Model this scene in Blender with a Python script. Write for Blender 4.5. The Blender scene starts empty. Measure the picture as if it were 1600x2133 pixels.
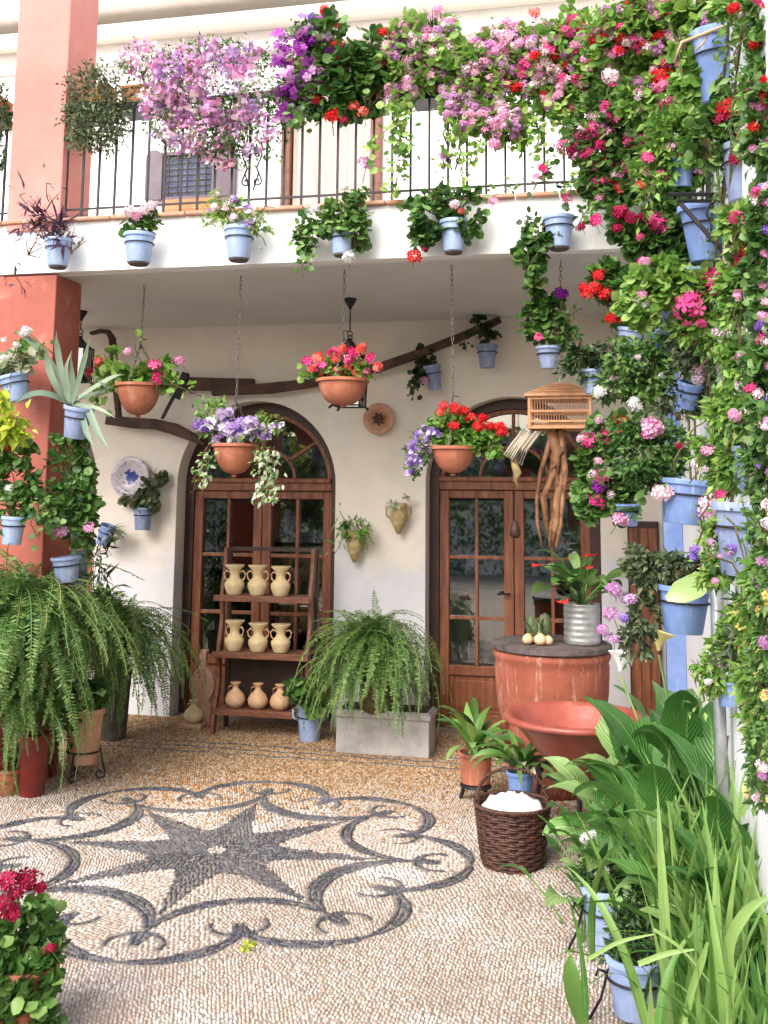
import bpy, bmesh, math, random
import numpy as np
from mathutils import Vector, Matrix
from mathutils.geometry import tessellate_polygon
rnd = random.Random(7); R = np.random.RandomState(7)
pi = math.pi
# ------------------------------------------------------------------ camera, sky, sun, exposure
YAW, PITCH, ROLL, F, CY, EYE = map(float, (12.6, 7.5, .54, 2150, 757, 1.7))
a_, p_, r_ = (math.radians(v) for v in (YAW, PITCH, ROLL))
FW = np.array([-math.sin(a_)*math.cos(p_), math.cos(a_)*math.cos(p_), math.sin(p_)])
R0 = np.array([math.cos(a_), math.sin(a_), 0.0]); U0 = np.cross(R0, FW)
RT = R0*math.cos(r_)+U0*math.sin(r_); UP = -R0*math.sin(r_)+U0*math.cos(r_)
CAM = np.array([0, 0, EYE])
scene = bpy.context.scene; col = scene.collection
cd = bpy.data.cameras.new('camera'); cam = bpy.data.objects.new('camera', cd); col.objects.link(cam)
cd.sensor_fit = 'HORIZONTAL'; cd.sensor_width = 36; cd.lens = F/1600*36
cd.shift_y = -(1066.5-CY)/1600; cd.clip_end = 400; cd.clip_start = .05
m4 = Matrix.Identity(4)
for i in range(3):
    m4[i][0] = RT[i]; m4[i][1] = UP[i]; m4[i][2] = -FW[i]; m4[i][3] = CAM[i]
cam.matrix_world = m4; scene.camera = cam
SUN_TO = Vector((-.32, -.80, .80)).normalized()
w = bpy.data.worlds.new('World'); scene.world = w; w.use_nodes = True
nt = w.node_tree; bg = nt.nodes['Background']
sky = nt.nodes.new('ShaderNodeTexSky'); sky.sky_type = 'NISHITA'; sky.sun_disc = False
sky.sun_elevation = math.asin(SUN_TO.z); sky.sun_rotation = math.atan2(SUN_TO.x, SUN_TO.y)
sky.air_density = 1.0; sky.dust_density = 3.0
nt.links.new(sky.outputs[0], bg.inputs[0]); bg.inputs[1].default_value = .15
sd = bpy.data.lights.new('sun', 'SUN'); sun = bpy.data.objects.new('sun', sd); col.objects.link(sun)
sd.energy = 1.45; sd.angle = math.radians(46); sd.color = (1, .965, .92)
sun.rotation_euler = SUN_TO.to_track_quat('Z', 'Y').to_euler()
vs = scene.view_settings; vs.view_transform = 'Standard'; vs.look = 'None'; vs.gamma = 1
vs.use_curve_mapping = False; vs.exposure = 1.32
scene.cycles.max_bounces = 8; scene.cycles.transparent_max_bounces = 12
# ------------------------------------------------------------------ from a point of the photograph to a point of the place
def ray(x, y): return FW+RT*(x-800)/F-UP*(y-CY)/F
def at(x, y, Y):
    d = ray(x, y); return CAM+d*Y/d[1]
def atz(x, y, z):
    d = ray(x, y); return CAM+d*(z-EYE)/d[2]
def mpp(P): return float((np.array(P)-CAM)@FW)/F      # metres per photo pixel at P
# ------------------------------------------------------------------ materials
MATS = {}
def newmat(name):
    m = bpy.data.materials.new(name); m.use_nodes = True
    return m, m.node_tree, m.node_tree.nodes['Principled BSDF']
def mat(name, c1, c2=None, sc=6, rough=.6, metal=0, bump=0, bsc=40, c3=None, spec=.5, detail=5, stretch=None, wear=None, dirt=None, streak=(26, 26, 2.5)):
    m, t, b = newmat(name); n = t.nodes; L = t.links
    b.inputs['Roughness'].default_value = rough; b.inputs['Metallic'].default_value = metal
    b.inputs['Specular IOR Level'].default_value = spec
    co = n.new('ShaderNodeTexCoord'); src = co.outputs['Object']
    if stretch:
        mp = n.new('ShaderNodeMapping'); mp.inputs['Scale'].default_value = stretch
        L.new(src, mp.inputs[0]); src = mp.outputs[0]
    if c2:
        no = n.new('ShaderNodeTexNoise'); no.inputs['Scale'].default_value = sc; no.inputs['Detail'].default_value = detail
        no.inputs['Roughness'].default_value = .65
        L.new(src, no.inputs[0]); cr = n.new('ShaderNodeValToRGB'); e = cr.color_ramp.elements
        e[0].position = .35; e[0].color = (*c1, 1); e[1].position = .66; e[1].color = (*c2, 1)
        if c3:
            q = e.new(.76); q.color = (*c3, 1)
        L.new(no.outputs[0], cr.inputs[0]); out_ = cr.outputs[0]
        for q_, (cc, sc3, lo, hi) in enumerate([x for x in ((wear, streak, .56, .74), (dirt, (7, 7, 5), .58, .80)) if x[0]]):
            mp3 = n.new('ShaderNodeMapping'); mp3.inputs['Scale'].default_value = sc3; oi = n.new('ShaderNodeObjectInfo'); L.new(oi.outputs['Random'], mp3.inputs['Location']); L.new(co.outputs['Object'], mp3.inputs[0])
            n3 = n.new('ShaderNodeTexNoise'); n3.inputs['Scale'].default_value = 1; n3.inputs['Detail'].default_value = 7; n3.inputs['Roughness'].default_value = .72; L.new(mp3.outputs[0], n3.inputs[0])
            mr3 = n.new('ShaderNodeMapRange'); mr3.inputs[1].default_value = lo; mr3.inputs[2].default_value = hi; mr3.inputs[4].default_value = .75; L.new(n3.outputs[0], mr3.inputs[0])
            mx3 = n.new('ShaderNodeMix'); mx3.data_type = 'RGBA'; mx3.inputs[7].default_value = (*cc, 1); L.new(mr3.outputs[0], mx3.inputs[0]); L.new(out_, mx3.inputs[6]); out_ = mx3.outputs[2]
        L.new(out_, b.inputs[0])
    else: b.inputs[0].default_value = (*c1, 1)
    if bump:
        n2 = n.new('ShaderNodeTexNoise'); n2.inputs['Scale'].default_value = bsc; n2.inputs['Detail'].default_value = 6
        L.new(src, n2.inputs[0]); bp = n.new('ShaderNodeBump'); bp.inputs['Strength'].default_value = bump
        bp.inputs['Distance'].default_value = .01; L.new(n2.outputs[0], bp.inputs['Height']); L.new(bp.outputs[0], b.inputs['Normal'])
    MATS[name] = m; return m
def vmat(name, cols, rough=.5, trans=0, spec=.4, veins=0, const=False, ribs=0, bloom=None):
    """colour comes from the per-leaf number 'v' stored on the mesh, plus the object's own random number"""
    m, t, b = newmat(name); n = t.nodes; L = t.links
    at_ = n.new('ShaderNodeAttribute'); at_.attribute_name = 'v'
    oi = n.new('ShaderNodeObjectInfo'); ad = n.new('ShaderNodeMath'); ad.operation = 'MULTIPLY_ADD'
    ad.inputs[1].default_value = .24; L.new(oi.outputs['Random'], ad.inputs[0])
    sb = n.new('ShaderNodeMath'); sb.operation = 'SUBTRACT'; sb.inputs[1].default_value = .12
    L.new(at_.outputs['Fac'], sb.inputs[0]); L.new(sb.outputs[0], ad.inputs[2])
    cr = n.new('ShaderNodeValToRGB'); e = cr.color_ramp.elements
    if const: cr.color_ramp.interpolation = 'CONSTANT'
    N = len(cols)
    e[0].color = (*cols[0], 1); e[0].position = 0; e[1].color = (*cols[-1], 1); e[1].position = 1 if not const else (N-1)/N
    for i in range(1, N-1):
        q = e.new(i/(N-1) if not const else i/N); q.color = (*cols[i], 1)
    L.new(ad.outputs[0], cr.inputs[0]); L.new(cr.outputs[0], b.inputs[0])
    if bloom:
        ge = n.new('ShaderNodeNewGeometry'); no = n.new('ShaderNodeTexNoise'); no.inputs['Scale'].default_value = 1.15; no.inputs['Detail'].default_value = 6; no.inputs['Roughness'].default_value = .62; L.new(ge.outputs['Position'], no.inputs[0])
        mr = n.new('ShaderNodeMapRange'); mr.inputs[1].default_value = .52; mr.inputs[2].default_value = .68; mr.inputs[4].default_value = bloom[1]; L.new(no.outputs[0], mr.inputs[0])
        mx = n.new('ShaderNodeMix'); mx.data_type = 'RGBA'; mx.inputs[7].default_value = (*bloom[0], 1); L.new(mr.outputs[0], mx.inputs[0]); L.new(cr.outputs[0], mx.inputs[6])
        n2 = n.new('ShaderNodeTexNoise'); n2.inputs['Scale'].default_value = 2.6; n2.inputs['Detail'].default_value = 6; L.new(ge.outputs['Position'], n2.inputs[0]); m2 = n.new('ShaderNodeMapRange'); m2.inputs[1].default_value = .50; m2.inputs[2].default_value = .70; m2.inputs[4].default_value = .45; L.new(n2.outputs[0], m2.inputs[0])
        m3 = n.new('ShaderNodeMix'); m3.data_type = 'RGBA'; m3.inputs[7].default_value = (*bloom[2], 1); L.new(m2.outputs[0], m3.inputs[0]); L.new(mx.outputs[2], m3.inputs[6]); L.new(m3.outputs[2], b.inputs[0])
    b.inputs['Roughness'].default_value = rough; b.inputs['Specular IOR Level'].default_value = spec
    if veins:
        wv = n.new('ShaderNodeTexNoise'); wv.inputs['Scale'].default_value = veins
        bp = n.new('ShaderNodeBump'); bp.inputs['Strength'].default_value = .35; bp.inputs['Distance'].default_value = .004
        co = n.new('ShaderNodeTexCoord'); L.new(co.outputs['Object'], wv.inputs[0])
        L.new(wv.outputs[0], bp.inputs['Height']); L.new(bp.outputs[0], b.inputs['Normal'])
    if ribs:
        aa = n.new('ShaderNodeAttribute'); aa.attribute_name = 'ac'; ab = n.new('ShaderNodeMath'); ab.operation = 'ABSOLUTE'; L.new(aa.outputs['Fac'], ab.inputs[0])
        al = n.new('ShaderNodeAttribute'); al.attribute_name = 'al'
        m1 = n.new('ShaderNodeMath'); m1.operation = 'MULTIPLY'; m1.inputs[1].default_value = -ribs*.45; L.new(ab.outputs[0], m1.inputs[0])
        m2 = n.new('ShaderNodeMath'); m2.operation = 'MULTIPLY_ADD'; m2.inputs[1].default_value = ribs; L.new(al.outputs['Fac'], m2.inputs[0]); L.new(m1.outputs[0], m2.inputs[2])
        sn = n.new('ShaderNodeMath'); sn.operation = 'SINE'; L.new(m2.outputs[0], sn.inputs[0])
        mr = n.new('ShaderNodeMapRange'); mr.inputs[1].default_value = .05; mr.inputs[2].default_value = .11; mr.inputs[3].default_value = 1; mr.inputs[4].default_value = 0; L.new(ab.outputs[0], mr.inputs[0])
        hs = n.new('ShaderNodeMath'); hs.operation = 'MULTIPLY_ADD'; hs.inputs[1].default_value = .35; L.new(sn.outputs[0], hs.inputs[0]); L.new(mr.outputs[0], hs.inputs[2])
        bp = n.new('ShaderNodeBump'); bp.inputs['Strength'].default_value = .5; bp.inputs['Distance'].default_value = .006; L.new(hs.outputs[0], bp.inputs['Height']); L.new(bp.outputs[0], b.inputs['Normal'])
        no = n.new('ShaderNodeTexNoise'); no.inputs['Scale'].default_value = 9; co = n.new('ShaderNodeTexCoord'); L.new(co.outputs['Object'], no.inputs[0])
        mp = n.new('ShaderNodeMath'); mp.operation = 'MULTIPLY_ADD'; mp.inputs[1].default_value = .10; L.new(sn.outputs[0], mp.inputs[0])
        m3 = n.new('ShaderNodeMath'); m3.operation = 'MULTIPLY_ADD'; m3.inputs[1].default_value = .40; L.new(mr.outputs[0], m3.inputs[0]); L.new(mp.outputs[0], m3.inputs[2])
        m4_ = n.new('ShaderNodeMath'); m4_.operation = 'MULTIPLY_ADD'; m4_.inputs[1].default_value = .55; L.new(no.outputs[0], m4_.inputs[0]); m4_.inputs[2].default_value = -.27; L.new(m4_.outputs[0], mp.inputs[2])
        a4 = n.new('ShaderNodeMath'); L.new(ad.outputs[0], a4.inputs[0]); L.new(m3.outputs[0], a4.inputs[1]); L.new(a4.outputs[0], cr.inputs[0])
    if trans:
        tr = n.new('ShaderNodeBsdfTranslucent'); mx = n.new('ShaderNodeMixShader'); mx.inputs[0].default_value = trans
        L.new(cr.outputs[0], tr.inputs[0]); L.new(b.outputs[0], mx.inputs[1]); L.new(tr.outputs[0], mx.inputs[2])
        L.new(mx.outputs[0], n['Material Output'].inputs[0])
    MATS[name] = m; return m
M = MATS
mat('plaster', (.76, .71, .62), (.84, .81, .75), 1.1, .85, bump=.25, bsc=14)
mat('plaster_low', (.74, .71, .66), (.86, .85, .84), 1.3, .85, bump=.3, bsc=12)
mat('white', (.86, .855, .84), (.90, .895, .885), 2, .8, bump=.2, bsc=20, wear=(.70, .68, .64), dirt=(.78, .75, .70), streak=(9, 9, .8))
mat('cream', (.85, .80, .71), (.89, .85, .78), 3, .8)
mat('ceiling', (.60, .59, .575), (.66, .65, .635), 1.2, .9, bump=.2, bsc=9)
mat('red_plaster_pale', (.56, .20, .165), (.64, .28, .24), 1.6, .85, c3=(.70, .37, .34), bump=.3, bsc=18)  # paler red mix for the upper pillar
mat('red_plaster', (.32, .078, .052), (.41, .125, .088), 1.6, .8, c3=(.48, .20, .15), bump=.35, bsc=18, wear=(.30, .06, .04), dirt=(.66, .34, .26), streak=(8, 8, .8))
mat('wood', (.15, .046, .020), (.34, .125, .055), 5, .5, bump=.4, bsc=30, stretch=(6, 6, .6))
mat('wood_dark', (.030, .014, .010), (.075, .032, .018), 4, .5, bump=.4, bsc=30)
mat('wood_warm', (.13, .045, .022), (.26, .10, .05), 5, .55, bump=.5, bsc=25, stretch=(1, 6, 6))
mat('wood_old', (.035, .017, .012), (.105, .048, .028), 7, .7, bump=.7, bsc=20)
mat('wood_bleached', (.50, .42, .32), (.68, .62, .52), 9, .7, bump=.5, bsc=40)
mat('root', (.15, .065, .028), (.42, .22, .11), 12, .6, bump=.8, bsc=30)
mat('cane', (.50, .24, .11), (.66, .36, .19), 20, .55, bump=.3)
mat('iron', (.012, .011, .014), (.035, .030, .032), 12, .5, metal=.4)
mat('chain', (.10, .09, .085), (.22, .20, .19), 30, .5, metal=.6)
mat('blue_pot', (.15, .235, .50), (.22, .33, .61), 7, .5, c3=(.30, .39, .62), bump=.3, bsc=25, wear=(.62, .66, .72), dirt=(.13, .13, .15))
mat('blue_pale', (.27, .38, .64), (.38, .48, .70), 8, .5, bump=.3, bsc=25, wear=(.62, .66, .72), dirt=(.13, .13, .15))
mat('blue_grey', (.20, .26, .43), (.30, .36, .53), 9, .55, bump=.3, bsc=25, wear=(.62, .66, .72), dirt=(.13, .13, .15))
mat('blue_paint', (.15, .25, .54), (.24, .35, .64), 5, .6, bump=.3, wear=(.62, .66, .72), dirt=(.13, .13, .15))
mat('terracotta', (.33, .098, .050), (.46, .165, .092), 8, .8, bump=.35, bsc=30, wear=(.56, .36, .27), dirt=(.14, .07, .05))
mat('basin_clay', (.26, .055, .035), (.36, .095, .065), 5, .35, c3=(.46, .20, .17), bump=.3, bsc=20)
mat('terracotta_pale', (.50, .24, .14), (.62, .36, .24), 6, .75, bump=.35, bsc=30, c3=(.50, .50, .40), wear=(.66, .50, .42), dirt=(.12, .07, .05))
mat('terracotta_worn', (.25, .062, .032), (.35, .105, .060), 5, .85, c3=(.72, .55, .48), bump=.5, bsc=22, wear=(.66, .50, .42), dirt=(.12, .07, .05))
mat('red_glaze', (.12, .012, .010), (.20, .024, .016), 6, .35)
mat('yellow_clay', (.66, .50, .25), (.78, .64, .38), 10, .4, c3=(.84, .74, .52), bump=.3, bsc=60)
mat('peach_clay', (.66, .38, .20), (.76, .52, .32), 9, .5, bump=.3)
mat('board_clay', (.44, .23, .15), (.58, .36, .25), 8, .75, bump=.4)
mat('straw', (.40, .28, .11), (.60, .47, .24), 25, .8, bump=.8, bsc=60)
mat('galvanised', (.30, .31, .31), (.50, .50, .49), 14, .42, metal=.6, bump=.2)
mat('wicker', (.030, .013, .010), (.12, .048, .030), 40, .55, bump=.4)
mat('cloth', (.82, .82, .80), (.88, .88, .87), 20, .9, bump=.6, bsc=50)
mat('soil', (.035, .022, .014), (.07, .045, .03), 30, .95, bump=.8)
mat('stone_slab', (.05, .04, .04), (.13, .10, .09), 14, .7, bump=.5)
mat('black', (.010, .010, .012), (.02, .02, .022), 6, .6)
mat('shutter', (.10, .075, .095), (.15, .12, .14), 6, .5)
mat('curtain', (.48, .42, .36), (.62, .56, .50), 3, .9, stretch=(14, 1, .3))
mat('lace', (.62, .60, .52), (.78, .77, .70), 9, .9)
mat('room', (.26, .21, .17), (.34, .28, .22), 2, .9)
mat('mortar', (.22, .175, .13), (.33, .27, .215), 12, .95, bump=.5)
mat('coping', (.42, .20, .12), (.58, .33, .22), 9, .7, bump=.3)
mat('planter_box', (.46, .17, .06), (.58, .25, .10), 8, .6)
mat('white_box', (.32, .30, .28), (.48, .46, .43), 8, .75, bump=.3)
mat('stem', (.07, .045, .02), (.16, .13, .05), 20, .7)
mat('stem_green', (.10, .19, .04), (.19, .30, .08), 12, .5)
mat('vine', (.34, .24, .13), (.50, .40, .24), 12, .7)
vmat('leaf', [(.022, .065, .016), (.055, .14, .028), (.12, .25, .05), (.27, .40, .13)], .42, .28, veins=60)
vmat('leaf_dark', [(.010, .028, .010), (.022, .06, .016), (.05, .10, .025), (.09, .16, .05)], .38, .2, veins=60)
vmat('leaf_bright', [(.07, .18, .03), (.14, .30, .05), (.25, .42, .08), (.40, .52, .16)], .42, .32, veins=60)
vmat('leaf_olive', [(.035, .06, .03), (.08, .12, .055), (.15, .19, .09), (.24, .27, .13)], .5, .2, veins=60)
vmat('leaf_lime', [(.28, .42, .03), (.46, .56, .05), (.62, .66, .10)], .45, .3, veins=60)
vmat('leaf_varieg', [(.10, .19, .07), (.30, .38, .20), (.62, .64, .46), (.70, .70, .56)], .5, .25)
vmat('leaf_purple', [(.035, .014, .035), (.085, .035, .075), (.15, .08, .12)], .45, .15)
vmat('leaf_calla', [(.045, .15, .03), (.09, .24, .05), (.18, .37, .09), (.38, .52, .20)], .30, .22, spec=.5, ribs=60)
vmat('leaf_agave', [(.10, .16, .11), (.17, .24, .16), (.32, .38, .27)], .45, .1, veins=30)
vmat('frond', [(.028, .075, .020), (.06, .15, .032), (.11, .23, .05), (.22, .35, .10), (.30, .25, .09)], .5, .3)
vmat('blade', [(.03, .10, .018), (.06, .18, .03), (.12, .28, .05), (.27, .42, .12)], .42, .3, ribs=3)
PET = {'red': [(.50, .006, .012), (.72, .02, .03), (.80, .06, .05)], 'crimson': [(.22, .006, .03), (.40, .012, .07), (.50, .03, .10)],
 'hot': [(.70, .03, .20), (.82, .08, .30), (.88, .20, .42)], 'pink': [(.74, .25, .46), (.84, .42, .62), (.90, .62, .76)],
 'lilac': [(.48, .19, .44), (.64, .34, .60), (.80, .58, .78)], 'purple': [(.26, .015, .34), (.42, .05, .48), (.56, .14, .60)],
 'mauve': [(.44, .24, .62), (.60, .42, .76), (.78, .68, .86)], 'white': [(.78, .76, .72), (.86, .85, .83), (.90, .90, .89)],
 'coral': [(.78, .09, .07), (.86, .15, .11), (.88, .26, .22)], 'yellow': [(.76, .58, .14), (.84, .72, .28), (.88, .82, .50)],
 'violet': [(.20, .10, .50), (.32, .18, .64), (.46, .30, .74)], 'palepink': [(.82, .52, .60), (.88, .68, .74), (.90, .80, .84)]}
for k, c in PET.items(): vmat('petal_'+k, c, .6, .3, .2)
vmat('pebble', [(.42, .345, .285), (.46, .39, .335), (.36, .29, .24), (.50, .44, .39), (.44, .345, .28), (.55, .50, .46), (.40, .35, .315), (.48, .395, .345), (.46, .40, .33)], .6, 0, const=True, bloom=((.72, .71, .72), .7, (.26, .20, .145)))
vmat('pebble_ochre_shade', [(.30, .17, .07), (.38, .24, .11), (.19, .10, .04), (.44, .31, .18), (.36, .18, .07), (.48, .36, .25)], .6, 0, const=True)  # arcade floor: warm bounce and shade put into the pebble colours
vmat('pebble_dark', [(.04, .04, .048), (.06, .06, .07), (.09, .09, .10), (.05, .048, .05), (.12, .118, .125), (.07, .066, .085)], .55, 0, const=True, bloom=((.30, .30, .32), .45, (.08, .07, .06)))
# glass: clear with the mirror image a real pane gives
gm, t, b = newmat('glass'); n = t.nodes
tp = n.new('ShaderNodeBsdfTransparent'); gl = n.new('ShaderNodeBsdfGlossy'); gl.inputs['Roughness'].default_value = .02
fr = n.new('ShaderNodeFresnel'); fr.inputs[0].default_value = 3.2; mx = n.new('ShaderNodeMixShader')
tp.inputs[0].default_value = (.80, .84, .82, 1)
t.links.new(fr.outputs[0], mx.inputs[0]); t.links.new(tp.outputs[0], mx.inputs[1]); t.links.new(gl.outputs[0], mx.inputs[2])
t.links.new(mx.outputs[0], n['Material Output'].inputs[0]); M['glass'] = gm
# painted plate: white glaze with blue blotches towards the middle
pm, t, b = newmat('painted_plate'); n = t.nodes; L = t.links
co = n.new('ShaderNodeTexCoord'); vl = n.new('ShaderNodeVectorMath'); vl.operation = 'LENGTH'
L.new(co.outputs['Object'], vl.inputs[0]); no = n.new('ShaderNodeTexNoise'); no.inputs['Scale'].default_value = 30
L.new(co.outputs['Object'], no.inputs[0]); mr = n.new('ShaderNodeMapRange'); mr.inputs[1].default_value = .02; mr.inputs[2].default_value = .085
mr.inputs[3].default_value = .30; mr.inputs[4].default_value = -.12; L.new(vl.outputs['Value'], mr.inputs[0])
ad = n.new('ShaderNodeMath'); L.new(mr.outputs[0], ad.inputs[0]); L.new(no.outputs[0], ad.inputs[1])
cr = n.new('ShaderNodeValToRGB'); e = cr.color_ramp.elements; e[0].position = .54; e[0].color = (.62, .58, .60, 1); e[1].position = .60; e[1].color = (.03, .05, .30, 1)
L.new(ad.outputs[0], cr.inputs[0])
v2 = n.new('ShaderNodeTexVoronoi'); v2.inputs['Scale'].default_value = 90; L.new(co.outputs['Object'], v2.inputs[0])
c2 = n.new('ShaderNodeValToRGB'); e = c2.color_ramp.elements; e[0].position = .25; e[0].color = (.30, .27, .36, 1); e[1].position = .5; e[1].color = (.95, .92, .92, 1)
L.new(v2.outputs[0], c2.inputs[0]); mm = n.new('ShaderNodeMix'); mm.data_type = 'RGBA'; mm.blend_type = 'MULTIPLY'; mm.inputs[0].default_value = .8
L.new(cr.outputs[0], mm.inputs[6]); L.new(c2.outputs[0], mm.inputs[7]); L.new(mm.outputs[2], b.inputs[0]); b.inputs['Roughness'].default_value = .25
M['painted_plate'] = pm
# ------------------------------------------------------------------ mesh helpers
class G:
    def __init__(s): s.v = []; s.f = []; s.a = []
    def add(s, vs_, fs, a=.5):
        o = len(s.v); s.v += [tuple(map(float, q)) for q in vs_]; s.f += [tuple(i+o for i in f) for f in fs]
        s.a += [a]*len(vs_); return s
    def box(s, c, d, rot=None, a=.5):
        hx, hy, hz = d[0]/2, d[1]/2, d[2]/2
        vs_ = [Vector((x, y, z)) for x in (-hx, hx) for y in (-hy, hy) for z in (-hz, hz)]
        if rot is not None: vs_ = [rot@q for q in vs_]
        vs_ = [(q[0]+c[0], q[1]+c[1], q[2]+c[2]) for q in vs_]
        return s.add(vs_, [(0, 1, 3, 2), (4, 6, 7, 5), (0, 4, 5, 1), (2, 3, 7, 6), (0, 2, 6, 4), (1, 5, 7, 3)], a)
    def bar(s, p, q, wd, th, up=(0, 0, 1)):
        p = Vector(p); q = Vector(q); d = (q-p); l = d.length; z = d.normalized(); u = Vector(up)
        x = z.cross(u); x = x.normalized() if x.length > 1e-4 else Vector((1, 0, 0)); y = z.cross(x)
        m = Matrix((x, y, z)).transposed(); return s.box((p+q)/2, (th, wd, l), m)
    def tube(s, pts, r, k=6, cap=True, a=.5):
        pts = [Vector(p) for p in pts]; n = len(pts); rr = r if hasattr(r, '__len__') else [r]*n
        vs_ = []; ref = Vector((.3, .2, .93)).normalized()
        for i, p in enumerate(pts):
            t_ = (pts[min(i+1, n-1)]-pts[max(i-1, 0)])
            t_ = t_.normalized() if t_.length > 1e-9 else Vector((0, 0, 1))
            x = t_.cross(ref)
            if x.length < .15: x = t_.cross(Vector((1, .1, 0)))
            x.normalize(); y = t_.cross(x)
            for j in range(k):
                g = 2*pi*j/k; vs_.append(p+(x*math.cos(g)+y*math.sin(g))*rr[i])
        fs = [(i*k+j, i*k+(j+1) % k, (i+1)*k+(j+1) % k, (i+1)*k+j) for i in range(n-1) for j in range(k)]
        if cap: fs += [tuple(range(k))[::-1], tuple((n-1)*k+j for j in range(k))]
        return s.add(vs_, fs, a)
    def lathe(s, prof, c=(0, 0, 0), k=28, rot=None, a=.5, wob=0):
        vs_ = []; ph = rnd.random()*6
        for r, z in prof:
            for j in range(k):
                g = 2*pi*j/k; q = r*(1+wob*math.sin(3*g+ph)); p = Vector((q*math.cos(g), q*math.sin(g), z))
                if rot is not None: p = rot@p
                vs_.append((p[0]+c[0], p[1]+c[1], p[2]+c[2]))
        n = len(prof)
        fs = [(i*k+j, i*k+(j+1) % k, (i+1)*k+(j+1) % k, (i+1)*k+j) for i in range(n-1) for j in range(k)]
        return s.add(vs_, fs, a)
    def disc(s, r, c, k=24, rot=None):
        vs_ = []
        for j in range(k):
            p = Vector((r*math.cos(2*pi*j/k), r*math.sin(2*pi*j/k), 0))
            if rot is not None: p = rot@p
            vs_.append((p[0]+c[0], p[1]+c[1], p[2]+c[2]))
        return s.add(vs_, [tuple(range(k))])
    def mesh(s, name, m, off=(0, 0, 0), smooth=False):
        me = bpy.data.meshes.new(name)
        me.from_pydata([(q[0]-off[0], q[1]-off[1], q[2]-off[2]) for q in s.v], [], s.f)
        me.materials.append(M[m] if isinstance(m, str) else m)
        at_ = me.attributes.new('v', 'FLOAT', 'POINT'); at_.data.foreach_set('value', s.a)
        if smooth: me.shade_smooth()
        return me
def fast_mesh(name, V, T, A, m, smooth=False):
    me = bpy.data.meshes.new(name); nv = len(V); nf = len(T)
    me.vertices.add(nv); me.vertices.foreach_set('co', np.ascontiguousarray(V, np.float32).ravel())
    me.loops.add(nf*3); me.loops.foreach_set('vertex_index', np.ascontiguousarray(T, np.int32).ravel())
    me.polygons.add(nf); me.polygons.foreach_set('loop_start', np.arange(nf, dtype=np.int32)*3)
    if smooth: me.polygons.foreach_set('use_smooth', np.ones(nf, bool))
    me.update(calc_edges=True)
    q = me.attributes.new('v', 'FLOAT', 'POINT'); q.data.foreach_set('value', np.ascontiguousarray(A, np.float32))
    me.materials.append(M[m]); return me
def unit(a): return a/np.maximum(np.linalg.norm(a, axis=-1, keepdims=True), 1e-9)
def scatter(tpl, P, T, N, S, A=None):
    tv, tf = tpl; T = unit(T); X = unit(np.cross(T, N)); Z = np.cross(X, T)
    B = np.stack([X, T, Z], 2)                      # columns
    V = np.einsum('mij,nj->mni', B, tv)*S[:, None, None]+P[:, None, :]
    Fc = tf[None]+(np.arange(len(P))*len(tv))[:, None, None]
    if A is None: A = R.rand(len(P))
    return V.reshape(-1, 3), Fc.reshape(-1, 3), np.repeat(A, len(tv))
def link(name, me, root=None, loc=(0, 0, 0), rot=None, sc=None):
    o = bpy.data.objects.new(name, me); col.objects.link(o); o.location = loc
    if rot is not None: o.rotation_euler = rot
    if sc is not None: o.scale = sc if hasattr(sc, '__len__') else (sc, sc, sc)
    if root is not None: o.parent = root
    return o
def tag(o, label, cat, group=None, kind=None):
    if label: o['label'] = label
    if cat: o['category'] = cat
    if group: o['group'] = group
    if kind: o['kind'] = kind
    return o
def thing(name, label, cat, loc, group=None):
    o = bpy.data.objects.new(name, None); col.objects.link(o); o.location = [float(q) for q in loc]
    o.empty_display_size = .05; return tag(o, label, cat, group)
def part(name, g, m, root, smooth=False, off=None, bevel=0, org=None):
    """mesh built in world coordinates, hung under root (root is unrotated)"""
    L0 = tuple(root['_w']) if '_w' in root else tuple(root.location)
    oo = org if org is not None else L0
    o = link(name, g.mesh(name, m, oo, smooth), root, [oo[i]-L0[i] for i in range(3)])
    o['_w'] = tuple(float(q) for q in oo)
    if bevel:
        bm = o.modifiers.new('bevel', 'BEVEL'); bm.width = bevel; bm.segments = 2; bm.limit_method = 'ANGLE'
    return o
def single(name, label, cat, g, m, loc, group=None, smooth=False, bevel=0, kind=None):
    o = link(name, g.mesh(name, m, loc, smooth), None, [float(q) for q in loc]); tag(o, label, cat, group, kind)
    o['_w'] = tuple(float(q) for q in loc)
    if bevel:
        bm = o.modifiers.new('bevel', 'BEVEL'); bm.width = bevel; bm.segments = 2; bm.limit_method = 'ANGLE'
    return o
# ------------------------------------------------------------------ leaf, flower and frond shapes
def tpl_round(k=7, cup=.18):
    v = [(0, .5, 0)]; f = []
    for j in range(k):
        g = 2*pi*(j+.5)/k-pi/2; rr = .5*(1+.10*(j % 2)); v.append((rr*math.cos(g), .5+rr*math.sin(g), cup*(1 if j % 2 else .55)))
        f.append((0, 1+j, 1+(j+1) % k))
    return np.array(v, float), np.array(f)
def tpl_oval(wd=.5, fold=.12, tip=-.06):
    v = [(0, 0, 0), (wd*.5, .38, fold), (0, .45, 0), (-wd*.5, .38, fold), (0, 1, tip)]
    return np.array(v, float), np.array([(0, 1, 2), (0, 2, 3), (1, 4, 2), (2, 4, 3)])
def tpl_star(k=5, wd=.30):
    v = []; f = []
    for j in range(k):
        g = 2*pi*j/k; c, s_ = math.cos(g), math.sin(g); b_ = len(v)
        v += [(0, 0, 0), (.34*c-wd*.5*s_, .34*s_+wd*.5*c, .06), (.5*c, .5*s_, 0), (.34*c+wd*.5*s_, .34*s_-wd*.5*c, .06)]
        f += [(b_, b_+1, b_+2), (b_, b_+2, b_+3)]
    return np.array(v, float), np.array(f)
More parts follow.
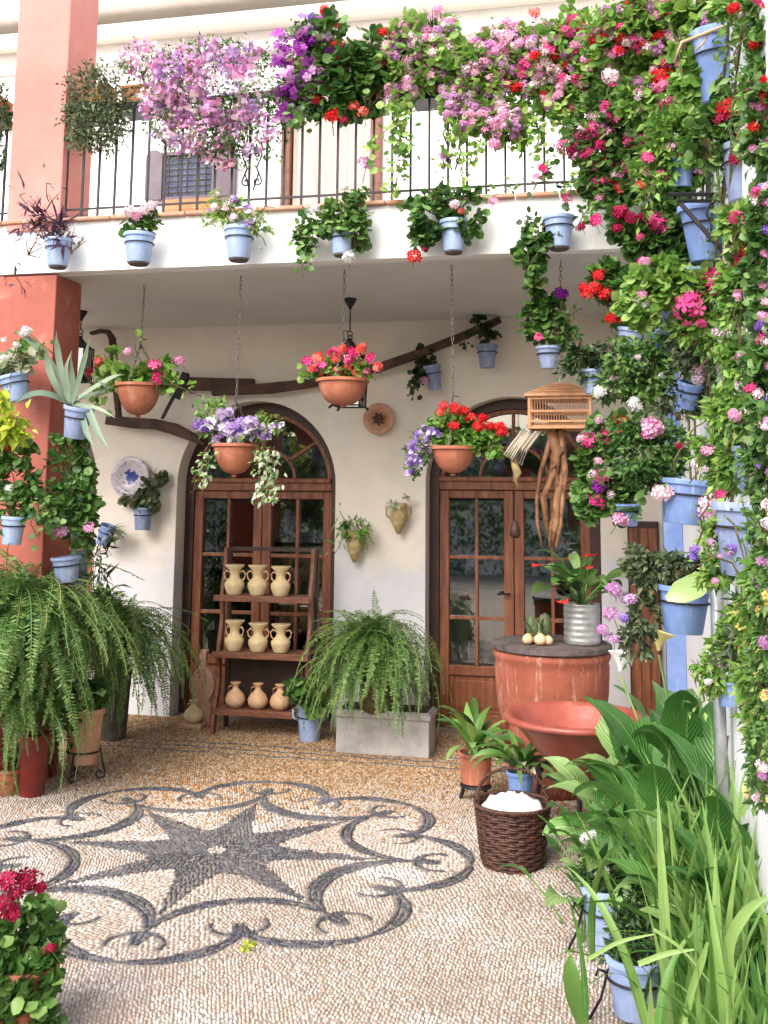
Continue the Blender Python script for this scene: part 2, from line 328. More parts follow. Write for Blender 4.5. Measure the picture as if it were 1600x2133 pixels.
ROUND, OVAL, NARROW, STAR, TRUMPET = tpl_round(), tpl_oval(), tpl_oval(.22, .05, -.1), tpl_star(), tpl_star(5, .40)
def head_mesh(colr, n=20, flat=.75, fs=.62):
    i = np.arange(n)+.5; ph = np.arccos(1-1.45*i/n); th = pi*(1+5**.5)*i
    D = np.stack([np.cos(th)*np.sin(ph), np.sin(th)*np.sin(ph), np.cos(ph)], 1)+R.randn(n, 3)*.08
    sk = R.randn(3)*.16; P = D*np.array([.36, .36, .36*flat])*(1+R.randn(n, 1)*.14)*(1+(D@sk)[:, None]*1.6); kp = R.rand(n) < .90; P, D_ = P[kp], D[kp]; n = len(P)
    N = unit(D_+R.randn(n, 3)*.22); T = unit(np.cross(N, R.randn(n, 3)))
    V, Fc, A = scatter(STAR, P, T, N, np.full(n, fs)*(.7+R.rand(n)*.5)); A = np.clip(A*.8+.1+R.randn()*.12, 0, 1)
    k5 = np.array([[.03, 0, .1], [-.02, .03, .1], [-.02, -.03, .1], [.05, .30, -1.3], [.0, .33, -1.3], [.0, .27, -1.3]]); o = len(V); V = np.concatenate([V, k5]); nf = len(Fc)
    Fc = np.concatenate([Fc, np.array([(0, 1, 4), (0, 4, 3), (1, 2, 5), (1, 5, 4), (2, 0, 3), (2, 3, 5)])+o]); A = np.concatenate([A, np.full(6, .5)])
    me = fast_mesh('flower_head', V, Fc, A, 'petal_'+colr); me.materials.append(M['stem_green']); mi = np.zeros(len(Fc), np.int32); mi[nf:] = 1; me.polygons.foreach_set('material_index', mi); return me
HEADS = {}
def heads(c):
    if c not in HEADS: HEADS[c] = [head_mesh(c, q) for q in (12, 16, 18, 20, 22, 26)]
    return HEADS[c]
FLOR = {}
def florets(c):     # loose sprig of single open flowers
    if c not in FLOR:
        L_ = []
        for q in range(4):
            n = 5; P = R.randn(n, 3)*np.array([.5, .5, .3]); N = unit(R.randn(n, 3)*.5+np.array([0, -.5, .8])); T = unit(np.cross(N, R.randn(n, 3)))
            V, Fc, A = scatter(TRUMPET, P*.5, T, N, .66+R.rand(n)*.3); L_.append(fast_mesh('flower_sprig', V, Fc, A, 'petal_'+c))
        FLOR[c] = L_
    return FLOR[c]
FINE = {}
def fine(c):
    if c not in FINE:
        L_ = []
        for q in range(5):
            n = 10; P = np.stack([R.uniform(-.6, .6, n), R.uniform(-.35, .35, n), R.uniform(-.5, .5, n)], 1); N = unit(R.randn(n, 3)*.45+np.array([0, -.8, .6])); T = unit(np.cross(N, R.randn(n, 3)))
            V, Fc, A = scatter(TRUMPET, P, T, N, .34+R.rand(n)*.2); L_.append(fast_mesh('flower_spray', V, Fc, A, 'petal_'+c))
        FINE[c] = L_
    return FINE[c]
def put_flower(root, P, size, c, sprig=False, name=None):
    me = rnd.choice(fine(c) if sprig == 'fine' else florets(c) if sprig else heads(c)); L0 = root.location
    tilt = (rnd.uniform(.25, 1.0), rnd.uniform(-.35, .35), rnd.uniform(-.6, .6)) if not sprig else (rnd.uniform(-.3, .5), rnd.uniform(-.3, .3), rnd.uniform(-3, 3))
    s_ = size*rnd.uniform(.9, 1.12)
    nm_ = name or ('flower_spray' if sprig == 'fine' else 'flower_sprig' if sprig else 'flower_head'); o_ = link(nm_, me, root, [P[i]-L0[i] for i in range(3)], tilt, s_)
    if sprig == 'fine': o_['kind'] = 'stuff'
    return o_
def foliage_pts(blobs, n, clump=.30, edge=.55):
    """blobs: (centre, axes). returns points and outward directions, gathered in clumps"""
    vol = np.array([b[1][0]*b[1][2] for b in blobs]); pr = vol/vol.sum(); Ps = []; Os = []
    for (c, ax), q in zip(blobs, pr):
        m_ = max(8, int(n*q)); k = max(3, m_//14)
        u = unit(R.randn(k, 3)); rad = edge+(1-edge)*R.rand(k, 1)**.6; cl = u*rad*(1+.12*R.randn(k, 1))
        idx = R.randint(0, k, m_); p = cl[idx]+R.randn(m_, 3)*clump*.55
        Ps.append(p*np.array(ax)+np.array(c)); Os.append(unit(p))
    return np.concatenate(Ps), np.concatenate(Os)
def foliage(root, blobs, n, tpl, size, m, clump=.30, edge=.5, droop=.35, strands=(), name='foliage', stems=True, sw=.003):
    if n > 110 and size < .07: n = int(n*1.45); size *= .84
    P, O = foliage_pts(blobs, n, clump, edge); k = len(P)
    N = unit(O*.5+np.array([0, -.3, .6])+R.randn(k, 3)*.55); T = unit(O*.8+np.array([0, -.1, -droop])+R.randn(k, 3)*.55)
    S = size*(.6+R.rand(k)*.75); sets = [scatter(tpl, P, T, N, S, np.clip(R.rand(k)*.75+.25*(R.rand(k)), 0, 1))]
    g = G()
    for st in strands:        # (points, leaves)
        pts = [Vector(q) for q in st[0]]; g.tube(pts, sw, 4)
        q = st[1]; tt = R.rand(q)*(len(pts)-1); i0 = np.minimum(tt.astype(int), len(pts)-2); fr_ = (tt-i0)[:, None]
        pa = np.array([list(v) for v in pts]); pp = pa[i0]*(1-fr_)+pa[i0+1]*fr_; off = R.randn(q, 3); pp = pp+off*size*.5
        sets.append(scatter(tpl, pp, unit(off+np.array([0, 0, -.4])), unit(R.randn(q, 3)*.5+np.array([0, -.5, .7])), size*(.5+R.rand(q)*.6)))
    V = np.concatenate([s_[0] for s_ in sets]); o = 0; Fs = []
    for s_ in sets: Fs.append(s_[1]+o); o += len(s_[0])
    L0 = np.array(root.location)
    f = link(name, fast_mesh(name, V-L0, np.concatenate(Fs), np.concatenate([s_[2] for s_ in sets]), m), root); f['kind'] = 'stuff'
    if stems:
        for c, ax in blobs:
            base = Vector(c)-Vector((0, 0, ax[2]*.9))
            for j in range(7):
                u = unit(R.randn(3)); tgt = Vector(c)+Vector((u[0]*ax[0]*.9, u[1]*ax[1]*.9, u[2]*ax[2]*.9)); mid = (base+tgt)/2+Vector(R.randn(3)*.12*ax[0])
                g.tube([base, mid, tgt], [sw*1.4, sw, sw*.6], 4)
    if g.v: s_ = part('stems', g, 'stem', root); s_['kind'] = 'stuff'
    return f
def blob(x, y, rx, ry, Y, th=None, s=1.0):
    c = at(x, y, Y); k = mpp(c); return (c, (rx*k*s, (th if th is not None else min(rx, ry)*k*.8), ry*k*s))
def strand(x0, y0, x1, y1, Y, n=14, sag=.06, k=6):
    p = at(x0, y0, Y); q = at(x1, y1, Y); out = []
    for i in range(k+1):
        t_ = i/k; z = p*(1-t_)+q*t_; z = z+np.array([rnd.uniform(-.02, .02), -sag*math.sin(pi*t_)+rnd.uniform(-.01, .01), sag*.6*math.sin(pi*t_*.8)]); out.append(z)
    return (out, n)
def frond_mesh(L_, el, droop, pairs=34, wd=.055, m='frond', seed=0):
    rr = np.random.RandomState(seed); n = pairs; t_ = np.linspace(0, 1, n+1); ang = el-(el+droop)*(1-(1-t_)**1.7)
    st = L_/n; pts = [np.zeros(3)]; cur = rr.randn()*.5; az = 0
    for i in range(n):
        az += cur/n; pts.append(pts[-1]+st*np.array([math.sin(az)*math.cos(ang[i]), math.cos(az)*math.cos(ang[i]), math.sin(ang[i])]))
    pts = np.array(pts); g = G(); g.tube(pts[::3], .0022, 3, False, .8); V = []; Fc = []; A = []
    for i in range(1, n+1):
        d = unit(pts[i]-pts[i-1]); sd_ = unit(np.cross(d, [0, 0, 1.0])+1e-6); u = np.cross(sd_, d)
        wl = wd*min(1, i/n*9)*(1-(i/n)**2.2*.85)*rr.uniform(.75, 1.15)
        for sg in (-1, 1):
            wl *= rr.choice([1, 1, 1, 1, .55]); tip = pts[i]+sd_*sg*wl+d*wl*rr.uniform(.0, .5)-u*wl*rr.uniform(-.25, .55); h = d*st*.50*rr.uniform(.8, 1.2); o = len(V)
            mid = (pts[i]+tip)/2; V += [pts[i]-h*.5, mid-h*.7, tip, mid+h*.7+u*.002]; Fc += [(o, o+1, o+2), (o, o+2, o+3)]; A += [rr.uniform(.1, 1)*.7+.15*(i/n)]*4
    me = bpy.data.meshes.new('frond'); o = len(g.v); me.from_pydata([tuple(q) for q in g.v]+[tuple(q) for q in V], [], list(g.f)+[tuple(j+o for j in q) for q in Fc])
    q = me.attributes.new('v', 'FLOAT', 'POINT'); q.data.foreach_set('value', g.a+A); me.materials.append(M[m]); return me
def blade_mesh(L_, wd, el, droop, m, seg=9, fold=.25, seed=0, tipw=.0, v=None, shape='blade', name='leaf', petiole=0):
    rr = np.random.RandomState(seed+11); ang = el; p = np.zeros(3); V = []; Fc = []; az = 0; cur = rr.randn()*.35; tw = rr.randn()*.5
    g = G(); pet = [p.copy()]; AC = []; AL = []
    if petiole:
        for i in range(5):
            az += cur/10; p = p+petiole/5*np.array([math.sin(az)*math.cos(el), math.cos(az)*math.cos(el), math.sin(el)]); pet.append(p.copy()); el -= .07
        g.tube(pet, [.006, .0055, .005, .005, .0045, .004], 5, False, .75); ang = el
    n = seg; base = p.copy()
    for i in range(n+1):
        t_ = i/n
        if shape == 'blade': ww = wd*(1-t_**2.2)*(.55+.9*min(t_*4, 1)*.5)
        elif shape == 'heart': ww = wd*(1+.06*math.sin(t_*9+seed*2))*(1.25*math.sin(pi*(t_*.93+.07)**.62)**.85)*(1+.05*math.sin(t_*17+seed))
        elif shape == 'agave': ww = wd*(1-t_)**.7*(.8+.5*t_)
        else: ww = wd*math.sin(pi*(t_*.94+.05))**.8
        d = np.array([math.sin(az)*math.cos(ang), math.cos(az)*math.cos(ang), math.sin(ang)]); sdv = unit(np.cross(d, [0, 0, 1.0])+1e-6); u = np.cross(sdv, d)
        c_, s_ = math.cos(tw*t_), math.sin(tw*t_); sx = sdv*c_+u*s_; ux = u*c_-sdv*s_
        rip = .06*ww*math.sin(t_*11+seed*1.7)
        V += [p-sx*ww*.5+ux*(fold*ww*.5+rip), p-sx*ww*.26+ux*fold*ww*.2, p, p+sx*ww*.26+ux*fold*ww*.2, p+sx*ww*.5+ux*(fold*ww*.5-rip)]
        p = p+d*L_/n; ang -= droop/n*(.4+1.2*t_); az += cur/n
    for i in range(n):
        for j in range(4): o = i*5+j; Fc.append((o, o+1, o+6, o+5))
    if shape == 'heart' and petiole:    # the two lobes behind the stalk
        d = unit(np.array(V[7])-np.array(V[2])); o = len(V); L5 = [np.array(q) for q in V[5:10]]
        V += [L5[0]-d*L_*.20, L5[1]-d*L_*.24, L5[3]-d*L_*.24, L5[4]-d*L_*.20]; Fc += [(o, o+1, 1, 0), (o+2, o+3, 4, 3), (o+1, 2, 1), (o+2, 3, 2)]
    vv = v if v is not None else rr.uniform(.15, .9); n0 = len(g.v); g.add(V, Fc, vv); me = g.mesh(name, m, smooth=True)
    ac = [.5]*n0+[(-1, -.52, 0, .52, 1)[i % 5] for i in range((n+1)*5)]+[-1, -.52, .52, 1]*4; al = [0.]*n0+[(i//5)/n for i in range((n+1)*5)]+[-.15]*16
    for nm_, arr in (('ac', ac), ('al', al)):
        q = me.attributes.new(nm_, 'FLOAT', 'POINT'); q.data.foreach_set('value', arr[:len(me.vertices)])
    return me
# ------------------------------------------------------------------ pots
def pot_prof(rt, rb, h, rim=.12, lip=.10, t_=.008):
    hr = h*rim; return [(0.001, 0), (rb*.96, 0), (rb, h*.02), (rt*.97*(1-.02)-(rt-rb)*rim, h-hr), (rt*(1+lip*.2), h-hr+.001), (rt*(1+lip*.35), h-.003), (rt*(1+lip*.2), h), (rt-t_, h), (rt-t_*1.3, h-hr*1.2)]
def add_pot(root, c, rt, rb, h, m, rot=None, ring=False, band=0, k=28, soil=True, wob=0):
    """c = centre of the pot's foot"""
    g = G().lathe(pot_prof(rt, rb, h), c, k, rot, wob=wob); p = part('pot', g, m, root, smooth=True)
    e_ = p.modifiers.new('edges', 'EDGE_SPLIT'); e_.split_angle = math.radians(40)
    up = Vector((0, 0, h-h*.10)); up = rot@up if rot is not None else up
    if soil: part('soil', G().disc(rt*.93, (c[0]+up[0], c[1]+up[1], c[2]+up[2]), 20, rot), 'soil', root)
    if ring:
        q = Vector((0, 0, h*.66)); q = rot@q if rot is not None else q; rr = rb+(rt-rb)*.66+.004; pts = []
        for j in range(21):
            v = Vector((rr*math.cos(2*pi*j/20), rr*math.sin(2*pi*j/20), 0)); v = rot@v if rot is not None else v; pts.append((c[0]+q[0]+v[0], c[1]+q[1]+v[1], c[2]+q[2]+v[2]))
        part('ring', G().tube(pts, .004, 5, False), 'iron', root, smooth=True)
    return p
def pot_px(x, yt, yb, wt, wb, Y):
    """pot seen with its rim at yt and foot at yb, widths wt and wb in photo pixels, standing at depth Y"""
    c = at(x, yb, Y); k = mpp(c); return c, wt*k/2, wb*k/2, (yb-yt)*k
def tilt(ax=0, ay=0): return Matrix.Rotation(ax, 3, 'X')@Matrix.Rotation(ay, 3, 'Y')
def potted(name, label, cat, px, Y, blobs, n, tpl, size, leafm, potm='blue_pot', fl=(), rot=None, ring=True, group=None, strands=(), edge=.5, droop=.35, clump=.3, rand=None, sprig=False, bY=None):
    c, rt, rb, h = pot_px(*px, Y); root = thing(name, label, cat, c, group); add_pot(root, c, rt, rb, h, potm, rot, ring)
    bl = [blob(*b_, bY or Y) if len(b_) == 4 else blob(*b_) for b_ in blobs]
    foliage(root, bl, n, tpl, size, leafm, clump, edge, droop, strands)
    flowers(root, fl, bl, rand, sprig, (bY or Y)); return root
def flowers(root, fl, bl, rand, sprig, Y):
    for x, y, d, c in fl:
        P = at(x, y, Y-.07); put_flower(root, P, d*mpp(P), c, sprig)
    if rand:
        for cnt, d, cols in rand:
            for j in range(cnt):
                ws = [b_[1][0]*b_[1][2] for b_ in bl]; b_ = rnd.choices(bl, ws)[0]; u = R.randn(3); u[1] = -abs(u[1])-.5; u = u/np.linalg.norm(u)
                P = np.array(b_[0])+u*np.array(b_[1])*rnd.uniform(.8, 1.08); put_flower(root, P, d*mpp(P), rnd.choice(cols), sprig)
exec_order = 1
# ================================================================== THE PLACE
YW, YF, ZC, XR = 7.8, 5.73, 3.09, .40
def struct(name, g, m, loc=(0, 0, 0), smooth=False):
    o = link(name, g.mesh(name, m, loc, smooth), None, loc); o['kind'] = 'structure'; o['_w'] = tuple(float(q) for q in loc); return o
# plaster that is cream high up and was whitewashed again lower down
def wall_paint(name, lo, hi, z0, spread):
    m, t, b = newmat(name); n = t.nodes; L = t.links; b.inputs['Roughness'].default_value = .88
    geo = n.new('ShaderNodeNewGeometry'); sp = n.new('ShaderNodeSeparateXYZ'); L.new(geo.outputs['Position'], sp.inputs[0])
    no = n.new('ShaderNodeTexNoise'); no.inputs['Scale'].default_value = 2.2; no.inputs['Detail'].default_value = 7; L.new(geo.outputs['Position'], no.inputs[0])
    a1 = n.new('ShaderNodeMath'); a1.operation = 'MULTIPLY_ADD'; a1.inputs[1].default_value = spread; L.new(no.outputs[0], a1.inputs[0]); L.new(sp.outputs[2], a1.inputs[2])
    mr = n.new('ShaderNodeMapRange'); mr.inputs[1].default_value = z0+spread*.5-.12; mr.inputs[2].default_value = z0+spread*.5+.12; L.new(a1.outputs[0], mr.inputs[0])
    mx = n.new('ShaderNodeMix'); mx.data_type = 'RGBA'; mx.inputs[6].default_value = (*lo, 1); mx.inputs[7].default_value = (*hi, 1); L.new(mr.outputs[0], mx.inputs[0])
    n2 = n.new('ShaderNodeTexNoise'); n2.inputs['Scale'].default_value = 3.5; n2.inputs['Detail'].default_value = 8; n2.inputs['Roughness'].default_value = .7; L.new(geo.outputs['Position'], n2.inputs[0])
    cr = n.new('ShaderNodeValToRGB'); e = cr.color_ramp.elements; e[0].position = .3; e[0].color = (.88, .855, .82, 1); e[1].position = .58; e[1].color = (1, 1, 1, 1); L.new(n2.outputs[0], cr.inputs[0])
    mm = n.new('ShaderNodeMix'); mm.data_type = 'RGBA'; mm.blend_type = 'MULTIPLY'; mm.inputs[0].default_value = .8; L.new(mx.outputs[2], mm.inputs[6]); L.new(cr.outputs[0], mm.inputs[7])
    L.new(mm.outputs[2], b.inputs[0]); bp = n.new('ShaderNodeBump'); bp.inputs['Strength'].default_value = .5; bp.inputs['Distance'].default_value = .02
    n3 = n.new('ShaderNodeTexNoise'); n3.inputs['Scale'].default_value = 7; n3.inputs['Detail'].default_value = 6; L.new(geo.outputs['Position'], n3.inputs[0]); L.new(n3.outputs[0], bp.inputs['Height']); L.new(bp.outputs[0], b.inputs['Normal']); M[name] = m
wall_paint('whitewash', (.70, .695, .715), (.86, .785, .68), 1.25, .8)
# ---- ground: mortar bed with the pebbles standing in it
ground = struct('ground', G().add([(-60, -60, 0), (60, -60, 0), (60, 60, 0), (-60, 60, 0)], [(0, 1, 2, 3)]), 'mortar')
SC = at(450, 1772, 1); SC = atz(450, 1772, 0)[:2]
def pebble_tpl(k=6):
    v = []; f = []
    for z, s_ in ((-.25, 1.0), (.22, .86)):
        for j in range(k): g = 2*pi*j/k; v.append((.5*s_*math.cos(g), .5*s_*math.sin(g), z))
    v.append((0, 0, .45))
    for j in range(k):
        f += [(j, (j+1) % k, k+(j+1) % k), (j, k+(j+1) % k, k+j), (k+j, k+(j+1) % k, 2*k)]
    return np.array(v), np.array(f)
PB = pebble_tpl()
def lay(P, ang, ln, wd, ht):
    n = len(P); c, s_ = np.cos(ang), np.sin(ang); tv, tf = PB
    x = tv[None, :, 0]*wd[:, None]; y = tv[None, :, 1]*ln[:, None]; z = tv[None, :, 2]*ht[:, None]
    V = np.stack([P[:, 0:1]+x*c[:, None]-y*s_[:, None], P[:, 1:2]+x*s_[:, None]+y*c[:, None], z+.001], 2)
    V[:, :, 2] += (R.randn(n)*.0012)[:, None]
    Fc = tf[None]+(np.arange(n)*len(tv))[:, None, None]; return V.reshape(-1, 3), Fc.reshape(-1, 3)
# ornament: eight-pointed star, eight lobes with curled ends round it
curves = []      # (points, half widths)
def arc_pts(a, b_, c_, n=40):   # circle through three points
    (x1, y1), (x2, y2), (x3, y3) = a, b_, c_; d = 2*(x1*(y2-y3)+x2*(y3-y1)+x3*(y1-y2))
    ux = ((x1*x1+y1*y1)*(y2-y3)+(x2*x2+y2*y2)*(y3-y1)+(x3*x3+y3*y3)*(y1-y2))/d; uy = ((x1*x1+y1*y1)*(x3-x2)+(x2*x2+y2*y2)*(x1-x3)+(x3*x3+y3*y3)*(x2-x1))/d
    t1 = math.atan2(y1-uy, x1-ux); t2 = math.atan2(y2-uy, x2-ux); t3 = math.atan2(y3-uy, x3-ux); rr = math.hypot(x1-ux, y1-uy)
    while t2 < t1: t2 += 2*pi
    while t3 < t1: t3 += 2*pi
    if t3 < t2: t3 -= 2*pi; 
    return np.array([(ux+rr*math.cos(t1+(t3-t1)*i/n), uy+rr*math.sin(t1+(t3-t1)*i/n)) for i in range(n+1)])
def pol(r, deg): return (SC[0]+r*math.cos(math.radians(deg)), SC[1]+r*math.sin(math.radians(deg)))
for k_ in range(8):
    t0_ = 5+45*k_; o1 = arc_pts(pol(.99, t0_-22.5), pol(1.235, t0_), pol(.99, t0_+22.5)); s_ = np.linspace(0, 1, len(o1))
    curves.append((o1, .016+.022*np.abs(np.sin(2*pi*s_))**1.5))
    i1 = arc_pts(pol(.99, t0_), pol(.66, t0_+22.5), pol(.99, t0_+45)); s_ = np.linspace(0, 1, len(i1)); curves.append((i1, .012+.030*(np.sin(pi*s_)**2)*(1 if k_ % 2 else .55)+.010*np.abs(np.sin(2*pi*s_))))
    for r_c, dg, ins in ((.99, t0_+22.5, -1), (1.0, t0_, 1)):       # little curls at the cusps
        for sg in (-1, 1):
            c0 = np.array(pol(r_c, dg)); ra = np.array([math.cos(math.radians(dg)), math.sin(math.radians(dg))]); ta = np.array([-ra[1], ra[0]])*sg
            q = np.array([c0+ta*.115*math.sin(u*1.9)+ra*ins*(.10*(1-math.cos(u*1.9))-.02) for u in np.linspace(0, 1, 12)]); curves.append((q, .022-.014*np.linspace(0, 1, 12)))
            q = np.array([c0+ra*ins*.085*u+ta*.012 for u in np.linspace(0, 1, 8)]); curves.append((q, .026-.012*np.linspace(0, 1, 8)))
for yb in (6.80, 6.93, 7.06):
    xs = np.linspace(-5.2, -.3, 140); curves.append((np.stack([xs, yb+.012*np.sin(xs*21+yb*40)], 1), np.full(140, .013)))
def star_in(P):
    d = P-np.array(SC); r = np.hypot(d[:, 0], d[:, 1]); a = (np.degrees(np.arctan2(d[:, 1], d[:, 0]))-5) % 45; a = np.minimum(a, 45-a)*pi/180
    # edge from tip (.80 at 0) to notch (.31 at 22.5 deg), slightly hollow
    h = math.radians(22.5); t_ = a/h; x1, y1 = .82, 0.; x2, y2 = .31*math.cos(h), .31*math.sin(h); lim = (x1*y2-y1*x2)/(np.sin(a)*(x1-x2)+np.cos(a)*(y2-y1)+1e-9)
    return (r < lim*(1-.10*np.sin(pi*np.clip(t_, 0, 1))))
CP = np.concatenate([c[0] for c in curves])
# resample the curves finely and rasterise a mask, 8 mm cells
res = .006; x0g, y0g, x1g, y1g = -5.6, 2.2, .6, 7.9; nx, ny = int((x1g-x0g)/res), int((y1g-y0g)/res); mask = np.zeros((nx, ny), bool)
dark_P = []; dark_A = []; dark_L = []; dark_W = []
for pts, hw in curves:
    sg = np.hypot(*np.diff(pts, axis=0).T); cum = np.concatenate([[0], np.cumsum(sg)]); tot = cum[-1]; n_ = max(4, int(tot/.004)); s_ = np.linspace(0, tot, n_)
    X = np.interp(s_, cum, pts[:, 0]); Y = np.interp(s_, cum, pts[:, 1]); H = np.interp(s_, cum, hw)
    for k_ in range(0, n_):
        r_i = int((H[k_]+.005)/res); i, j = int((X[k_]-x0g)/res), int((Y[k_]-y0g)/res)
        if 0 < i-r_i and i+r_i+1 < nx and 0 < j-r_i and j+r_i+1 < ny:
            gx, gy = np.ogrid[-r_i:r_i+1, -r_i:r_i+1]; mask[i-r_i:i+r_i+1, j-r_i:j+r_i+1] |= (gx*gx+gy*gy <= r_i*r_i+1)
    ds = .0165; s_ = np.arange(0, tot, ds); X = np.interp(s_, cum, pts[:, 0]); Y = np.interp(s_, cum, pts[:, 1]); H = np.interp(s_, cum, hw)
    tx = np.gradient(X); ty = np.gradient(Y); an = np.arctan2(ty, tx)
    for k_ in range(len(s_)):
        rows = max(1, int(round(H[k_]*2/.024)))
        for q in range(rows):
            of = (q-(rows-1)/2)*H[k_]*2/rows; sgn = 1 if q % 2 else -1
            dark_P.append((X[k_]-math.sin(an[k_])*of, Y[k_]+math.cos(an[k_])*of)); dark_A.append(an[k_]-pi/2+sgn*.65+rnd.uniform(-.2, .2)+pi/2*0); dark_L.append(.030 if rows > 1 else .026); dark_W.append(.0155)
def in_mask(P):
    i = ((P[:, 0]-x0g)/res).astype(int); j = ((P[:, 1]-y0g)/res).astype(int); ok = (i >= 0) & (i < nx) & (j >= 0) & (j < ny); out = np.zeros(len(P), bool); out[ok] = mask[i[ok], j[ok]]; return out
def visible(P):
    v = np.concatenate([P, np.zeros((len(P), 1))], 1)-CAM; d = v@FW; x = 800+F*(v@RT)/d; y = CY-F*(v@UP)/d
    return (x > -70) & (x < 1670) & (y < 2210) & (d > 0)
light = [[], [], [], [], []]; cw, cl = .0138, .0262
zones = [0., .38, -.42, .95, -1.1]
def zone_of(P):
    d = P-np.array(SC); r = np.hypot(d[:, 0], d[:, 1]); v = np.sin(P[:, 0]*1.7+np.sin(P[:, 1]*1.3)*1.2)+np.sin(P[:, 1]*2.1-P[:, 0]*.6)
    z = np.where(v > .75, 1, np.where(v < -.75, 2, 0)); sec = (np.degrees(np.arctan2(d[:, 1], d[:, 0])+pi)/22.5).astype(int)
    return np.where(r < 1.2, np.array([0, 1, 3, 4, 2, 0, 1, 2, 3, 4, 0, 2, 1, 3, 0, 4, 2])[sec], z)
LP = []; LA = []
for zi, an in enumerate(zones):
    gx = np.arange(-7, 7, cw); gy = np.arange(-7, 7, cl); X, Y = np.meshgrid(gx, gy); Y = Y+((np.arange(X.shape[1]) % 2)*cl*.5)[None, :]
    X = X.ravel()+R.randn(X.size)*.0017; Y = Y.ravel()+R.randn(Y.size)*.0035; c, s_ = math.cos(an), math.sin(an); P = np.stack([X*c-Y*s_-2.4, X*s_+Y*c+5.], 1)
    P = P[(P[:, 0] > -5.6) & (P[:, 0] < XR) & (P[:, 1] > 2.6) & (P[:, 1] < YW-.02)]; P = P[visible(P)]; P = P[zone_of(P) == zi]; LP.append(P); LA.append(np.full(len(P), an))
LP = np.concatenate(LP); LA = np.concatenate(LA)+R.randn(len(LP))*.13
st = star_in(LP); cur = in_mask(LP); seye = np.hypot(*(LP-np.array(SC)).T) < .045
d_ = LP-np.array(SC); sa = np.arctan2(d_[:, 1], d_[:, 0]); tipa = np.radians(np.round((np.degrees(sa)-5)/45)*45+5)
# star pebbles
SP = LP[st & ~cur & ~seye]; SA = tipa[st & ~cur & ~seye]-pi/2+R.randn(len(SP))*.35
keep = ~st & ~cur | (seye & ~cur); LPk = LP[keep]; LAk = LA[keep]
dP = np.array(dark_P); ok = visible(dP) & (dP[:, 0] < XR) & (dP[:, 1] < YW-.05); dP = dP[ok]; dA = np.array(dark_A)[ok]; dL = np.array(dark_L)[ok]; dW = np.array(dark_W)[ok]
n1, n2 = len(LPk), len(SP); print('pebbles', n1, n2, len(dP))
near = np.argsort(np.hypot(LPk[:, 0]+1.0, LPk[:, 1]-2.9))
vis = (lambda v: (lambda d, x, y: (x > 60) & (x < 1180) & (y < 2125))((v@FW), 800+F*(v@RT)/(v@FW), CY-F*(v@UP)/(v@FW)))(np.concatenate([LPk, np.zeros((n1, 1))], 1)-CAM)
near = near[vis[near]]; own = near[np.argsort(-0.0*near)][:300]; rest = np.ones(n1, bool); rest[own] = False
def pf(name, P, A, ln, wd, m, val=None):
    n_ = len(P); V, T = lay(P, A, ln*(.8+R.rand(n_)*.38), wd*(.8+R.rand(n_)*.36), .0125*(.75+R.rand(n_)*.5))
    o = link(name, fast_mesh(name, V, T, np.repeat(R.rand(n_) if val is None else val, 13), m, True), ground); o['kind'] = 'stuff'; return o
farr = (LPk[:, 1]+.25*np.sin(LPk[:, 0]*2)+R.randn(n1)*.35) > 5.9  # pebbles towards the back wall get the shade-tinted ochre
pf('pebbles', LPk[rest & ~farr], LAk[rest & ~farr], .0252, .0134, 'pebble'); pf('pebbles', LPk[rest & farr], LAk[rest & farr], .0252, .0134, 'pebble_ochre_shade')
pf('dark_pebbles', SP, SA, .0248, .0136, 'pebble_dark'); pf('dark_pebbles', dP, dA, dL, dW, 'pebble_dark')
pms = [fast_mesh('pebble', *(lambda vt: (vt[0], vt[1]))(lay(np.zeros((1, 2)), np.zeros(1), np.array([.0252*q]), np.array([.0134*w_]), np.array([.016]))), np.full(13, rnd.random()), 'pebble', True) for q, w_ in ((1, 1), (.85, 1.05), (1.1, .9), (.95, 1.1), (1.15, 1), (.9, .85), (1.05, .95), (1, .8))]
for i in own: link('pebble', pms[rnd.randrange(8)], ground, (LPk[i, 0], LPk[i, 1], 0), (0, 0, LAk[i]))
# ---- back wall with arched openings
DOORS = [(-5.45, -4.15, 1.83), (-3.44, -2.12, 1.81), (-1.41, -.11, 1.83)]
out = [(-9, 0)]
for x0, x1, zs in DOORS:
    r = (x1-x0)/2; out += [(x0, 0), (x0, zs)]+[((x0+x1)/2-r*math.cos(pi*i/28), zs+r*math.sin(pi*i/28)) for i in range(1, 28)]+[(x1, zs), (x1, 0)]
out += [(XR, 0), (XR, ZC), (-9, ZC)]
g = G(); tri = tessellate_polygon([[Vector((x, z, 0)) for x, z in out]]); g.add([(x, YW, z) for x, z in out], [tuple(t_) for t_ in tri])
for i, (x0, x1, zs) in enumerate(DOORS):
    r = (x1-x0)/2; pr = [(x0, 0), (x0, zs)]+[((x0+x1)/2-r*math.cos(pi*i/28), zs+r*math.sin(pi*i/28)) for i in range(1, 28)]+[(x1, zs), (x1, 0)]
    g.add([(x, YW, z) for x, z in pr]+[(x, YW+.32, z) for x, z in pr], [(j, j+1, j+1+len(pr), j+len(pr)) for j in range(len(pr)-1)])
back_wall = single('back_wall', 'whitewashed back wall of the arcade, pierced by round-arched doors', 'wall', g, 'whitewash', (0, YW, 0), kind='structure')
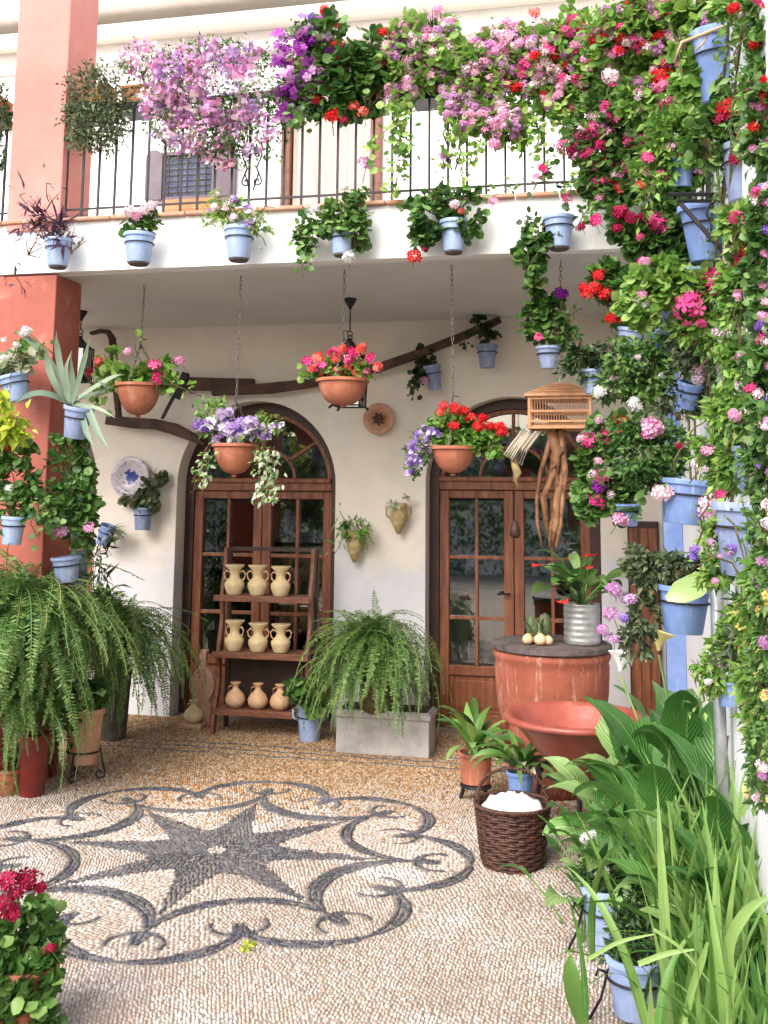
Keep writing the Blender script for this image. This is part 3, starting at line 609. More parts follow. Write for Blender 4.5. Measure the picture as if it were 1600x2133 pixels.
# rooms behind the doors
g = G(); X0, X1, Y0_, Y1_, Z1 = -9, XR, YW+.33, 11.5, 3.0
g.add([(X0, Y0_, .002), (X1, Y0_, .002), (X1, Y1_, .002), (X0, Y1_, .002), (X0, Y0_, Z1), (X1, Y0_, Z1), (X1, Y1_, Z1), (X0, Y1_, Z1)], [(0, 1, 2, 3), (7, 6, 5, 4), (2, 6, 7, 3), (1, 5, 6, 2), (0, 3, 7, 4)])
struct('room_interior', g, 'room')
def arch_ring(g, x0, x1, zs, wd, y0, y1, base=0, zb=0):
    cx = (x0+x1)/2; r = (x1-x0)/2; o_ = [(x0, zb), (x0, zs)]+[(cx-r*math.cos(pi*i/32), zs+r*math.sin(pi*i/32)) for i in range(1, 32)]+[(x1, zs), (x1, zb)]
    r2 = r-wd; i_ = [(x0+wd, zb), (x0+wd, zs)]+[(cx-r2*math.cos(pi*i/32), zs+r2*math.sin(pi*i/32)) for i in range(1, 32)]+[(x1-wd, zs), (x1-wd, zb)]
    n = len(o_); v = [(x, y0, z) for x, z in o_]+[(x, y0, z) for x, z in i_]+[(x, y1, z) for x, z in o_]+[(x, y1, z) for x, z in i_]
    f = []
    for j in range(n-1): f += [(j, j+1, n+j+1, n+j), (n+j, n+j+1, 3*n+j+1, 3*n+j), (2*n+j, 3*n+j, 3*n+j+1, 2*n+j+1), (j, 2*n+j, 2*n+j+1, j+1)]
    g.add(v, f)
def arched_door(x0, x1, zs, label, grp='arched glazed doors of the arcade'):
    yd = YW+.22; t_ = thing('arched_door', label, 'door', ((x0+x1)/2, yd, 0), grp); g = G(); arch_ring(g, x0+.003, x1-.003, zs, .075, yd-.05, yd+.05)
    part('frame', g, 'wood_dark', t_, bevel=.004); g = G(); arch_ring(g, x0+.078, x1-.078, zs, .035, yd-.03, yd+.04, zb=zs-.0); part('fanlight_frame', g, 'wood', t_, bevel=.003)
    cx = (x0+x1)/2; a, b_ = x0+.078, x1-.078; g = G().box((cx, yd-.005, zs), (b_-a, .10, .10)); g.box((cx, yd-.065, zs+.030), (b_-a, .03, .03)); part('transom', g, 'wood', t_, bevel=.004)
    r = (b_-a)/2-.035; g = G(); rr = .26
    for i in range(16):
        p1 = (cx-rr*math.cos(pi*i/16), yd, zs+.05+rr*math.sin(pi*i/16)*.9); p2 = (cx-rr*math.cos(pi*(i+1)/16), yd, zs+.05+rr*math.sin(pi*(i+1)/16)*.9); g.bar(p1, p2, .03, .022, (0, 1, 0))
    part('muntin', g, 'wood', t_)
    for an in (38, 90, 142):
        c, s_ = math.cos(math.radians(an)), math.sin(math.radians(an)); part('muntin', G().bar((cx+rr*c, yd, zs+.05+rr*s_*.9), (cx+r*c, yd, zs+r*s_), .03, .024, (0, 1, 0)), 'wood', t_)
    pv = [(cx+r*math.cos(pi*i/24), yd+.01, zs+.05+(r-.05)*math.sin(pi*i/24)) for i in range(25)]; part('pane', G().add(pv, [tuple(range(25))]), 'glass', t_)
    zt = zs-.05; zr = [zt-.07, zt-.07-.445, zt-.07-.90, .46]
    for side in (0, 1):
        l0, l1 = (a, cx-.003) if side == 0 else (cx+.003, b_); d = part('door_leaf', G().box((l0+.036, yd-.004, zt/2), (.072, .05, zt-.01)).box((l1-.036, yd-.004, zt/2), (.072, .05, zt-.01)).box(((l0+l1)/2, yd-.004, zt-.035), (l1-l0-.146, .046, .06)).box(((l0+l1)/2, yd-.004, .42), (l1-l0-.146, .046, .07)).box(((l0+l1)/2, yd-.004, .055), (l1-l0-.146, .046, .10)), 'wood', t_, bevel=.004)
        pl, pr_ = l0+.073, l1-.073; mid = (pl+pr_)/2
        part('panel', G().box((mid, yd+.004, .245), (pr_-pl, .02, .28)).box((mid, yd-.008, .245), (pr_-pl-.07, .014, .20)), 'wood', d, bevel=.004)
        part('muntin', G().box((mid, yd, (zt-.065+.455)/2), (.024, .03, zt-.065-.455)), 'wood', d, bevel=.003)
        for zz in zr[1:3]: part('muntin', G().box((mid, yd-.003, zz), (pr_-pl, .03, .026)), 'wood', d, bevel=.003)
        for q in range(3):
            for s_ in (0, 1):
                xa, xb = (pl, mid-.012) if s_ == 0 else (mid+.012, pr_); za, zb = zr[q+1]+.013, zr[q]-.013
                part('pane', G().box(((xa+xb)/2, yd+.012, (za+zb)/2), (xb-xa, .004, zb-za)), 'glass', d)
        part('handle', G().tube([(l1-.036 if side == 0 else l0+.036, yd-.03, 1.0), (l1-.036 if side == 0 else l0+.036, yd-.075, 1.0), ((l1-.12) if side == 0 else l0+.12, yd-.08, 1.0)], .008, 6), 'iron', d, smooth=True) if side == 0 else None
    return t_
arched_door(*DOORS[0], 'arched dark wooden door half hidden behind the salmon pillar')
arched_door(*DOORS[1], 'arched brown glazed door behind the tiered wooden shelf')
arched_door(*DOORS[2], 'arched brown glazed door behind the birdcage and big clay jar')
def curtain(label, x0, x1, z0, z1, y, m='lace', wv=26):
    g = G(); n = 60; v = [(x0+(x1-x0)*i/n, y+.022*math.sin(i*wv/9.5)+.01*math.sin(i*1.9), z) for z in (z0, z1) for i in range(n+1)]
    g.add(v, [(i, i+1, n+2+i, n+1+i) for i in range(n)]); single('curtain', label, 'curtain', g, m, (x0, y, z0), smooth=True)
curtain('pale lace half curtain low in the right arched door, left of the clay jar', -1.32, -.80, .10, 1.02, YW+.30)
curtain('bright lace strip behind the upper glass of the right arched door', -.44, -.18, .3, 1.75, YW+.30)
g = G()
for i in range(14): g.box((-1.02, YW+.9, .30+i*.05), (.5, .03, .03))
single('bench_slats', 'pale slatted bench back seen through the glass beside the lace curtain', 'bench', g, 'lace', (-1.02, YW+.9, .3))
# narrow dark door at the right end
c = thing('cupboard_door', 'narrow dark wooden door in the corner beside the blue pilaster', 'door', (.19, YW-.02, 0)); part('frame', G().box((.19, YW-.03, .78), (.22, .055, 1.56)), 'wood_dark', c, bevel=.005)
for q in range(3): part('plank', G().box((.125+q*.065, YW-.066, .77), (.062, .016, 1.48)), 'wood', c, bevel=.003)
# ---- balcony
bal = thing('balcony', 'white plastered balcony running over the arcade with a terracotta coping', 'balcony', (-2, YF, ZC)); 
part('slab', G().box((-4.3+.0, (YF+YW)/2, (ZC+3.405)/2), (9.4-.002, YW-YF-.004, 3.405-ZC)), 'white', bal)
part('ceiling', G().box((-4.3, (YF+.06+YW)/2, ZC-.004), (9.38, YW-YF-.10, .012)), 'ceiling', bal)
for i in range(34): part('tile', G().box((-7.9+i*.25, YF+.10, 3.4175+.001*(i % 3)), (.243, .27, .024)), 'coping', bal, bevel=.006)
g = G().box((-4.3, YF+.04, 4.16), (9.38, .03, .035)); g.box((-4.3, YF+.04, 3.50), (9.38, .012, .012))
rail = thing('balcony_railing', 'black iron railing with thin bars and scrolls on the balcony edge', 'railing', (-2, YF+.04, 3.43)); part('rail', g, 'iron', rail)
bm_ = G().box((0, 0, .365), (.013, .013, .73)).mesh('baluster', 'iron')
xb = -5.6
while xb < XR-.02: link('baluster', bm_, rail, (xb+2, 0, 0)); xb += .1115
def scroll(c, s_=1, flip=1, r0=.045, turns=1.4):
    return [(c[0]+flip*(r0*(1-u*.75))*math.cos(u*turns*2*pi-pi/2)*s_, c[1], c[2]+(r0*(1-u*.75))*math.sin(u*turns*2*pi-pi/2)*s_) for u in np.linspace(0, 1, 22)]
for px, py in ((525, 350), (945, 305)):
    c = at(px, py, YF+.025); g = G()
    for fl in (-1, 1):
        for up in (-1, 1):
            g.tube([(c[0]+fl*.03, c[1], c[2]), (c[0]+fl*.055, c[1], c[2]+up*.06)]+[(c[0]+fl*.035+fl*.028*math.cos(q)*(1-q/9), c[1], c[2]+up*(.085+.028*math.sin(q)*(1-q/9))) for q in np.linspace(0, 6.5, 18)], .005, 5)
        g.tube([(c[0]+fl*.01, c[1], c[2]-.14), (c[0]+fl*.045, c[1], c[2]-.03), (c[0]+fl*.03, c[1], c[2])], .005, 5)
    part('scroll', g, 'iron', rail, smooth=True)
# pillar
def prism(g, x0, x1, y0, y1, z0, z1): return g.box(((x0+x1)/2, (y0+y1)/2, (z0+z1)/2), (x1-x0, y1-y0, z1-z0))
pil = thing('pillar', 'salmon red plastered pillar carrying the balcony at its left end', 'pillar', (-3.575, 5.9, 0))
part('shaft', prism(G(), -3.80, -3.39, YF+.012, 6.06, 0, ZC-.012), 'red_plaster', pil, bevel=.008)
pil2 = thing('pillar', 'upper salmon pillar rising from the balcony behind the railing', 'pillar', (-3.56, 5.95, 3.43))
part('shaft', prism(G(), -3.745, -3.37, YF-.02, 6.07, 3.36, 7), 'red_plaster_pale', pil2, bevel=.008)
# upper wall with mouldings, door and window
upw = single('upper_wall', 'bright white wall of the upper storey behind the balcony railing', 'wall', prism(G(), -9, 3, YW, YW+.3, 3.41, 8.5), 'white', (0, YW, 3.4), kind='structure')
g_ = 'cream mouldings along the upper wall'
for (py, hh, dd), lb in zip(((8, .16, .34), (52, .08, .22), (100, .06, .12)), ('topmost and deepest cream moulding above the balcony', 'middle cream moulding above the balcony flowers', 'lowest thin cream moulding above the balcony flowers')):
    z = at(480, py, YW-.15)[2]; single('cornice', lb, 'moulding', G().box((-3, YW-dd/2-.001, z+hh/2), (12, dd, hh)), 'cream', (-3, YW, z), g_, bevel=.008)
def wpx(x0, x1, y0, y1, Y): p, q = at(x0, y1, Y), at(x1, y0, Y); return p[0], q[0], p[2], q[2]
x0, x1, z0, z1 = wpx(600, 790, 120, 440, YW); z0 = 3.42; z1 = 5.25
d = thing('balcony_door', 'brown framed balcony door with grey and beige curtains drawn', 'door', ((x0+x1)/2, YW-.04, z0)); 
for xx in (x0, x1): part('jamb', G().box((xx, YW-.05, (z0+z1)/2), (.075, .10, z1-z0)), 'wood_warm', d, bevel=.004)
part('lintel', G().box(((x0+x1)/2, YW-.05, z1), (x1-x0+.08, .10, .07)), 'wood_warm', d, bevel=.004)
part('door_leaf', G().box(((x0+x1)/2, YW-.012, (z0+z1)/2), (x1-x0-.08, .02, z1-z0-.05)), 'black', d)
n_ = 50; g = G(); v = [(x0+.05+(x1-x0-.10)*i/n_, YW-.045+.014*math.sin(i*1.25)+.006*math.sin(i*2.9), z) for z in (z0+.03, z1-.04) for i in range(n_+1)]; g.add(v, [(i, i+1, n_+2+i, n_+1+i) for i in range(n_)]); part('curtain', g, 'curtain', d, smooth=True)
x0, x1, z0, z1 = wpx(345, 445, 322, 412, YW)
d = thing('window', 'small upper window with dark bars between purple grey shutters', 'window', ((x0+x1)/2, YW-.02, z0))
part('frame', G().box(((x0+x1)/2, YW-.01, z0-.02), (x1-x0+.1, .06, .03)).box(((x0+x1)/2, YW-.01, z1+.02), (x1-x0+.1, .06, .03)), 'shutter', d); part('pane', G().box(((x0+x1)/2, YW-.008, (z0+z1)/2), (x1-x0, .01, z1-z0)), 'blue_grey', d)
for i in range(7): part('bar', G().box(((x0+x1)/2, YW-.035, z0+(z1-z0)*(i+.5)/7), (x1-x0, .012, .014)), 'iron', d)
for i in range(5): part('bar', G().box((x0+(x1-x0)*(i+.5)/5, YW-.045, (z0+z1)/2), (.010, .010, z1-z0)), 'iron', d)
for sx in (x0-.085, x1+.12):
    w_ = .075 if sx < x0 else .10; n_ = 10; o_ = [(sx-w_, z0-.03), (sx+w_, z0-.03), (sx+w_, z1-.02)]+[(sx+w_*math.cos(q), z1-.02+.07*math.sin(q)) for q in np.linspace(.2, pi-.2, n_)]+[(sx-w_, z1-.02)]
    k_ = len(o_); g = G().add([(x, YW-.07, z) for x, z in o_]+[(x, YW-.03, z) for x, z in o_], [tuple(range(k_)), tuple(range(2*k_-1, k_-1, -1))]+[(i, (i+1) % k_, k_+(i+1) % k_, k_+i) for i in range(k_)]); part('shutter', g, 'shutter', d)
part('sill', G().box(((x0+x1)/2+.05, YW-.06, z0-.10), (x1-x0+.06, .12, .09)), 'planter_box', d, bevel=.005)
# right hand wall, with its blue pilaster, downpipe and the far sides of the courtyard
single('right_wall', 'tall white wall on the right hung with blue pots', 'wall', G().box((XR+.15, 1.4, 3.6), (.30, YW*2-3, 7.2)), 'white', (XR, 2, 0), kind='structure')
single('pilaster', 'narrow blue painted strip where the right wall meets the arcade', 'pilaster', prism(G(), XR-.115, XR-.001, YF+.9, YF+1.05, 0, ZC-.02), 'blue_paint', (XR-.06, YF+.95, 0), bevel=.005)
d = thing('downpipe', 'grey downpipe running down the white right wall with one clamp', 'pipe', (XR-.04, 4.05, 0)); part('pipe', G().tube([(XR-.045, 4.05, 0), (XR-.045, 4.05, 1.62)], .022, 14), 'galvanised', d, smooth=True)
part('clamp', G().lathe([(.024, -.012), (.029, -.012), (.029, .012), (.024, .012)], (XR-.045, 4.05, 1.12), 16), 'iron', d)
struct('courtyard_wall', G().box((-12.2, 1, 1.8), (.3, 16, 3.6)), 'white'); struct('courtyard_wall', G().box((-5, -8.2, 1.6), (15, .3, 3.2)), 'white')
g_ = thing('ivy', 'dense ivy covering the courtyard wall opposite the arcade', 'ivy', (-3, -8, 0)); P = np.stack([R.uniform(-11, .4, 9000), -7.9+R.randn(9000)*.12, R.rand(9000)**.8*3.4], 1)
V, T_, A = scatter(OVAL, P, R.randn(9000, 3)+np.array([0, 0, -.6]), R.randn(9000, 3)*.5+np.array([0, 1, .4]), np.full(9000, .15)); q = link('foliage', fast_mesh('foliage', V-np.array(g_.location), T_, A, 'leaf'), g_); q['kind'] = 'stuff'
# ================================================================== MASSES OF FLOWERS ON THE BALCONY RAIL
def planter(root, x, y, wpx_, Y=YF+.12):
    c = at(x, y, Y); k = mpp(c); part('planter', G().box((c[0], c[1], c[2]), (wpx_*k, .16, .13)).box((c[0], c[1]-.012, c[2]+.055), (wpx_*k+.02, .16, .022)), 'planter_box', root, bevel=.005)
    part('bracket', G().box((c[0], c[1], c[2]-.085), (wpx_*k+.04, .20, .03)), 'iron', root)
def mass(name, label, cat, box, blobs, n, tpl, size, lm, fl=(), rand=None, sprig=False, strands=(), Y=YF-.02, group='flowering plants along the balcony railing', **kw):
    root = thing(name, label, cat, at(box[0], box[1], Y+.1), group)
    if box[2]: planter(root, *box)
    bl = [blob(*b_, Y) if len(b_) == 4 else blob(*b_) for b_ in blobs]
    foliage(root, bl, n, tpl, size, lm, strands=strands, **kw); flowers(root, fl, bl, rand, sprig, Y); return root
mass('trailing_succulent', 'grey green bushy trailing plant beside the upper salmon pillar, without flowers', 'plant', (205, 205, 60),
     [(195, 195, 62, 62), (205, 270, 58, 48), (170, 255, 35, 60), (235, 230, 35, 60)], 2600, OVAL, .034, 'leaf_olive', clump=.35, edge=.35, strands=[strand(150, 280, 158, 322, YF-.1, 30), strand(185, 290, 190, 335, YF-.1, 40), strand(250, 280, 262, 318, YF-.1, 30)])
mass('ivy_geranium', 'large cushion of small lilac flowers spilling over the left of the railing', 'plant', (320, 205, 120),
     [(380, 190, 90, 85), (470, 200, 110, 95), (420, 270, 85, 65), (520, 270, 75, 60), (300, 125, 60, 38), (420, 115, 90, 32), (500, 120, 65, 35), (480, 320, 60, 28), (340, 240, 40, 50)], 4600, OVAL, .034, 'leaf',
     rand=[(290, 26, ['lilac', 'lilac', 'pink', 'lilac', 'mauve', 'palepink'])], sprig='fine', edge=.6)
mass('petunia', 'purple petunias between the lilac cushion and the red geraniums', 'plant', (640, 200, 60), [(640, 110, 65, 60), (610, 200, 45, 60), (690, 130, 40, 50), (650, 180, 55, 50)], 1100, OVAL, .045, 'leaf',
     rand=[(44, 26, ['purple', 'purple', 'lilac', 'purple'])], sprig=True, fl=[(585, 75, 34, 'purple'), (640, 80, 38, 'purple'), (665, 50, 30, 'purple'), (645, 35, 26, 'violet'), (600, 185, 34, 'purple'), (590, 228, 30, 'purple'), (690, 112, 30, 'purple'), (575, 130, 30, 'purple')])
mass('potted_geranium', 'scarlet geraniums on the railing above the curtained balcony door', 'plant', (745, 200, 110), [(735, 150, 75, 55), (700, 200, 65, 45), (780, 130, 55, 55), (690, 80, 45, 50), (770, 195, 45, 35)], 1100, ROUND, .062, 'leaf',
     fl=[(676, 20, 24, 'red'), (700, 50, 20, 'red'), (716, 122, 32, 'red'), (766, 146, 34, 'red'), (690, 243, 34, 'red'), (658, 206, 26, 'red'), (735, 222, 26, 'coral'), (758, 232, 26, 'coral'), (792, 132, 26, 'coral'), (800, 68, 22, 'red'), (700, 95, 26, 'red'), (726, 136, 26, 'coral'), (715, 252, 16, 'crimson')], strands=[strand(630, 220, 628, 275, YF-.1, 16), strand(760, 200, 762, 250, YF-.1, 10)])
pk = ['pink', 'lilac', 'pink', 'palepink']
mass('potted_geranium', 'pale pink geraniums on the railing right of the curtained balcony door', 'plant', (893, 185, 50), [(850, 110, 55, 60), (900, 90, 60, 55), (930, 130, 60, 50), (840, 180, 40, 40)], 1300, ROUND, .055, 'leaf_bright',
     fl=[(828, 95, 34, 'lilac'), (872, 112, 34, 'lilac'), (846, 186, 24, 'pink'), (935, 58, 30, 'lilac'), (975, 105, 26, 'lilac'), (812, 182, 24, 'pink'), (912, 20, 24, 'pink')], rand=[(95, 24, pk), ], strands=[strand(840, 250, 762, 345, YF-.1, 30), strand(835, 200, 830, 400, YF-.1, 60), strand(860, 190, 850, 330, YF-.1, 34), strand(820, 210, 835, 300, YF-.12, 30), strand(845, 300, 820, 420, YF-.1, 30)])
mass('spider_plant', 'spiky yellowish grass leaved plant standing up behind the pink geraniums', 'plant', (905, 120, 20), [(905, 90, 22, 18)], 40, NARROW, .06, 'leaf_bright', stems=False)
sp_ = [q for q in bpy.data.objects if q.name == 'spider_plant'][0]
for i in range(26): link('leaf', blade_mesh(.30, .018, rnd.uniform(.9, 1.5), rnd.uniform(.6, 1.6), 'blade', 6, .2, i), sp_, (0, -.02, -.0), (0, 0, rnd.uniform(0, 6.28)))
mass('potted_geranium', 'lilac pink geraniums trailing down in front of the iron scroll', 'plant', (1010, 190, 60), [(1000, 150, 70, 60), (960, 215, 40, 60), (1010, 240, 50, 50), (1060, 260, 45, 40), (1050, 110, 65, 55)], 2300, ROUND, .046, 'leaf_bright',
     fl=[(980, 215, 30, 'lilac'), (1010, 235, 38, 'lilac'), (1045, 250, 40, 'pink'), (1075, 262, 34, 'lilac'), (975, 262, 32, 'lilac'), (1030, 300, 28, 'pink'), (925, 325, 26, 'lilac'), (960, 165, 24, 'pink'), (1060, 65, 32, 'lilac'), (1062, 70, 26, 'hot'), (990, 182, 26, 'lilac'), (1112, 28, 26, 'coral'), (832, 312, 30, 'pink'), (765, 340, 30, 'lilac'), (1120, 120, 26, 'pink'), (1105, 140, 30, 'pink')], rand=[(165, 24, pk)],
     strands=[strand(950, 260, 920, 400, YF-.08, 40), strand(1000, 290, 960, 400, YF-.1, 30), strand(1110, 230, 1125, 335, YF-.1, 50), strand(1120, 260, 1130, 320, YF-.06, 40), strand(960, 250, 965, 380, YF-.1, 30)])
mass('potted_geranium', 'mixed crimson and pink geraniums over the middle of the right railing', 'plant', (1180, 180, 60), [(1150, 120, 75, 70), (1220, 110, 80, 75), (1180, 195, 60, 50), (1090, 170, 50, 45), (1240, 190, 60, 50)], 2600, ROUND, .046, 'leaf_bright',
     fl=[(1212, 115, 34, 'hot'), (1240, 155, 34, 'hot'), (1212, 190, 26, 'hot'), (1275, 165, 38, 'palepink'), (1205, 60, 30, 'lilac'), (1165, 232, 20, 'red'), (1170, 125, 28, 'pink'), (1125, 50, 34, 'palepink'), (1245, 135, 30, 'lilac'), (1110, 145, 28, 'lilac'), (1145, 215, 30, 'pink')], rand=[(160, 24, pk+['hot', 'pink', 'palepink', 'red'])], strands=[strand(1240, 230, 1215, 380, YF-.1, 60), strand(1200, 230, 1165, 300, YF-.1, 30)])
mass('potted_geranium', 'tangled magenta geraniums hiding the right end of the railing', 'plant', (1300, 200, 60), [(1240, 310, 50, 65), (1290, 250, 60, 60), (1330, 330, 60, 70), (1290, 390, 50, 45), (1260, 370, 40, 50), (1310, 170, 55, 50)], 2200, ROUND, .05, 'leaf', Y=YF-.25, group='plants hiding the right end of the balcony', strands=[strand(1240, 250, 1125, 372, YF-.28, 60), strand(1260, 330, 1180, 420, YF-.28, 40), strand(1290, 400, 1205, 475, YF-.28, 50), strand(1270, 300, 1170, 300, YF-.28, 30), strand(1200, 380, 1020, 418, YF-.25, 26)],
     fl=[(1215, 282, 36, 'hot'), (1175, 302, 30, 'hot'), (1312, 300, 36, 'hot'), (1340, 290, 36, 'hot'), (1308, 345, 36, 'hot'), (1290, 392, 28, 'coral'), (1130, 350, 24, 'hot'), (1118, 368, 22, 'pink'), (1180, 415, 24, 'hot'), (1240, 462, 22, 'crimson'), (1350, 380, 24, 'pink'), (1260, 375, 22, 'hot'), (1025, 420, 20, 'pink'), (1250, 412, 24, 'pink')], rand=[(80, 24, ['hot', 'hot', 'pink', 'red', 'palepink'])])
mass('potted_geranium', 'bright scarlet geranium high up beside the big blue pot', 'plant', (1365, 150, 0), [(1340, 60, 80, 65), (1400, 110, 60, 70), (1290, 80, 70, 60), (1370, 200, 70, 60), (1420, 40, 70, 50)], 2600, ROUND, .042, 'leaf_bright', Y=4.9, group='plants hiding the right end of the balcony',
     fl=[(1380, 165, 52, 'red'), (1365, 185, 36, 'red'), (1315, 8, 34, 'red'), (1345, 30, 30, 'hot'), (1418, 70, 36, 'red'), (1432, 18, 34, 'red'), (1475, 42, 44, 'lilac'), (1370, 98, 42, 'lilac'), (1350, 95, 30, 'palepink'), (1275, 160, 34, 'palepink'), (1395, 5, 26, 'lilac'), (1340, 85, 26, 'hot')], rand=[(90, 25, ['palepink', 'lilac', 'hot', 'red', 'pink'])])
mass('trailing_plant', 'dark trailing plant on the railing left of the upper salmon pillar', 'plant', (-5, 230, 40), [(-8, 225, 26, 45), (2, 260, 18, 30), (-5, 330, 14, 40)], 500, OVAL, .036, 'leaf_dark')
# ================================================================== POTS ALONG THE PARAPET
YP = YF-.13
g_ = 'blue pots hung along the white parapet'
def drip(x, y, Y):          # little clay saucer foot under the pots
    pass
bal_pots = [
 ('potted_tradescantia', 'blue pot of spidery dark purple leaves in front of the salmon pillar', (120, 497, 555, 56, 40), [(95, 460, 70, 45), (60, 500, 50, 35), (150, 500, 38, 30)], 90, NARROW, .09, 'leaf_purple', [], [strand(30, 520, 45, 620, YP, 14), strand(100, 420, 105, 390, YP, 8), strand(60, 440, 50, 410, YP, 6)], None),
 ('potted_geranium', 'second parapet pot from the pillar, low green leaves and faded pink flowers', (288, 486, 548, 64, 48), [(288, 468, 44, 20)], 130, ROUND, .05, 'leaf', [(270, 442, 26, 'palepink'), (300, 438, 30, 'palepink'), (318, 428, 24, 'palepink'), (285, 450, 24, 'pink')], [], None),
 ('potted_ivy_geranium', 'blue parapet pot with tiny pale mauve flowers below the lilac cushion', (497, 472, 540, 62, 46), [(490, 450, 60, 32), (470, 425, 40, 26), (530, 460, 34, 30)], 420, OVAL, .04, 'leaf_bright', [], [strand(530, 470, 555, 520, YP-.03, 26), strand(540, 450, 575, 445, YP, 12)], [(20, 16, ['palepink', 'mauve', 'mauve'])]),
 ('potted_geranium', 'parapet pot almost swallowed by trailing leaves with two round white blooms', (712, 478, 530, 48, 38), [(705, 455, 50, 34), (740, 480, 32, 40), (650, 490, 30, 34), (690, 460, 60, 22), (740, 410, 26, 26)], 620, ROUND, .045, 'leaf', [(718, 390, 24, 'white'), (727, 536, 24, 'white'), (655, 436, 30, 'white')], [strand(650, 490, 632, 585, YP-.04, 44), strand(620, 470, 640, 520, YP, 20)], None),
 ('potted_geranium', 'blue parapet pot with one dark red bloom hanging at its lower left', (945, 458, 524, 58, 42), [(900, 450, 50, 50), (975, 470, 34, 26), (940, 420, 50, 30), (880, 490, 26, 34)], 560, ROUND, .048, 'leaf', [(862, 536, 34, 'red'), (885, 520, 16, 'crimson'), (950, 425, 22, 'palepink'), (960, 440, 16, 'coral')], [strand(890, 490, 868, 530, YP-.04, 14), strand(920, 400, 900, 440, YP, 14)], None),
 ('potted_geranium', 'bare topped blue parapet pot, the last before the red flowers', (1165, 450, 516, 66, 46), [(1125, 490, 32, 26), (1105, 540, 26, 34)], 240, ROUND, .045, 'leaf', [], [strand(1130, 470, 1110, 580, YP, 44), strand(1090, 470, 1120, 480, YP, 14)], None)]
for nm, lb, px, bl, n_, tp_, sz, lm, fl, stn, rd in bal_pots:
    t_ = potted(nm, lb, 'plant', px, YP, bl, n_, tp_, sz, lm, 'blue_pale', fl, None, True, g_, stn, rand=rd, sprig=bool(rd)); q_ = t_.location; r_s = px[4]*mpp(q_)/2
    part('saucer', G().lathe([(.001, -.012), (r_s*.8, -.012), (r_s*.92, -.001), (r_s*.5, -.001)], q_, 20), 'stone_slab', t_, smooth=True)
    part('wall_hook', G().bar((q_[0], q_[1], q_[2]+.09), (q_[0], YF+.01, q_[2]+.10), .010, .006), 'iron', t_)
tr = [q for q in bpy.data.objects if q.name == 'potted_tradescantia'][0]
for i in range(40):
    link('leaf', blade_mesh(.17, .022, rnd.uniform(-.2, 1.2), rnd.uniform(.4, 1.4), 'leaf_purple', 5, .3, i, name='leaf'), tr, (rnd.uniform(-.12, .06), rnd.uniform(-.08, .05), rnd.uniform(.12, .34)), (0, 0, rnd.uniform(0, 6.28)))
# ================================================================== HANGING BASKETS AND THEIR CHAINS
def links(g, p, q, step=.030):
    p = Vector(p); q = Vector(q); n = max(2, int((q-p).length/step)); d = (q-p).normalized()
    for i in range(n):
        c = p+(q-p)*(i+.5)/n; s_ = Vector((1, 0, 0)) if i % 2 else Vector((0, 1, 0)); s_ = (s_-d*s_.dot(d)).normalized()
        g.tube([c+d*(step*.62*math.cos(u))+s_*(.0075*math.sin(u)) for u in np.linspace(0, 2*pi, 9)], .0023, 4, False)
def basket(label, px, Y, top, bl, n, tpl, size, lm, fl, rand=None, sprig=False, strands=(), pointed=True, group='terracotta baskets hanging from the balcony', potm='terracotta', extra=None):
    x, yt, yb, wt = px; c = at(x, yt, Y); k = mpp(c); rt = wt*k/2; h = (yb-yt)*k; root = thing('hanging_basket', label, 'hanging plant', (c[0], c[1], c[2]-h), group)
    pr = [(.001, -h*1.04), (.014, -h*1.04), (.018, -h*.99), (.010, -h*.965)]+[(rt*(.12+.86*math.sin(q)**(.95 if pointed else .7)), -h*.95*math.cos(q)**1.15) for q in np.linspace(.02, pi/2-.04, 9)]+[(rt*1.0, -.022), (rt*1.07, -.018), (rt*1.07, 0), (rt*.96, 0), (rt*.93, -.03)]
    b_ = part('pot', G().lathe(pr, c, 32), potm, root, smooth=True); e_ = b_.modifiers.new('edges', 'EDGE_SPLIT'); e_.split_angle = math.radians(40)
    part('soil', G().disc(rt*.95, (c[0], c[1], c[2]-.02)), 'soil', root)
    tp_ = at(top[0], top[1], Y); mid = Vector(c)+Vector((0, 0, .26)); mid.z = min(mid.z, tp_[2]-.05)
    for j in range(3):
        an = j*2.094+.5; part('chain', (lambda g: (links(g, (c[0]+rt*math.cos(an), c[1]+rt*math.sin(an), c[2]), mid), g)[1])(G()), 'chain', root)
    g = G(); g.tube([mid+Vector((.035, 0, .03)), mid+Vector((0, 0, .035)), mid+Vector((-.006, 0, 0)), mid+Vector((.004, 0, -.03))], .005, 5); part('hook', g, 'iron', root)
    g = G(); links(g, mid+Vector((0, 0, .02)), (tp_[0], tp_[1], ZC-.01)); part('chain', g, 'chain', root)
    B = [blob(*b, Y) for b in bl]; foliage(root, B, n, tpl, size, lm, strands=strands, edge=.45); flowers(root, fl, B, rand, sprig, Y); return root
YB = YF+.15
basket('left hanging terracotta basket, broad leaves and a few magenta blooms over the plough share', (290, 800, 868, 92), YB+.25, (303, 560),
       [(290, 785, 60, 26), (245, 790, 48, 26), (340, 790, 42, 20), (230, 745, 26, 20), (330, 760, 30, 16)], 420, ROUND, .058, 'leaf_bright', [(266, 732, 22, 'pink'), (322, 762, 26, 'hot'), (374, 752, 28, 'pink'), (327, 786, 24, 'hot'), (190, 778, 30, 'crimson'), (205, 752, 22, 'coral'), (175, 770, 18, 'crimson')],
       strands=[strand(340, 800, 420, 835, YB+.2, 18), strand(235, 800, 205, 850, YB+.2, 30), strand(300, 760, 285, 700, YB+.25, 4), strand(230, 790, 190, 820, YB+.2, 20)])
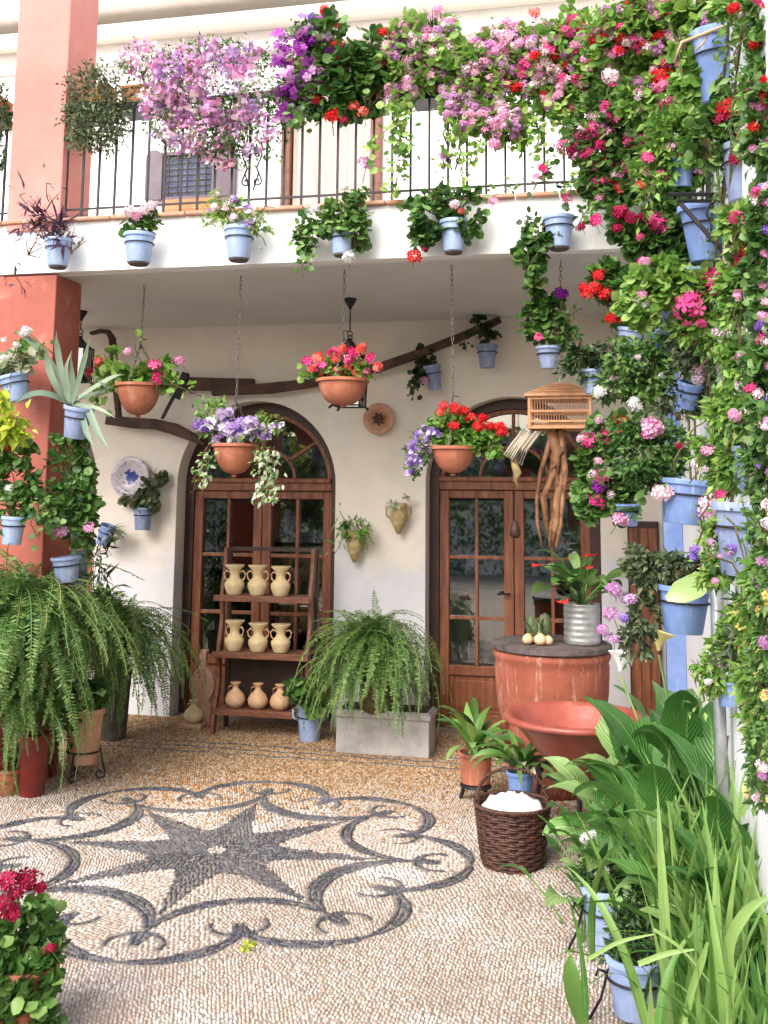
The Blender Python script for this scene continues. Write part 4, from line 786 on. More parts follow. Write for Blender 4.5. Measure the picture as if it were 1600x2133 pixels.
basket('hanging terracotta basket of starry mauve flowers in front of the left glazed door', (490, 925, 990, 92), YB+.1, (503, 545),
       [(490, 895, 62, 26), (450, 870, 44, 36), (540, 885, 44, 30)], 420, OVAL, .042, 'leaf_bright', [], rand=[(46, 24, ['mauve', 'mauve', 'white', 'violet'])], sprig=True,
       strands=[strand(540, 905, 560, 1050, YB, 60, .02), strand(530, 930, 545, 1040, YB+.03, 30, .02), strand(430, 930, 425, 1015, YB, 34, .02), strand(455, 950, 440, 980, YB, 12), strand(560, 900, 602, 912, YB, 8), strand(440, 960, 398, 1035, YB, 10)])
vb = bpy.data.objects['hanging_basket.001']
P_ = np.concatenate([np.array([at(x+R.randn()*9, y, YB-.02) for y in np.linspace(935, 1045, 60)]) for x in (548, 570)]+[np.array([at(425+R.randn()*9, y, YB-.02) for y in np.linspace(955, 1010, 30)])])
V, T_, A = scatter(OVAL, P_, R.randn(150, 3)*.5+np.array([0, -.2, -.6]), R.randn(150, 3)*.4+np.array([0, -1, .4]), .045*(.7+R.rand(150)*.5)); q = link('variegated_leaves', fast_mesh('variegated_leaves', V-np.array(vb.location), T_, A, 'leaf_varieg'), vb); q['kind'] = 'stuff'
basket('round hanging terracotta basket packed with coral pink geraniums under the middle lantern', (714, 790, 846, 104), YB+.05, (718, 530),
       [(712, 770, 66, 24), (690, 762, 40, 22), (745, 765, 40, 22)], 460, ROUND, .04, 'leaf_bright', [(640, 752, 26, 'hot'), (662, 745, 26, 'coral'), (690, 735, 26, 'hot'), (712, 728, 24, 'coral'), (735, 735, 26, 'hot'), (752, 727, 24, 'coral'), (770, 745, 24, 'hot'), (786, 765, 24, 'coral'), (672, 760, 24, 'hot'), (650, 768, 20, 'coral'), (700, 750, 22, 'coral'), (725, 752, 22, 'hot')], rand=[(10, 20, ['coral', 'hot'])], pointed=False)
basket('hanging terracotta basket of scarlet geraniums next to the birdcage', (944, 930, 988, 92), YB+.05, (941, 528),
       [(945, 895, 48, 34), (985, 905, 54, 26), (1010, 925, 34, 26)], 620, ROUND, .042, 'leaf_bright', [(925, 845, 26, 'red'), (945, 852, 26, 'red'), (965, 855, 26, 'red'), (980, 868, 26, 'red'), (1005, 872, 24, 'red'), (946, 888, 24, 'red'), (997, 890, 26, 'red'), (1022, 888, 22, 'red'), (1045, 900, 26, 'red'), (1040, 890, 22, 'red'), (918, 860, 20, 'coral')],
       strands=[strand(1020, 930, 1045, 955, YB, 20)])
e_ = mass('trailing_lobelia', 'cascade of tiny mauve flowers at the left of the scarlet hanging basket', 'plant', (885, 930, 0), [(900, 905, 22, 20), (875, 935, 28, 34), (860, 965, 24, 26)], 260, OVAL, .035, 'leaf', rand=[(40, 14, ['mauve', 'violet', 'mauve'])], sprig=True, Y=YB, group=None)
# ================================================================== LANTERNS
def lantern(label, x, ytop, y0, y1, wpx_, sw=.0, hgt=None):
    P = atz(x, ytop, ZC-.01); Y = P[1]; k = mpp(P); t_ = thing('lantern', label, 'lantern', (P[0], P[1], at(x, y1, Y)[2]), 'wrought iron lanterns under the balcony')
    part('ceiling_rose', G().lathe([(.001, 0), (.045, 0), (.04, -.02), (.015, -.06), (.008, -.075)], (P[0], P[1], ZC-.01), 16), 'iron', t_, smooth=True)
    zt = at(x, y0, Y)[2]; zb = at(x, y1, Y)[2]; g = G(); g.tube([(P[0], P[1], ZC-.08), (P[0], P[1], zt+.07)], .005, 5)
    for q in (.02, .05): g.tube([(P[0]+.018*math.cos(u), P[1], zt+q+.018*math.sin(u)) for u in np.linspace(0, 2*pi, 10)], .004, 4)
    part('rod', g, 'iron', t_); w_ = wpx_*k/2; h = zt-zb; g = G()
    for z, s_ in ((zt-h*.22, .95), (zb+.02, .85)):
        for a, b_ in (((-1, -1), (1, -1)), ((1, -1), (1, 1)), ((1, 1), (-1, 1)), ((-1, 1), (-1, -1))): g.tube([(P[0]+a[0]*w_*s_, P[1]+a[1]*w_*s_, z), (P[0]+b_[0]*w_*s_, P[1]+b_[1]*w_*s_, z)], .006, 5)
    for sx in (-1, 1):
        for sy in (-1, 1):
            g.tube([(P[0]+sx*w_*.95, P[1]+sy*w_*.95, zt-h*.22), (P[0]+sx*w_*.85, P[1]+sy*w_*.85, zb+.02)], .006, 5); g.tube([(P[0]+sx*w_*.85, P[1]+sy*w_*.85, zb+.02), (P[0]+sx*w_*1.0, P[1]+sy*w_*1.0, zb)], .009, 5)
    part('cage', g, 'iron', t_); g = G().lathe([(w_*1.3, zt-h*.22), (w_*.55, zt-h*.08), (w_*.25, zt), (.01, zt+.02)], (P[0], P[1], 0), 4, Matrix.Rotation(pi/4, 3, 'Z')); part('hood', g, 'iron', t_)
    g = G()
    for sx, sy in ((0, -1), (0, 1), (1, 0), (-1, 0)): g.box((P[0]+sx*w_*.86, P[1]+sy*w_*.86, (zt-h*.22+zb+.02)/2), (.003 if sx else w_*1.66, .003 if sy else w_*1.66, h*.78-.03))
    part('pane', g, 'glass', t_); return t_
lantern('black iron lantern beside the salmon pillar', 170, 648, 705, 800, 44)
lantern('black iron lantern behind the coral geranium basket, its scrolled foot showing', 730, 622, 710, 852, 66)
# ================================================================== PLOUGH ON THE WALL
YQ = YW-.12
def beamline(pts, w0, w1, Y=YQ, th=.07):
    g = G(); ps = [at(x, y, Y) for x, y in pts]; n = len(ps)-1
    for i in range(n):
        wa = (w0+(w1-w0)*i/n); g.bar(ps[i]+(ps[i]-ps[i+1])*.02, ps[i+1], wa*mpp(ps[i]), th, (0, 1, 0))
    return g
def flatbeam(pts, ws, Y, th):
    ps = [at(x, y, Y) for x, y in pts]; n = len(ps); up = []; lo = []
    for i, p in enumerate(ps):
        d = ps[min(i+1, n-1)]-ps[max(i-1, 0)]; nn = np.array([-d[2], 0, d[0]]); nn = nn/np.linalg.norm(nn)*ws[i]*mpp(p)/2; up.append(p+nn); lo.append(p-nn)
    o = up+lo[::-1]; k_ = len(o); return G().add([(q[0], Y, q[2]) for q in o]+[(q[0], Y+th, q[2]) for q in o], [(i, i+1, k_-2-i, k_-1-i) for i in range(n-1)]+[(2*k_-1-i, 2*k_-2-i, k_+i+1, k_+i) for i in range(n-1)]+[(i, k_+i, k_+(i+1) % k_, (i+1) % k_) for i in range(k_)])
plo = thing('wooden_plough', 'old dark wooden plough hung across the wall above the doors', 'plough', at(500, 800, YQ))
part('beam', flatbeam([(375, 798), (450, 800), (526, 800)], [28, 26, 24], YQ, .07), 'wood_old', plo, bevel=.006)
part('beam', flatbeam([(440, 816), (560, 808), (650, 797), (740, 778), (800, 760)], [16, 22, 18, 15, 15], YQ-.03, .06), 'wood_old', plo, bevel=.006)
part('pole', flatbeam([(780, 768), (860, 740), (950, 705), (1042, 664)], [19, 18, 17, 14], YQ-.05, .05), 'wood_old', plo, bevel=.006)
part('handle', flatbeam([(186, 694), (206, 689), (222, 690), (231, 704), (234, 740), (238, 800), (245, 870)], [6, 8, 10, 12, 12, 11, 10], YQ-.03, .05), 'wood_old', plo, bevel=.005)
part('share', flatbeam([(219, 874), (270, 880), (320, 883), (360, 893), (395, 909), (424, 926)], [20, 22, 22, 24, 18, 5], YQ-.05, .07), 'wood_old', plo, bevel=.006)
part('brace', flatbeam([(336, 872), (350, 845), (372, 805)], [4, 5, 6], YQ-.01, .03), 'iron', plo); part('brace', flatbeam([(385, 775), (378, 800), (366, 830)], [14, 20, 14], YQ-.02, .05), 'iron', plo, bevel=.006)
# ================================================================== THINGS ON THE BACK WALL
c = at(790, 873, YW-.03); k = mpp(c); rx = Matrix.Rotation(pi/2, 3, 'X')
t_ = thing('terracotta_plate', 'round terracotta plate with a dark figure in its middle, between the door arches', 'plate', c); r = 33*k
part('dish', G().lathe([(.001, .0), (r*.62, .0), (r*.70, .022), (r*.98, .030), (r, .024), (r*.72, -.004), (.001, -.006)], c, 32, rx), 'terracotta_pale', t_, smooth=True)
g = G()
for i in range(7): an = i*.9; g.tube([(c[0], c[1]-.012, c[2]), (c[0]+.03*math.cos(an), c[1]-.03, c[2]+.03*math.sin(an)), (c[0]+.055*math.cos(an+.3), c[1]-.02, c[2]+.055*math.sin(an+.3))], [.016, .012, .004], 6)
part('figure', g, 'wood_old', t_, smooth=True)
c = at(274, 994, YW-.03); r = 43*mpp(c); single('painted_plate', 'white ceramic plate with blue painting behind the small wall geranium', 'plate', G().lathe([(.001, .006), (r*.6, .006), (r*.7, .02), (r*.98, .034), (r, .028), (r*.72, .004), (.001, -.004)], c, 36, rx), 'painted_plate', c, smooth=True)
gw = 'small blue pots on the arcade wall'
potted('potted_geranium', 'blue wall pot of dark scalloped leaves hanging below the painted plate', 'plant', (297, 1058, 1104, 40, 32), YW-.12, [(295, 1030, 46, 28), (315, 1015, 24, 30), (275, 1040, 26, 20), (325, 985, 16, 14)], 190, ROUND, .062, 'leaf_olive', 'blue_grey', group=gw, edge=.7)
potted('potted_spider_plant', 'tilted blue jug with a spiky grey leaved plant beside the third arch', 'plant', (213, 1092, 1134, 34, 26), YW-.16, [(235, 1110, 20, 12)], 16, NARROW, .08, 'leaf_varieg', 'blue_paint', rot=tilt(.1, .35), group=gw)
q = bpy.data.objects['potted_spider_plant']
for i in range(34): link('leaf', blade_mesh(rnd.uniform(.12, .22), .013, rnd.uniform(-.3, .7), rnd.uniform(.8, 1.5), rnd.choice(['leaf_varieg', 'blade', 'leaf_purple']), 6, .2, i), q, (.06, -.04, .10), (0, 0, rnd.choice([rnd.uniform(-2.6, -1.0), rnd.uniform(-1.9, -1.2)])))
potted('potted_geranium', 'small slanting blue pot hung just under the plough pole, pink bloom at its side', 'plant', (908, 760, 812, 36, 24), YW-.14, [(880, 765, 20, 30), (885, 740, 16, 22)], 120, ROUND, .05, 'leaf_dark', 'blue_grey', [(884, 792, 18, 'pink')], rot=tilt(.1, -.15), group=gw, strands=[strand(868, 780, 860, 835, YW-.18, 26)])
potted('potted_vine', 'blue pot hanging at the upper tip of the plough pole', 'plant', (1015, 718, 766, 46, 30), YW-.18, [(1005, 700, 32, 14), (1000, 678, 24, 16)], 120, ROUND, .042, 'leaf_dark', 'blue_grey', group=gw, strands=[strand(985, 660, 1000, 690, YW-.18, 8), strand(975, 710, 970, 740, YW-.18, 10)])
potted('potted_geranium', 'tall leafy geranium in a dark blue pot above the birdcage, lilac bloom on top', 'plant', (1143, 722, 768, 52, 32), YF+.2, [(1145, 685, 48, 26), (1130, 655, 42, 24), (1165, 700, 34, 20), (1150, 640, 26, 22), (1110, 620, 20, 20), (1115, 590, 20, 22)], 460, ROUND, .05, 'leaf', 'blue_grey', [(1171, 613, 30, 'purple'), (1122, 703, 20, 'hot')], group=None, strands=[strand(1115, 600, 1090, 540, YF+.15, 30), strand(1180, 690, 1215, 650, YF+.2, 10)])
g = G(); links(g, at(1168, 640, YF+.2), at(1168, 522, YF+.2)); single('chain', 'thin chain dropping from the parapet to the leafy geranium above the birdcage', 'chain', g, 'chain', at(1168, 640, YF+.2))
def wallvase(label, x, yt, yb, wt, m, leafm, n, hd=True):
    c = at(x, yb, YW-.075); k = mpp(c); h = (yb-yt)*k; r = wt*k/2; t_ = thing('wall_vase', label, 'wall vase', c)
    part('vase', G().lathe([(.001, 0), (.012, .0), (r*.5, h*.2), (r*.95, h*.5), (r*.9, h*.7), (r*.68, h*.82), (r*.9, h), (r*.8, h), (r*.6, h*.84)], c, 20), m, t_, smooth=True)
    if hd:
        for s_ in (-1, 1): part('handle', G().tube([(c[0]+s_*r*.8, c[1], c[2]+h*.92), (c[0]+s_*r*1.35, c[1], c[2]+h*.85), (c[0]+s_*r*1.3, c[1], c[2]+h*.6), (c[0]+s_*r*.9, c[1], c[2]+h*.5)], .007, 6), m, t_, smooth=True)
    foliage(t_, [blob(x, yt-6, wt*.6, 16, YW-.09)], n, OVAL, .05, leafm, stems=False); return t_
wallvase('straw coloured wall vase with curling handles and dry leaves, near the right door', 830, 1048, 1112, 40, 'straw', 'leaf_varieg', 40)
t_ = wallvase('small clay wall vase with trailing green stems, right of the tiered shelf', 738, 1108, 1172, 36, 'straw', 'leaf', 60, False)
foliage(t_, [blob(738, 1100, 30, 30, YW-.12)], 90, NARROW, .075, 'leaf_bright', strands=[strand(735, 1095, 702, 1070, YW-.14, 14), strand(725, 1100, 700, 1160, YW-.14, 16), strand(750, 1100, 768, 1150, YW-.14, 16)])
# ================================================================== BIRDCAGE ON A DRIFTWOOD ROOT
YC = 6.3
a = at(1103, 893, YC); b_ = at(1230, 893, YC); zt = at(1165, 826, YC)[2]; zp = at(1165, 796, YC)[2]; x0, x1, z0 = a[0], b_[0], a[2]; y0, y1 = YC, YC+.26
cg = thing('birdcage', 'orange cane birdcage with a pitched lid, standing on a gnarled root', 'birdcage', ((x0+x1)/2, YC+.13, z0)); g = G()
for z, th in ((z0+.008, .016), (z0+.045, .014), ((z0+zt)/2+.01, .014), (zt-.006, .02)):
    for ya in (y0, y1): g.box(((x0+x1)/2, ya, z), (x1-x0+.016, .014, th))
    for xa in (x0, x1): g.box((xa, (y0+y1)/2, z), (.014, y1-y0-.014, th))
for xa in (x0, x1):
    for ya in (y0, y1): g.box((xa, ya, (z0+zt)/2), (.018, .018, zt-z0))
part('frame', g, 'cane', cg, bevel=.002); part('floor', G().box(((x0+x1)/2, (y0+y1)/2, z0+.02), (x1-x0-.01, y1-y0-.01, .006)), 'cane', cg)
sb = G().box((0, 0, (zt-z0)/2), (.0035, .0035, zt-z0-.02)).mesh('bar', 'cane')
for i in range(21):
    for ya in (y0, y1): link('bar', sb, cg, (x0+(x1-x0)*(i+1)/22-(x0+x1)/2, ya-YC-.13, 0))
for i in range(13):
    for xa in (x0, x1): link('bar', sb, cg, (xa-(x0+x1)/2, (i+1)*.26/14-.13, 0))
cx, cy = (x0+x1)/2, (y0+y1)/2; o_ = .03; g = G().add([(x0-o_, y0-o_, zt+.004), (x1+o_, y0-o_, zt+.004), (x1+o_, y1+o_, zt+.004), (x0-o_, y1+o_, zt+.004), (cx-.05, cy, zp+.01), (cx+.05, cy, zp+.01), (x0-o_, y0-o_, zt+.018), (x1+o_, y0-o_, zt+.018), (x1+o_, y1+o_, zt+.018), (x0-o_, y1+o_, zt+.018)], [(3, 2, 1, 0), (6, 7, 5, 4), (7, 8, 5), (8, 9, 4, 5), (9, 6, 4), (0, 1, 7, 6), (1, 2, 8, 7), (2, 3, 9, 8), (3, 0, 6, 9)]); part('lid', g, 'cane', cg)
for i in range(5): u = (i+1)/6; part('strip', G().box((cx, y0-o_+ (cy-y0+o_)*u-.004, zt+.022+(zp-zt-.008)*u), ((x1-x0)*(1-u)+.08*u, .006, .007)), 'cane', cg)
part('perch', G().tube([(x0, cy, z0+.11), (x1, cy, z0+.11)], .004, 6), 'cane', cg)
rt = thing('driftwood_root', 'gnarled brown root hanging under the birdcage in front of the door', 'driftwood', at(1150, 895, YC+.1))
for xs, r_w in (([1148, 1160, 1155, 1165, 1150, 1158], .030), ([1172, 1165, 1172, 1158, 1160, 1148], .026), ([1160, 1175, 1150, 1135, 1140, 1150], .022), ([1155, 1148, 1160, 1172, 1165, 1160], .020), ([1150, 1140, 1128, 1120, 1118, 1130], .014), ([1165, 1172, 1180, 1168, 1150, 1146], .018)):
    ys = [897, 940, 985, 1035, 1090, 1140]; part('root_strand', G().tube([at(x+rnd.uniform(-3, 3), y, YC+.13+rnd.uniform(-.05, .05)) for x, y in zip(xs, ys)], [r_w*1.2, r_w*1.1, r_w, r_w*.95, r_w*.8, r_w*.35], 8), 'root', rt, smooth=True)
t_ = thing('cane_bundle', 'bundle of pale bleached sticks jutting left below the birdcage', 'bundle', at(1110, 900, YC+.05))
for i in range(9): part('stick', G().tube([at(1085+i*5+2, 898, YC+.02+.012*(i % 3)), at(1066+i*4, 925+i*1.5, YC-.02+.01*(i % 2)), at(1050+i*4.5, 948+i*2.6, YC-.03)], .0065, 6), 'wood_bleached', t_, smooth=True)
t_ = thing('gourd', 'pale twisted dried gourd dangling under the bleached sticks', 'gourd', at(1072, 970, YC)); part('body', G().tube([at(1066, 955, YC), at(1072, 968, YC), at(1078, 985, YC), at(1073, 1000, YC), at(1080, 1018, YC)], [.006, .022, .026, .012, .004], 10), 'straw', t_, smooth=True); part('string', G().tube([at(1066, 955, YC), at(1075, 935, YC)], .003, 4), 'straw', t_)
t_ = thing('hanging_bell', 'small dark bell shaped ornament hanging against the right door', 'ornament', at(1073, 1085, YC+.1)); c = at(1073, 1120, YC+.1); part('bell', G().lathe([(.001, .11), (.012, .10), (.03, .06), (.036, .02), (.02, .0), (.001, -.005)], c, 16), 'wood_dark', t_, smooth=True); part('string', G().tube([(c[0], c[1], c[2]+.1), at(1072, 1020, YC+.1)], .003, 4), 'iron', t_)
# ================================================================== TIERED SHELF WITH VASES
YS = 7.30; sh = thing('tiered_shelf', 'dark three tier wooden shelf with curved sides, stood before the left door', 'shelf', at(530, 1515, YS+.0)*np.array([1, 1, 0]))
xl = at(443, 1500, YS)[0]; xr = at(632, 1500, YS)[0]; zs_ = [at(530, y, YS)[2] for y in (1243, 1362, 1482)]; dz = [.17, .21, .26]
for sx in (xl, xr):
    g = G(); pz = [0.001, zs_[2], zs_[2]+.20, zs_[1], zs_[1]+.2, zs_[0], zs_[0]+.22, zs_[0]+.34]; py = [-.02, .0, .10, .03, .14, .08, .18, .16]
    f = [Vector((sx, YS+y-.0, z)) for y, z in zip(py, pz)]; n = len(f); v = []
    zz = np.linspace(0, zs_[0]+.34, 26); yy = np.interp(zz, pz, py)+.0; yy = np.convolve(np.pad(yy, 2, 'edge'), np.ones(5)/5, 'valid')
    for dx in (-.014, .014): v += [(sx+dx, YS+a, z) for a, z in zip(yy, zz)]+[(sx+dx, YS+.30+0*a, z) for a, z in zip(yy, zz)]
    k_ = 26; fc = []
    for i in range(k_-1): fc += [(i, i+1, k_+i+1, k_+i), (2*k_+i, 3*k_+i, 3*k_+i+1, 2*k_+i+1), (i, 2*k_+i, 2*k_+i+1, i+1), (k_+i, k_+i+1, 3*k_+i+1, 3*k_+i)]
    fc += [(k_-1, 3*k_-1, 4*k_-1, 2*k_-1), (0, k_, 3*k_, 2*k_)]; v = [(a, b if b < YS+.29 else YS+.26, c) for a, b, c in v]
    # slender upright: keep only a 5 cm deep board following the curve
    v = [(q[0], (q[1] if (j//k_) % 2 == 0 else YS+yy[j % k_]+.055), q[2]) for j, q in enumerate(v)]; part('side', G().add(v, fc), 'wood_warm', sh, bevel=.003)
    part('leg', G().bar((sx, YS+.27, 0.001), (sx, YS+.27, zs_[0]+.34), .03, .028, (1, 0, 0)), 'wood_dark', sh)
for z, lb in zip(zs_, 'abc'):
    part('shelf_board', G().box(((xl+xr)/2, YS+.15, z-.012), (xr-xl-.03, .26, .022)), 'wood_warm', sh, bevel=.003); part('lip', G().box(((xl+xr)/2, YS+.012, z-.018), (xr-xl+.05, .02, .045)), 'wood_warm', sh, bevel=.004)
part('back_board', G().box(((xl+xr)/2, YS+.28, zs_[1]-.25), (xr-xl-.03, .012, .5)), 'wood_dark', sh); part('rail', G().box(((xl+xr)/2, YS+.27, zs_[0]+.33), (xr-xl-.03, .015, .03)), 'wood_dark', sh)
gj = 'yellow two handled jars on the shelf'; jar0 = None
hj = 62*mpp(at(530, 1240, YS+.1)); rj = 21*mpp(at(530, 1240, YS+.1))
def two_handled(loc, label):
    t_ = thing('two_handled_jar', label, 'jar', loc, gj); c = loc; o = part('body', G().lathe([(.001, 0), (rj*.66, 0), (rj*.74, hj*.05), (rj*.98, hj*.26), (rj*1.0, hj*.34), (rj*.96, hj*.42), (rj*.84, hj*.44), (rj*.74, hj*.50), (rj*.50, hj*.57), (rj*.46, hj*.68), (rj*.56, hj*.82), (rj*1.0, hj*.975), (rj*.98, hj), (rj*.62, hj*.90), (rj*.4, hj*.72)], c, 24), 'yellow_clay', t_, smooth=True)
    for s_ in (-1, 1): part('handle', G().tube([(c[0]+s_*rj*.52, c[1], c[2]+hj*.74), (c[0]+s_*rj*.86, c[1], c[2]+hj*.80), (c[0]+s_*rj*1.12, c[1], c[2]+hj*.70), (c[0]+s_*rj*1.02, c[1], c[2]+hj*.56), (c[0]+s_*rj*.78, c[1], c[2]+hj*.46)], .0065, 6), 'peach_clay', t_, smooth=True)
    return t_
jar0 = two_handled((0, 0, 0), 'x')
def dup(root, loc, label):
    r = root.copy(); col.objects.link(r); r.location = [float(q) for q in loc]; r['label'] = label
    for ch in root.children: c = ch.copy(); col.objects.link(c); c.parent = r
    return r
labs = ['two handled yellow jar, left on the top shelf', 'two handled yellow jar, middle of the top shelf', 'two handled yellow jar, right on the top shelf', 'two handled yellow jar, left on the second shelf', 'two handled yellow jar, middle of the second shelf', 'two handled yellow jar, right on the second shelf']
i = 0
for zi, xs in ((0, (488, 536, 584)), (1, (491, 540, 587))):
    for x in xs:
        L_ = (at(x, 1240, YS+.10)[0], YS+.10, zs_[zi]+.001)
        if i == 0: jar0.location = L_; jar0['label'] = labs[0]
        else:
            q_ = dup(jar0, L_, labs[i]); q_.rotation_euler.z = rnd.uniform(-.35, .35); q_.scale = (rnd.uniform(.94, 1.06),)*2+(rnd.uniform(.93, 1.05),)
        i += 1
gj = 'round clay bottles on the bottom shelf'; k = mpp(at(530, 1450, YS)); rb = 22*k
def round_bottle(loc, label, m='peach_clay', s_=1, grp=gj, hh=52):
    h = hh*k*s_; r = rb*s_; t_ = thing('round_bottle', label, 'bottle', loc, grp); part('body', G().lathe([(.001, 0), (r*.55, 0), (r*.92, h*.18), (r, h*.34), (r*.80, h*.54), (r*.40, h*.70), (r*.28, h*.78), (r*.30, h*.90), (r*.52, h*.97), (r*.50, h), (r*.24, h*.95), (r*.2, h*.8)], loc, 24), m, t_, smooth=True)
    part('handle', G().tube([(loc[0]-r*.28, loc[1]-r*.1, loc[2]+h*.88), (loc[0]-r*.62, loc[1]-r*.2, loc[2]+h*.82), (loc[0]-r*.62, loc[1]-r*.3, loc[2]+h*.60)], .005, 6), m, t_, smooth=True); return t_
for x, l_ in zip((490, 537, 583), ('left', 'middle', 'right')): round_bottle((at(x, 1470, YS+.10)[0], YS+.10, zs_[2]+.001), l_+' one of three round clay bottles on the bottom shelf')
# bottle shaped clay board with a small jar on its foot
c = atz(402, 1515, 0.002); Y = c[1]; o_ = [(-42, 0), (28, 0), (30, 45), (22, 50), (28, 62), (34, 78), (33, 95), (24, 112), (10, 124), (7, 140), (8, 160), (-8, 160), (-7, 140), (-8, 124), (-20, 112), (-30, 92), (-28, 76), (-20, 62), (-16, 50), (-24, 45)]
k = mpp(c); t_ = thing('clay_bottle_board', 'flat bottle shaped clay board leaning beside the shelf', 'ornament', c); o_ = [(x*k*.9+.02, z*k*.93) for x, z in o_]; n = len(o_); tri = tessellate_polygon([[Vector((x, z, 0)) for x, z in o_]])
lean = .10; v = [(c[0]+x, Y+.05+z*lean, c[2]+.012+z) for x, z in o_]+[(c[0]+x, Y+.09+z*lean, c[2]+.012+z) for x, z in o_]; part('board', G().add(v, [tuple(q) for q in tri]+[tuple(j+n for j in q[::-1]) for q in tri]+[(i, (i+1) % n, n+(i+1) % n, n+i) for i in range(n)]), 'board_clay', t_, bevel=.004)
part('foot', G().box((c[0]-.0, Y+.01, .022), (.19, .18, .036)), 'board_clay', t_, bevel=.008)
round_bottle((c[0]+.01, Y-.02, .042), 'squat cream jar sitting on the foot of the clay bottle board', 'yellow_clay', .98, None, 46)
# ================================================================== BIG CLAY JAR, ITS LID AND WHAT STANDS ON IT
c = atz(1150, 1590, 0.0); Y = 6.45; c = np.array([at(1150, 1400, Y)[0], Y, 0.0]); k = mpp(c+np.array([0, 0, .7])); zt = at(1150, 1352, Y)[2]; R_ = 122*k
jar = thing('clay_jar', 'big worn terracotta jar under a round dark stone lid, behind the broken basin', 'jar', (c[0], c[1], .001))
part('body', G().lathe([(.001, 0), (R_*.62, 0), (R_*.70, zt*.10), (R_*.86, zt*.42), (R_*.95, zt*.70), (R_*.97, zt*.88), (R_*.955, zt*.92), (R_*.99, zt*.945), (R_*1.0, zt*.975), (R_*.97, zt), (R_*.88, zt), (R_*.86, zt*.92)], (c[0], c[1], .001), 48, wob=.004), 'terracotta_worn', jar, smooth=True)
lid = single('stone_lid', 'round dark stone lid lying on the big clay jar', 'lid', G().lathe([(.001, 0), (R_*1.0, 0), (R_*1.03, .008), (R_*1.02, .032), (R_*.98, .040), (.001, .042)], (c[0], c[1], zt+.002), 44, wob=.008), 'stone_slab', (c[0], c[1], zt), smooth=True)
lid.modifiers.new('edges', 'EDGE_SPLIT').split_angle = math.radians(35)
ZL = zt+.046
c1 = np.array([at(1213, 1340, Y-.05)[0], Y-.05, ZL]); rc = 37*mpp(c1); hc = at(1213, 1255, Y)[2]-ZL; can = thing('potted_anthurium', 'anthurium with red flowers in a ribbed galvanised can on the stone lid', 'plant', c1)
pr = [(.001, 0), (rc, 0)]+[(rc*(1.0+(.025 if i % 4 in (1, 2) else 0)), hc*(.04+.9*i/24)) for i in range(25)]+[(rc*1.03, hc*.97), (rc*1.03, hc), (rc*.95, hc), (rc*.93, hc*.9)]
part('can', G().lathe(pr, c1, 32), 'galvanised', can, smooth=True); part('soil', G().disc(rc*.93, (c1[0], c1[1], c1[2]+hc*.93)), 'soil', can)
for i in range(30):
    an = rnd.uniform(-pi, pi); link('leaf', blade_mesh(rnd.uniform(.16, .26), rnd.uniform(.07, .11), rnd.uniform(.7, 1.4), rnd.uniform(.9, 1.7), 'leaf_calla' if i % 3 else 'leaf_dark', 7, .22, i, shape='oval', name='leaf', petiole=rnd.uniform(.10, .24)), can, (rnd.uniform(-.03, .03), rnd.uniform(-.03, .03), hc*.93), (0, 0, an))
for x, y in ((1238, 1157), (1127, 1177), (1166, 1252), (1222, 1180)):
    P = at(x, y, Y-.22); l0 = (c1[0], c1[1], c1[2]+hc*.9); part('flower_stalk', G().tube([l0, (np.array(l0)+P)/2+np.array([.0, 0, .06]), P], .003, 5), 'stem_green', can)
    link('flower', blade_mesh(.075, .065, -.3, .5, 'petal_red', 5, .2, x, shape='heart', name='flower'), can, [P[i]-c1[i] for i in range(3)], (.3, 0, rnd.uniform(2.2, 4)))
gl_ = 'tiny clay pots and bulbs on the stone lid'
c2 = np.array([at(1112, 1338, Y-.16)[0], Y-.16, ZL]); k = mpp(c2)
cl = thing('succulent_pot', 'cluster of little round clay bulbs with spiky dry succulent on the stone lid', 'plant', c2)
for dx, dy, r in ((-.035, 0, .034), (.04, -.02, .038), (.005, .04, .03), (.085, .0, .03)): part('bulb', G().lathe([(.001, 0), (r*.7, .003), (r, r*.7), (r*.8, r*1.3), (r*.25, r*1.75), (.001, r*1.8)], (c2[0]+dx, c2[1]+dy, c2[2]), 18), 'peach_clay', cl, smooth=True)
for i in range(22): link('leaf', blade_mesh(rnd.uniform(.07, .15), .016, rnd.uniform(.4, 1.4), rnd.uniform(-.4, .9), rnd.choice(['leaf_varieg', 'leaf_olive', 'leaf']), 4, .3, i), cl, (rnd.uniform(-.03, .05), rnd.uniform(-.02, .02), .05), (0, 0, rnd.uniform(-3.1, 3.1)))
for x, w_, h_ in ((1108, 17, 56), (1136, 22, 62)):
    c3 = np.array([at(x, 1338, Y-.08)[0], Y-.08, ZL]); h = h_*k; r = w_*k/2+.006
    g = G(); v = []
    for j in range(24): pass
    g.lathe([(.001, 0), (r*.8, 0), (r, h*.25), (r*1.05, h*.6), (r*.8, h*.9), (.001, h)], c3, 16, wob=.06); single('cactus', 'short ribbed cactus standing '+('left' if x < 1120 else 'right')+' among the clay bulbs', 'cactus', g, 'leaf_olive', c3, gl_, smooth=True)
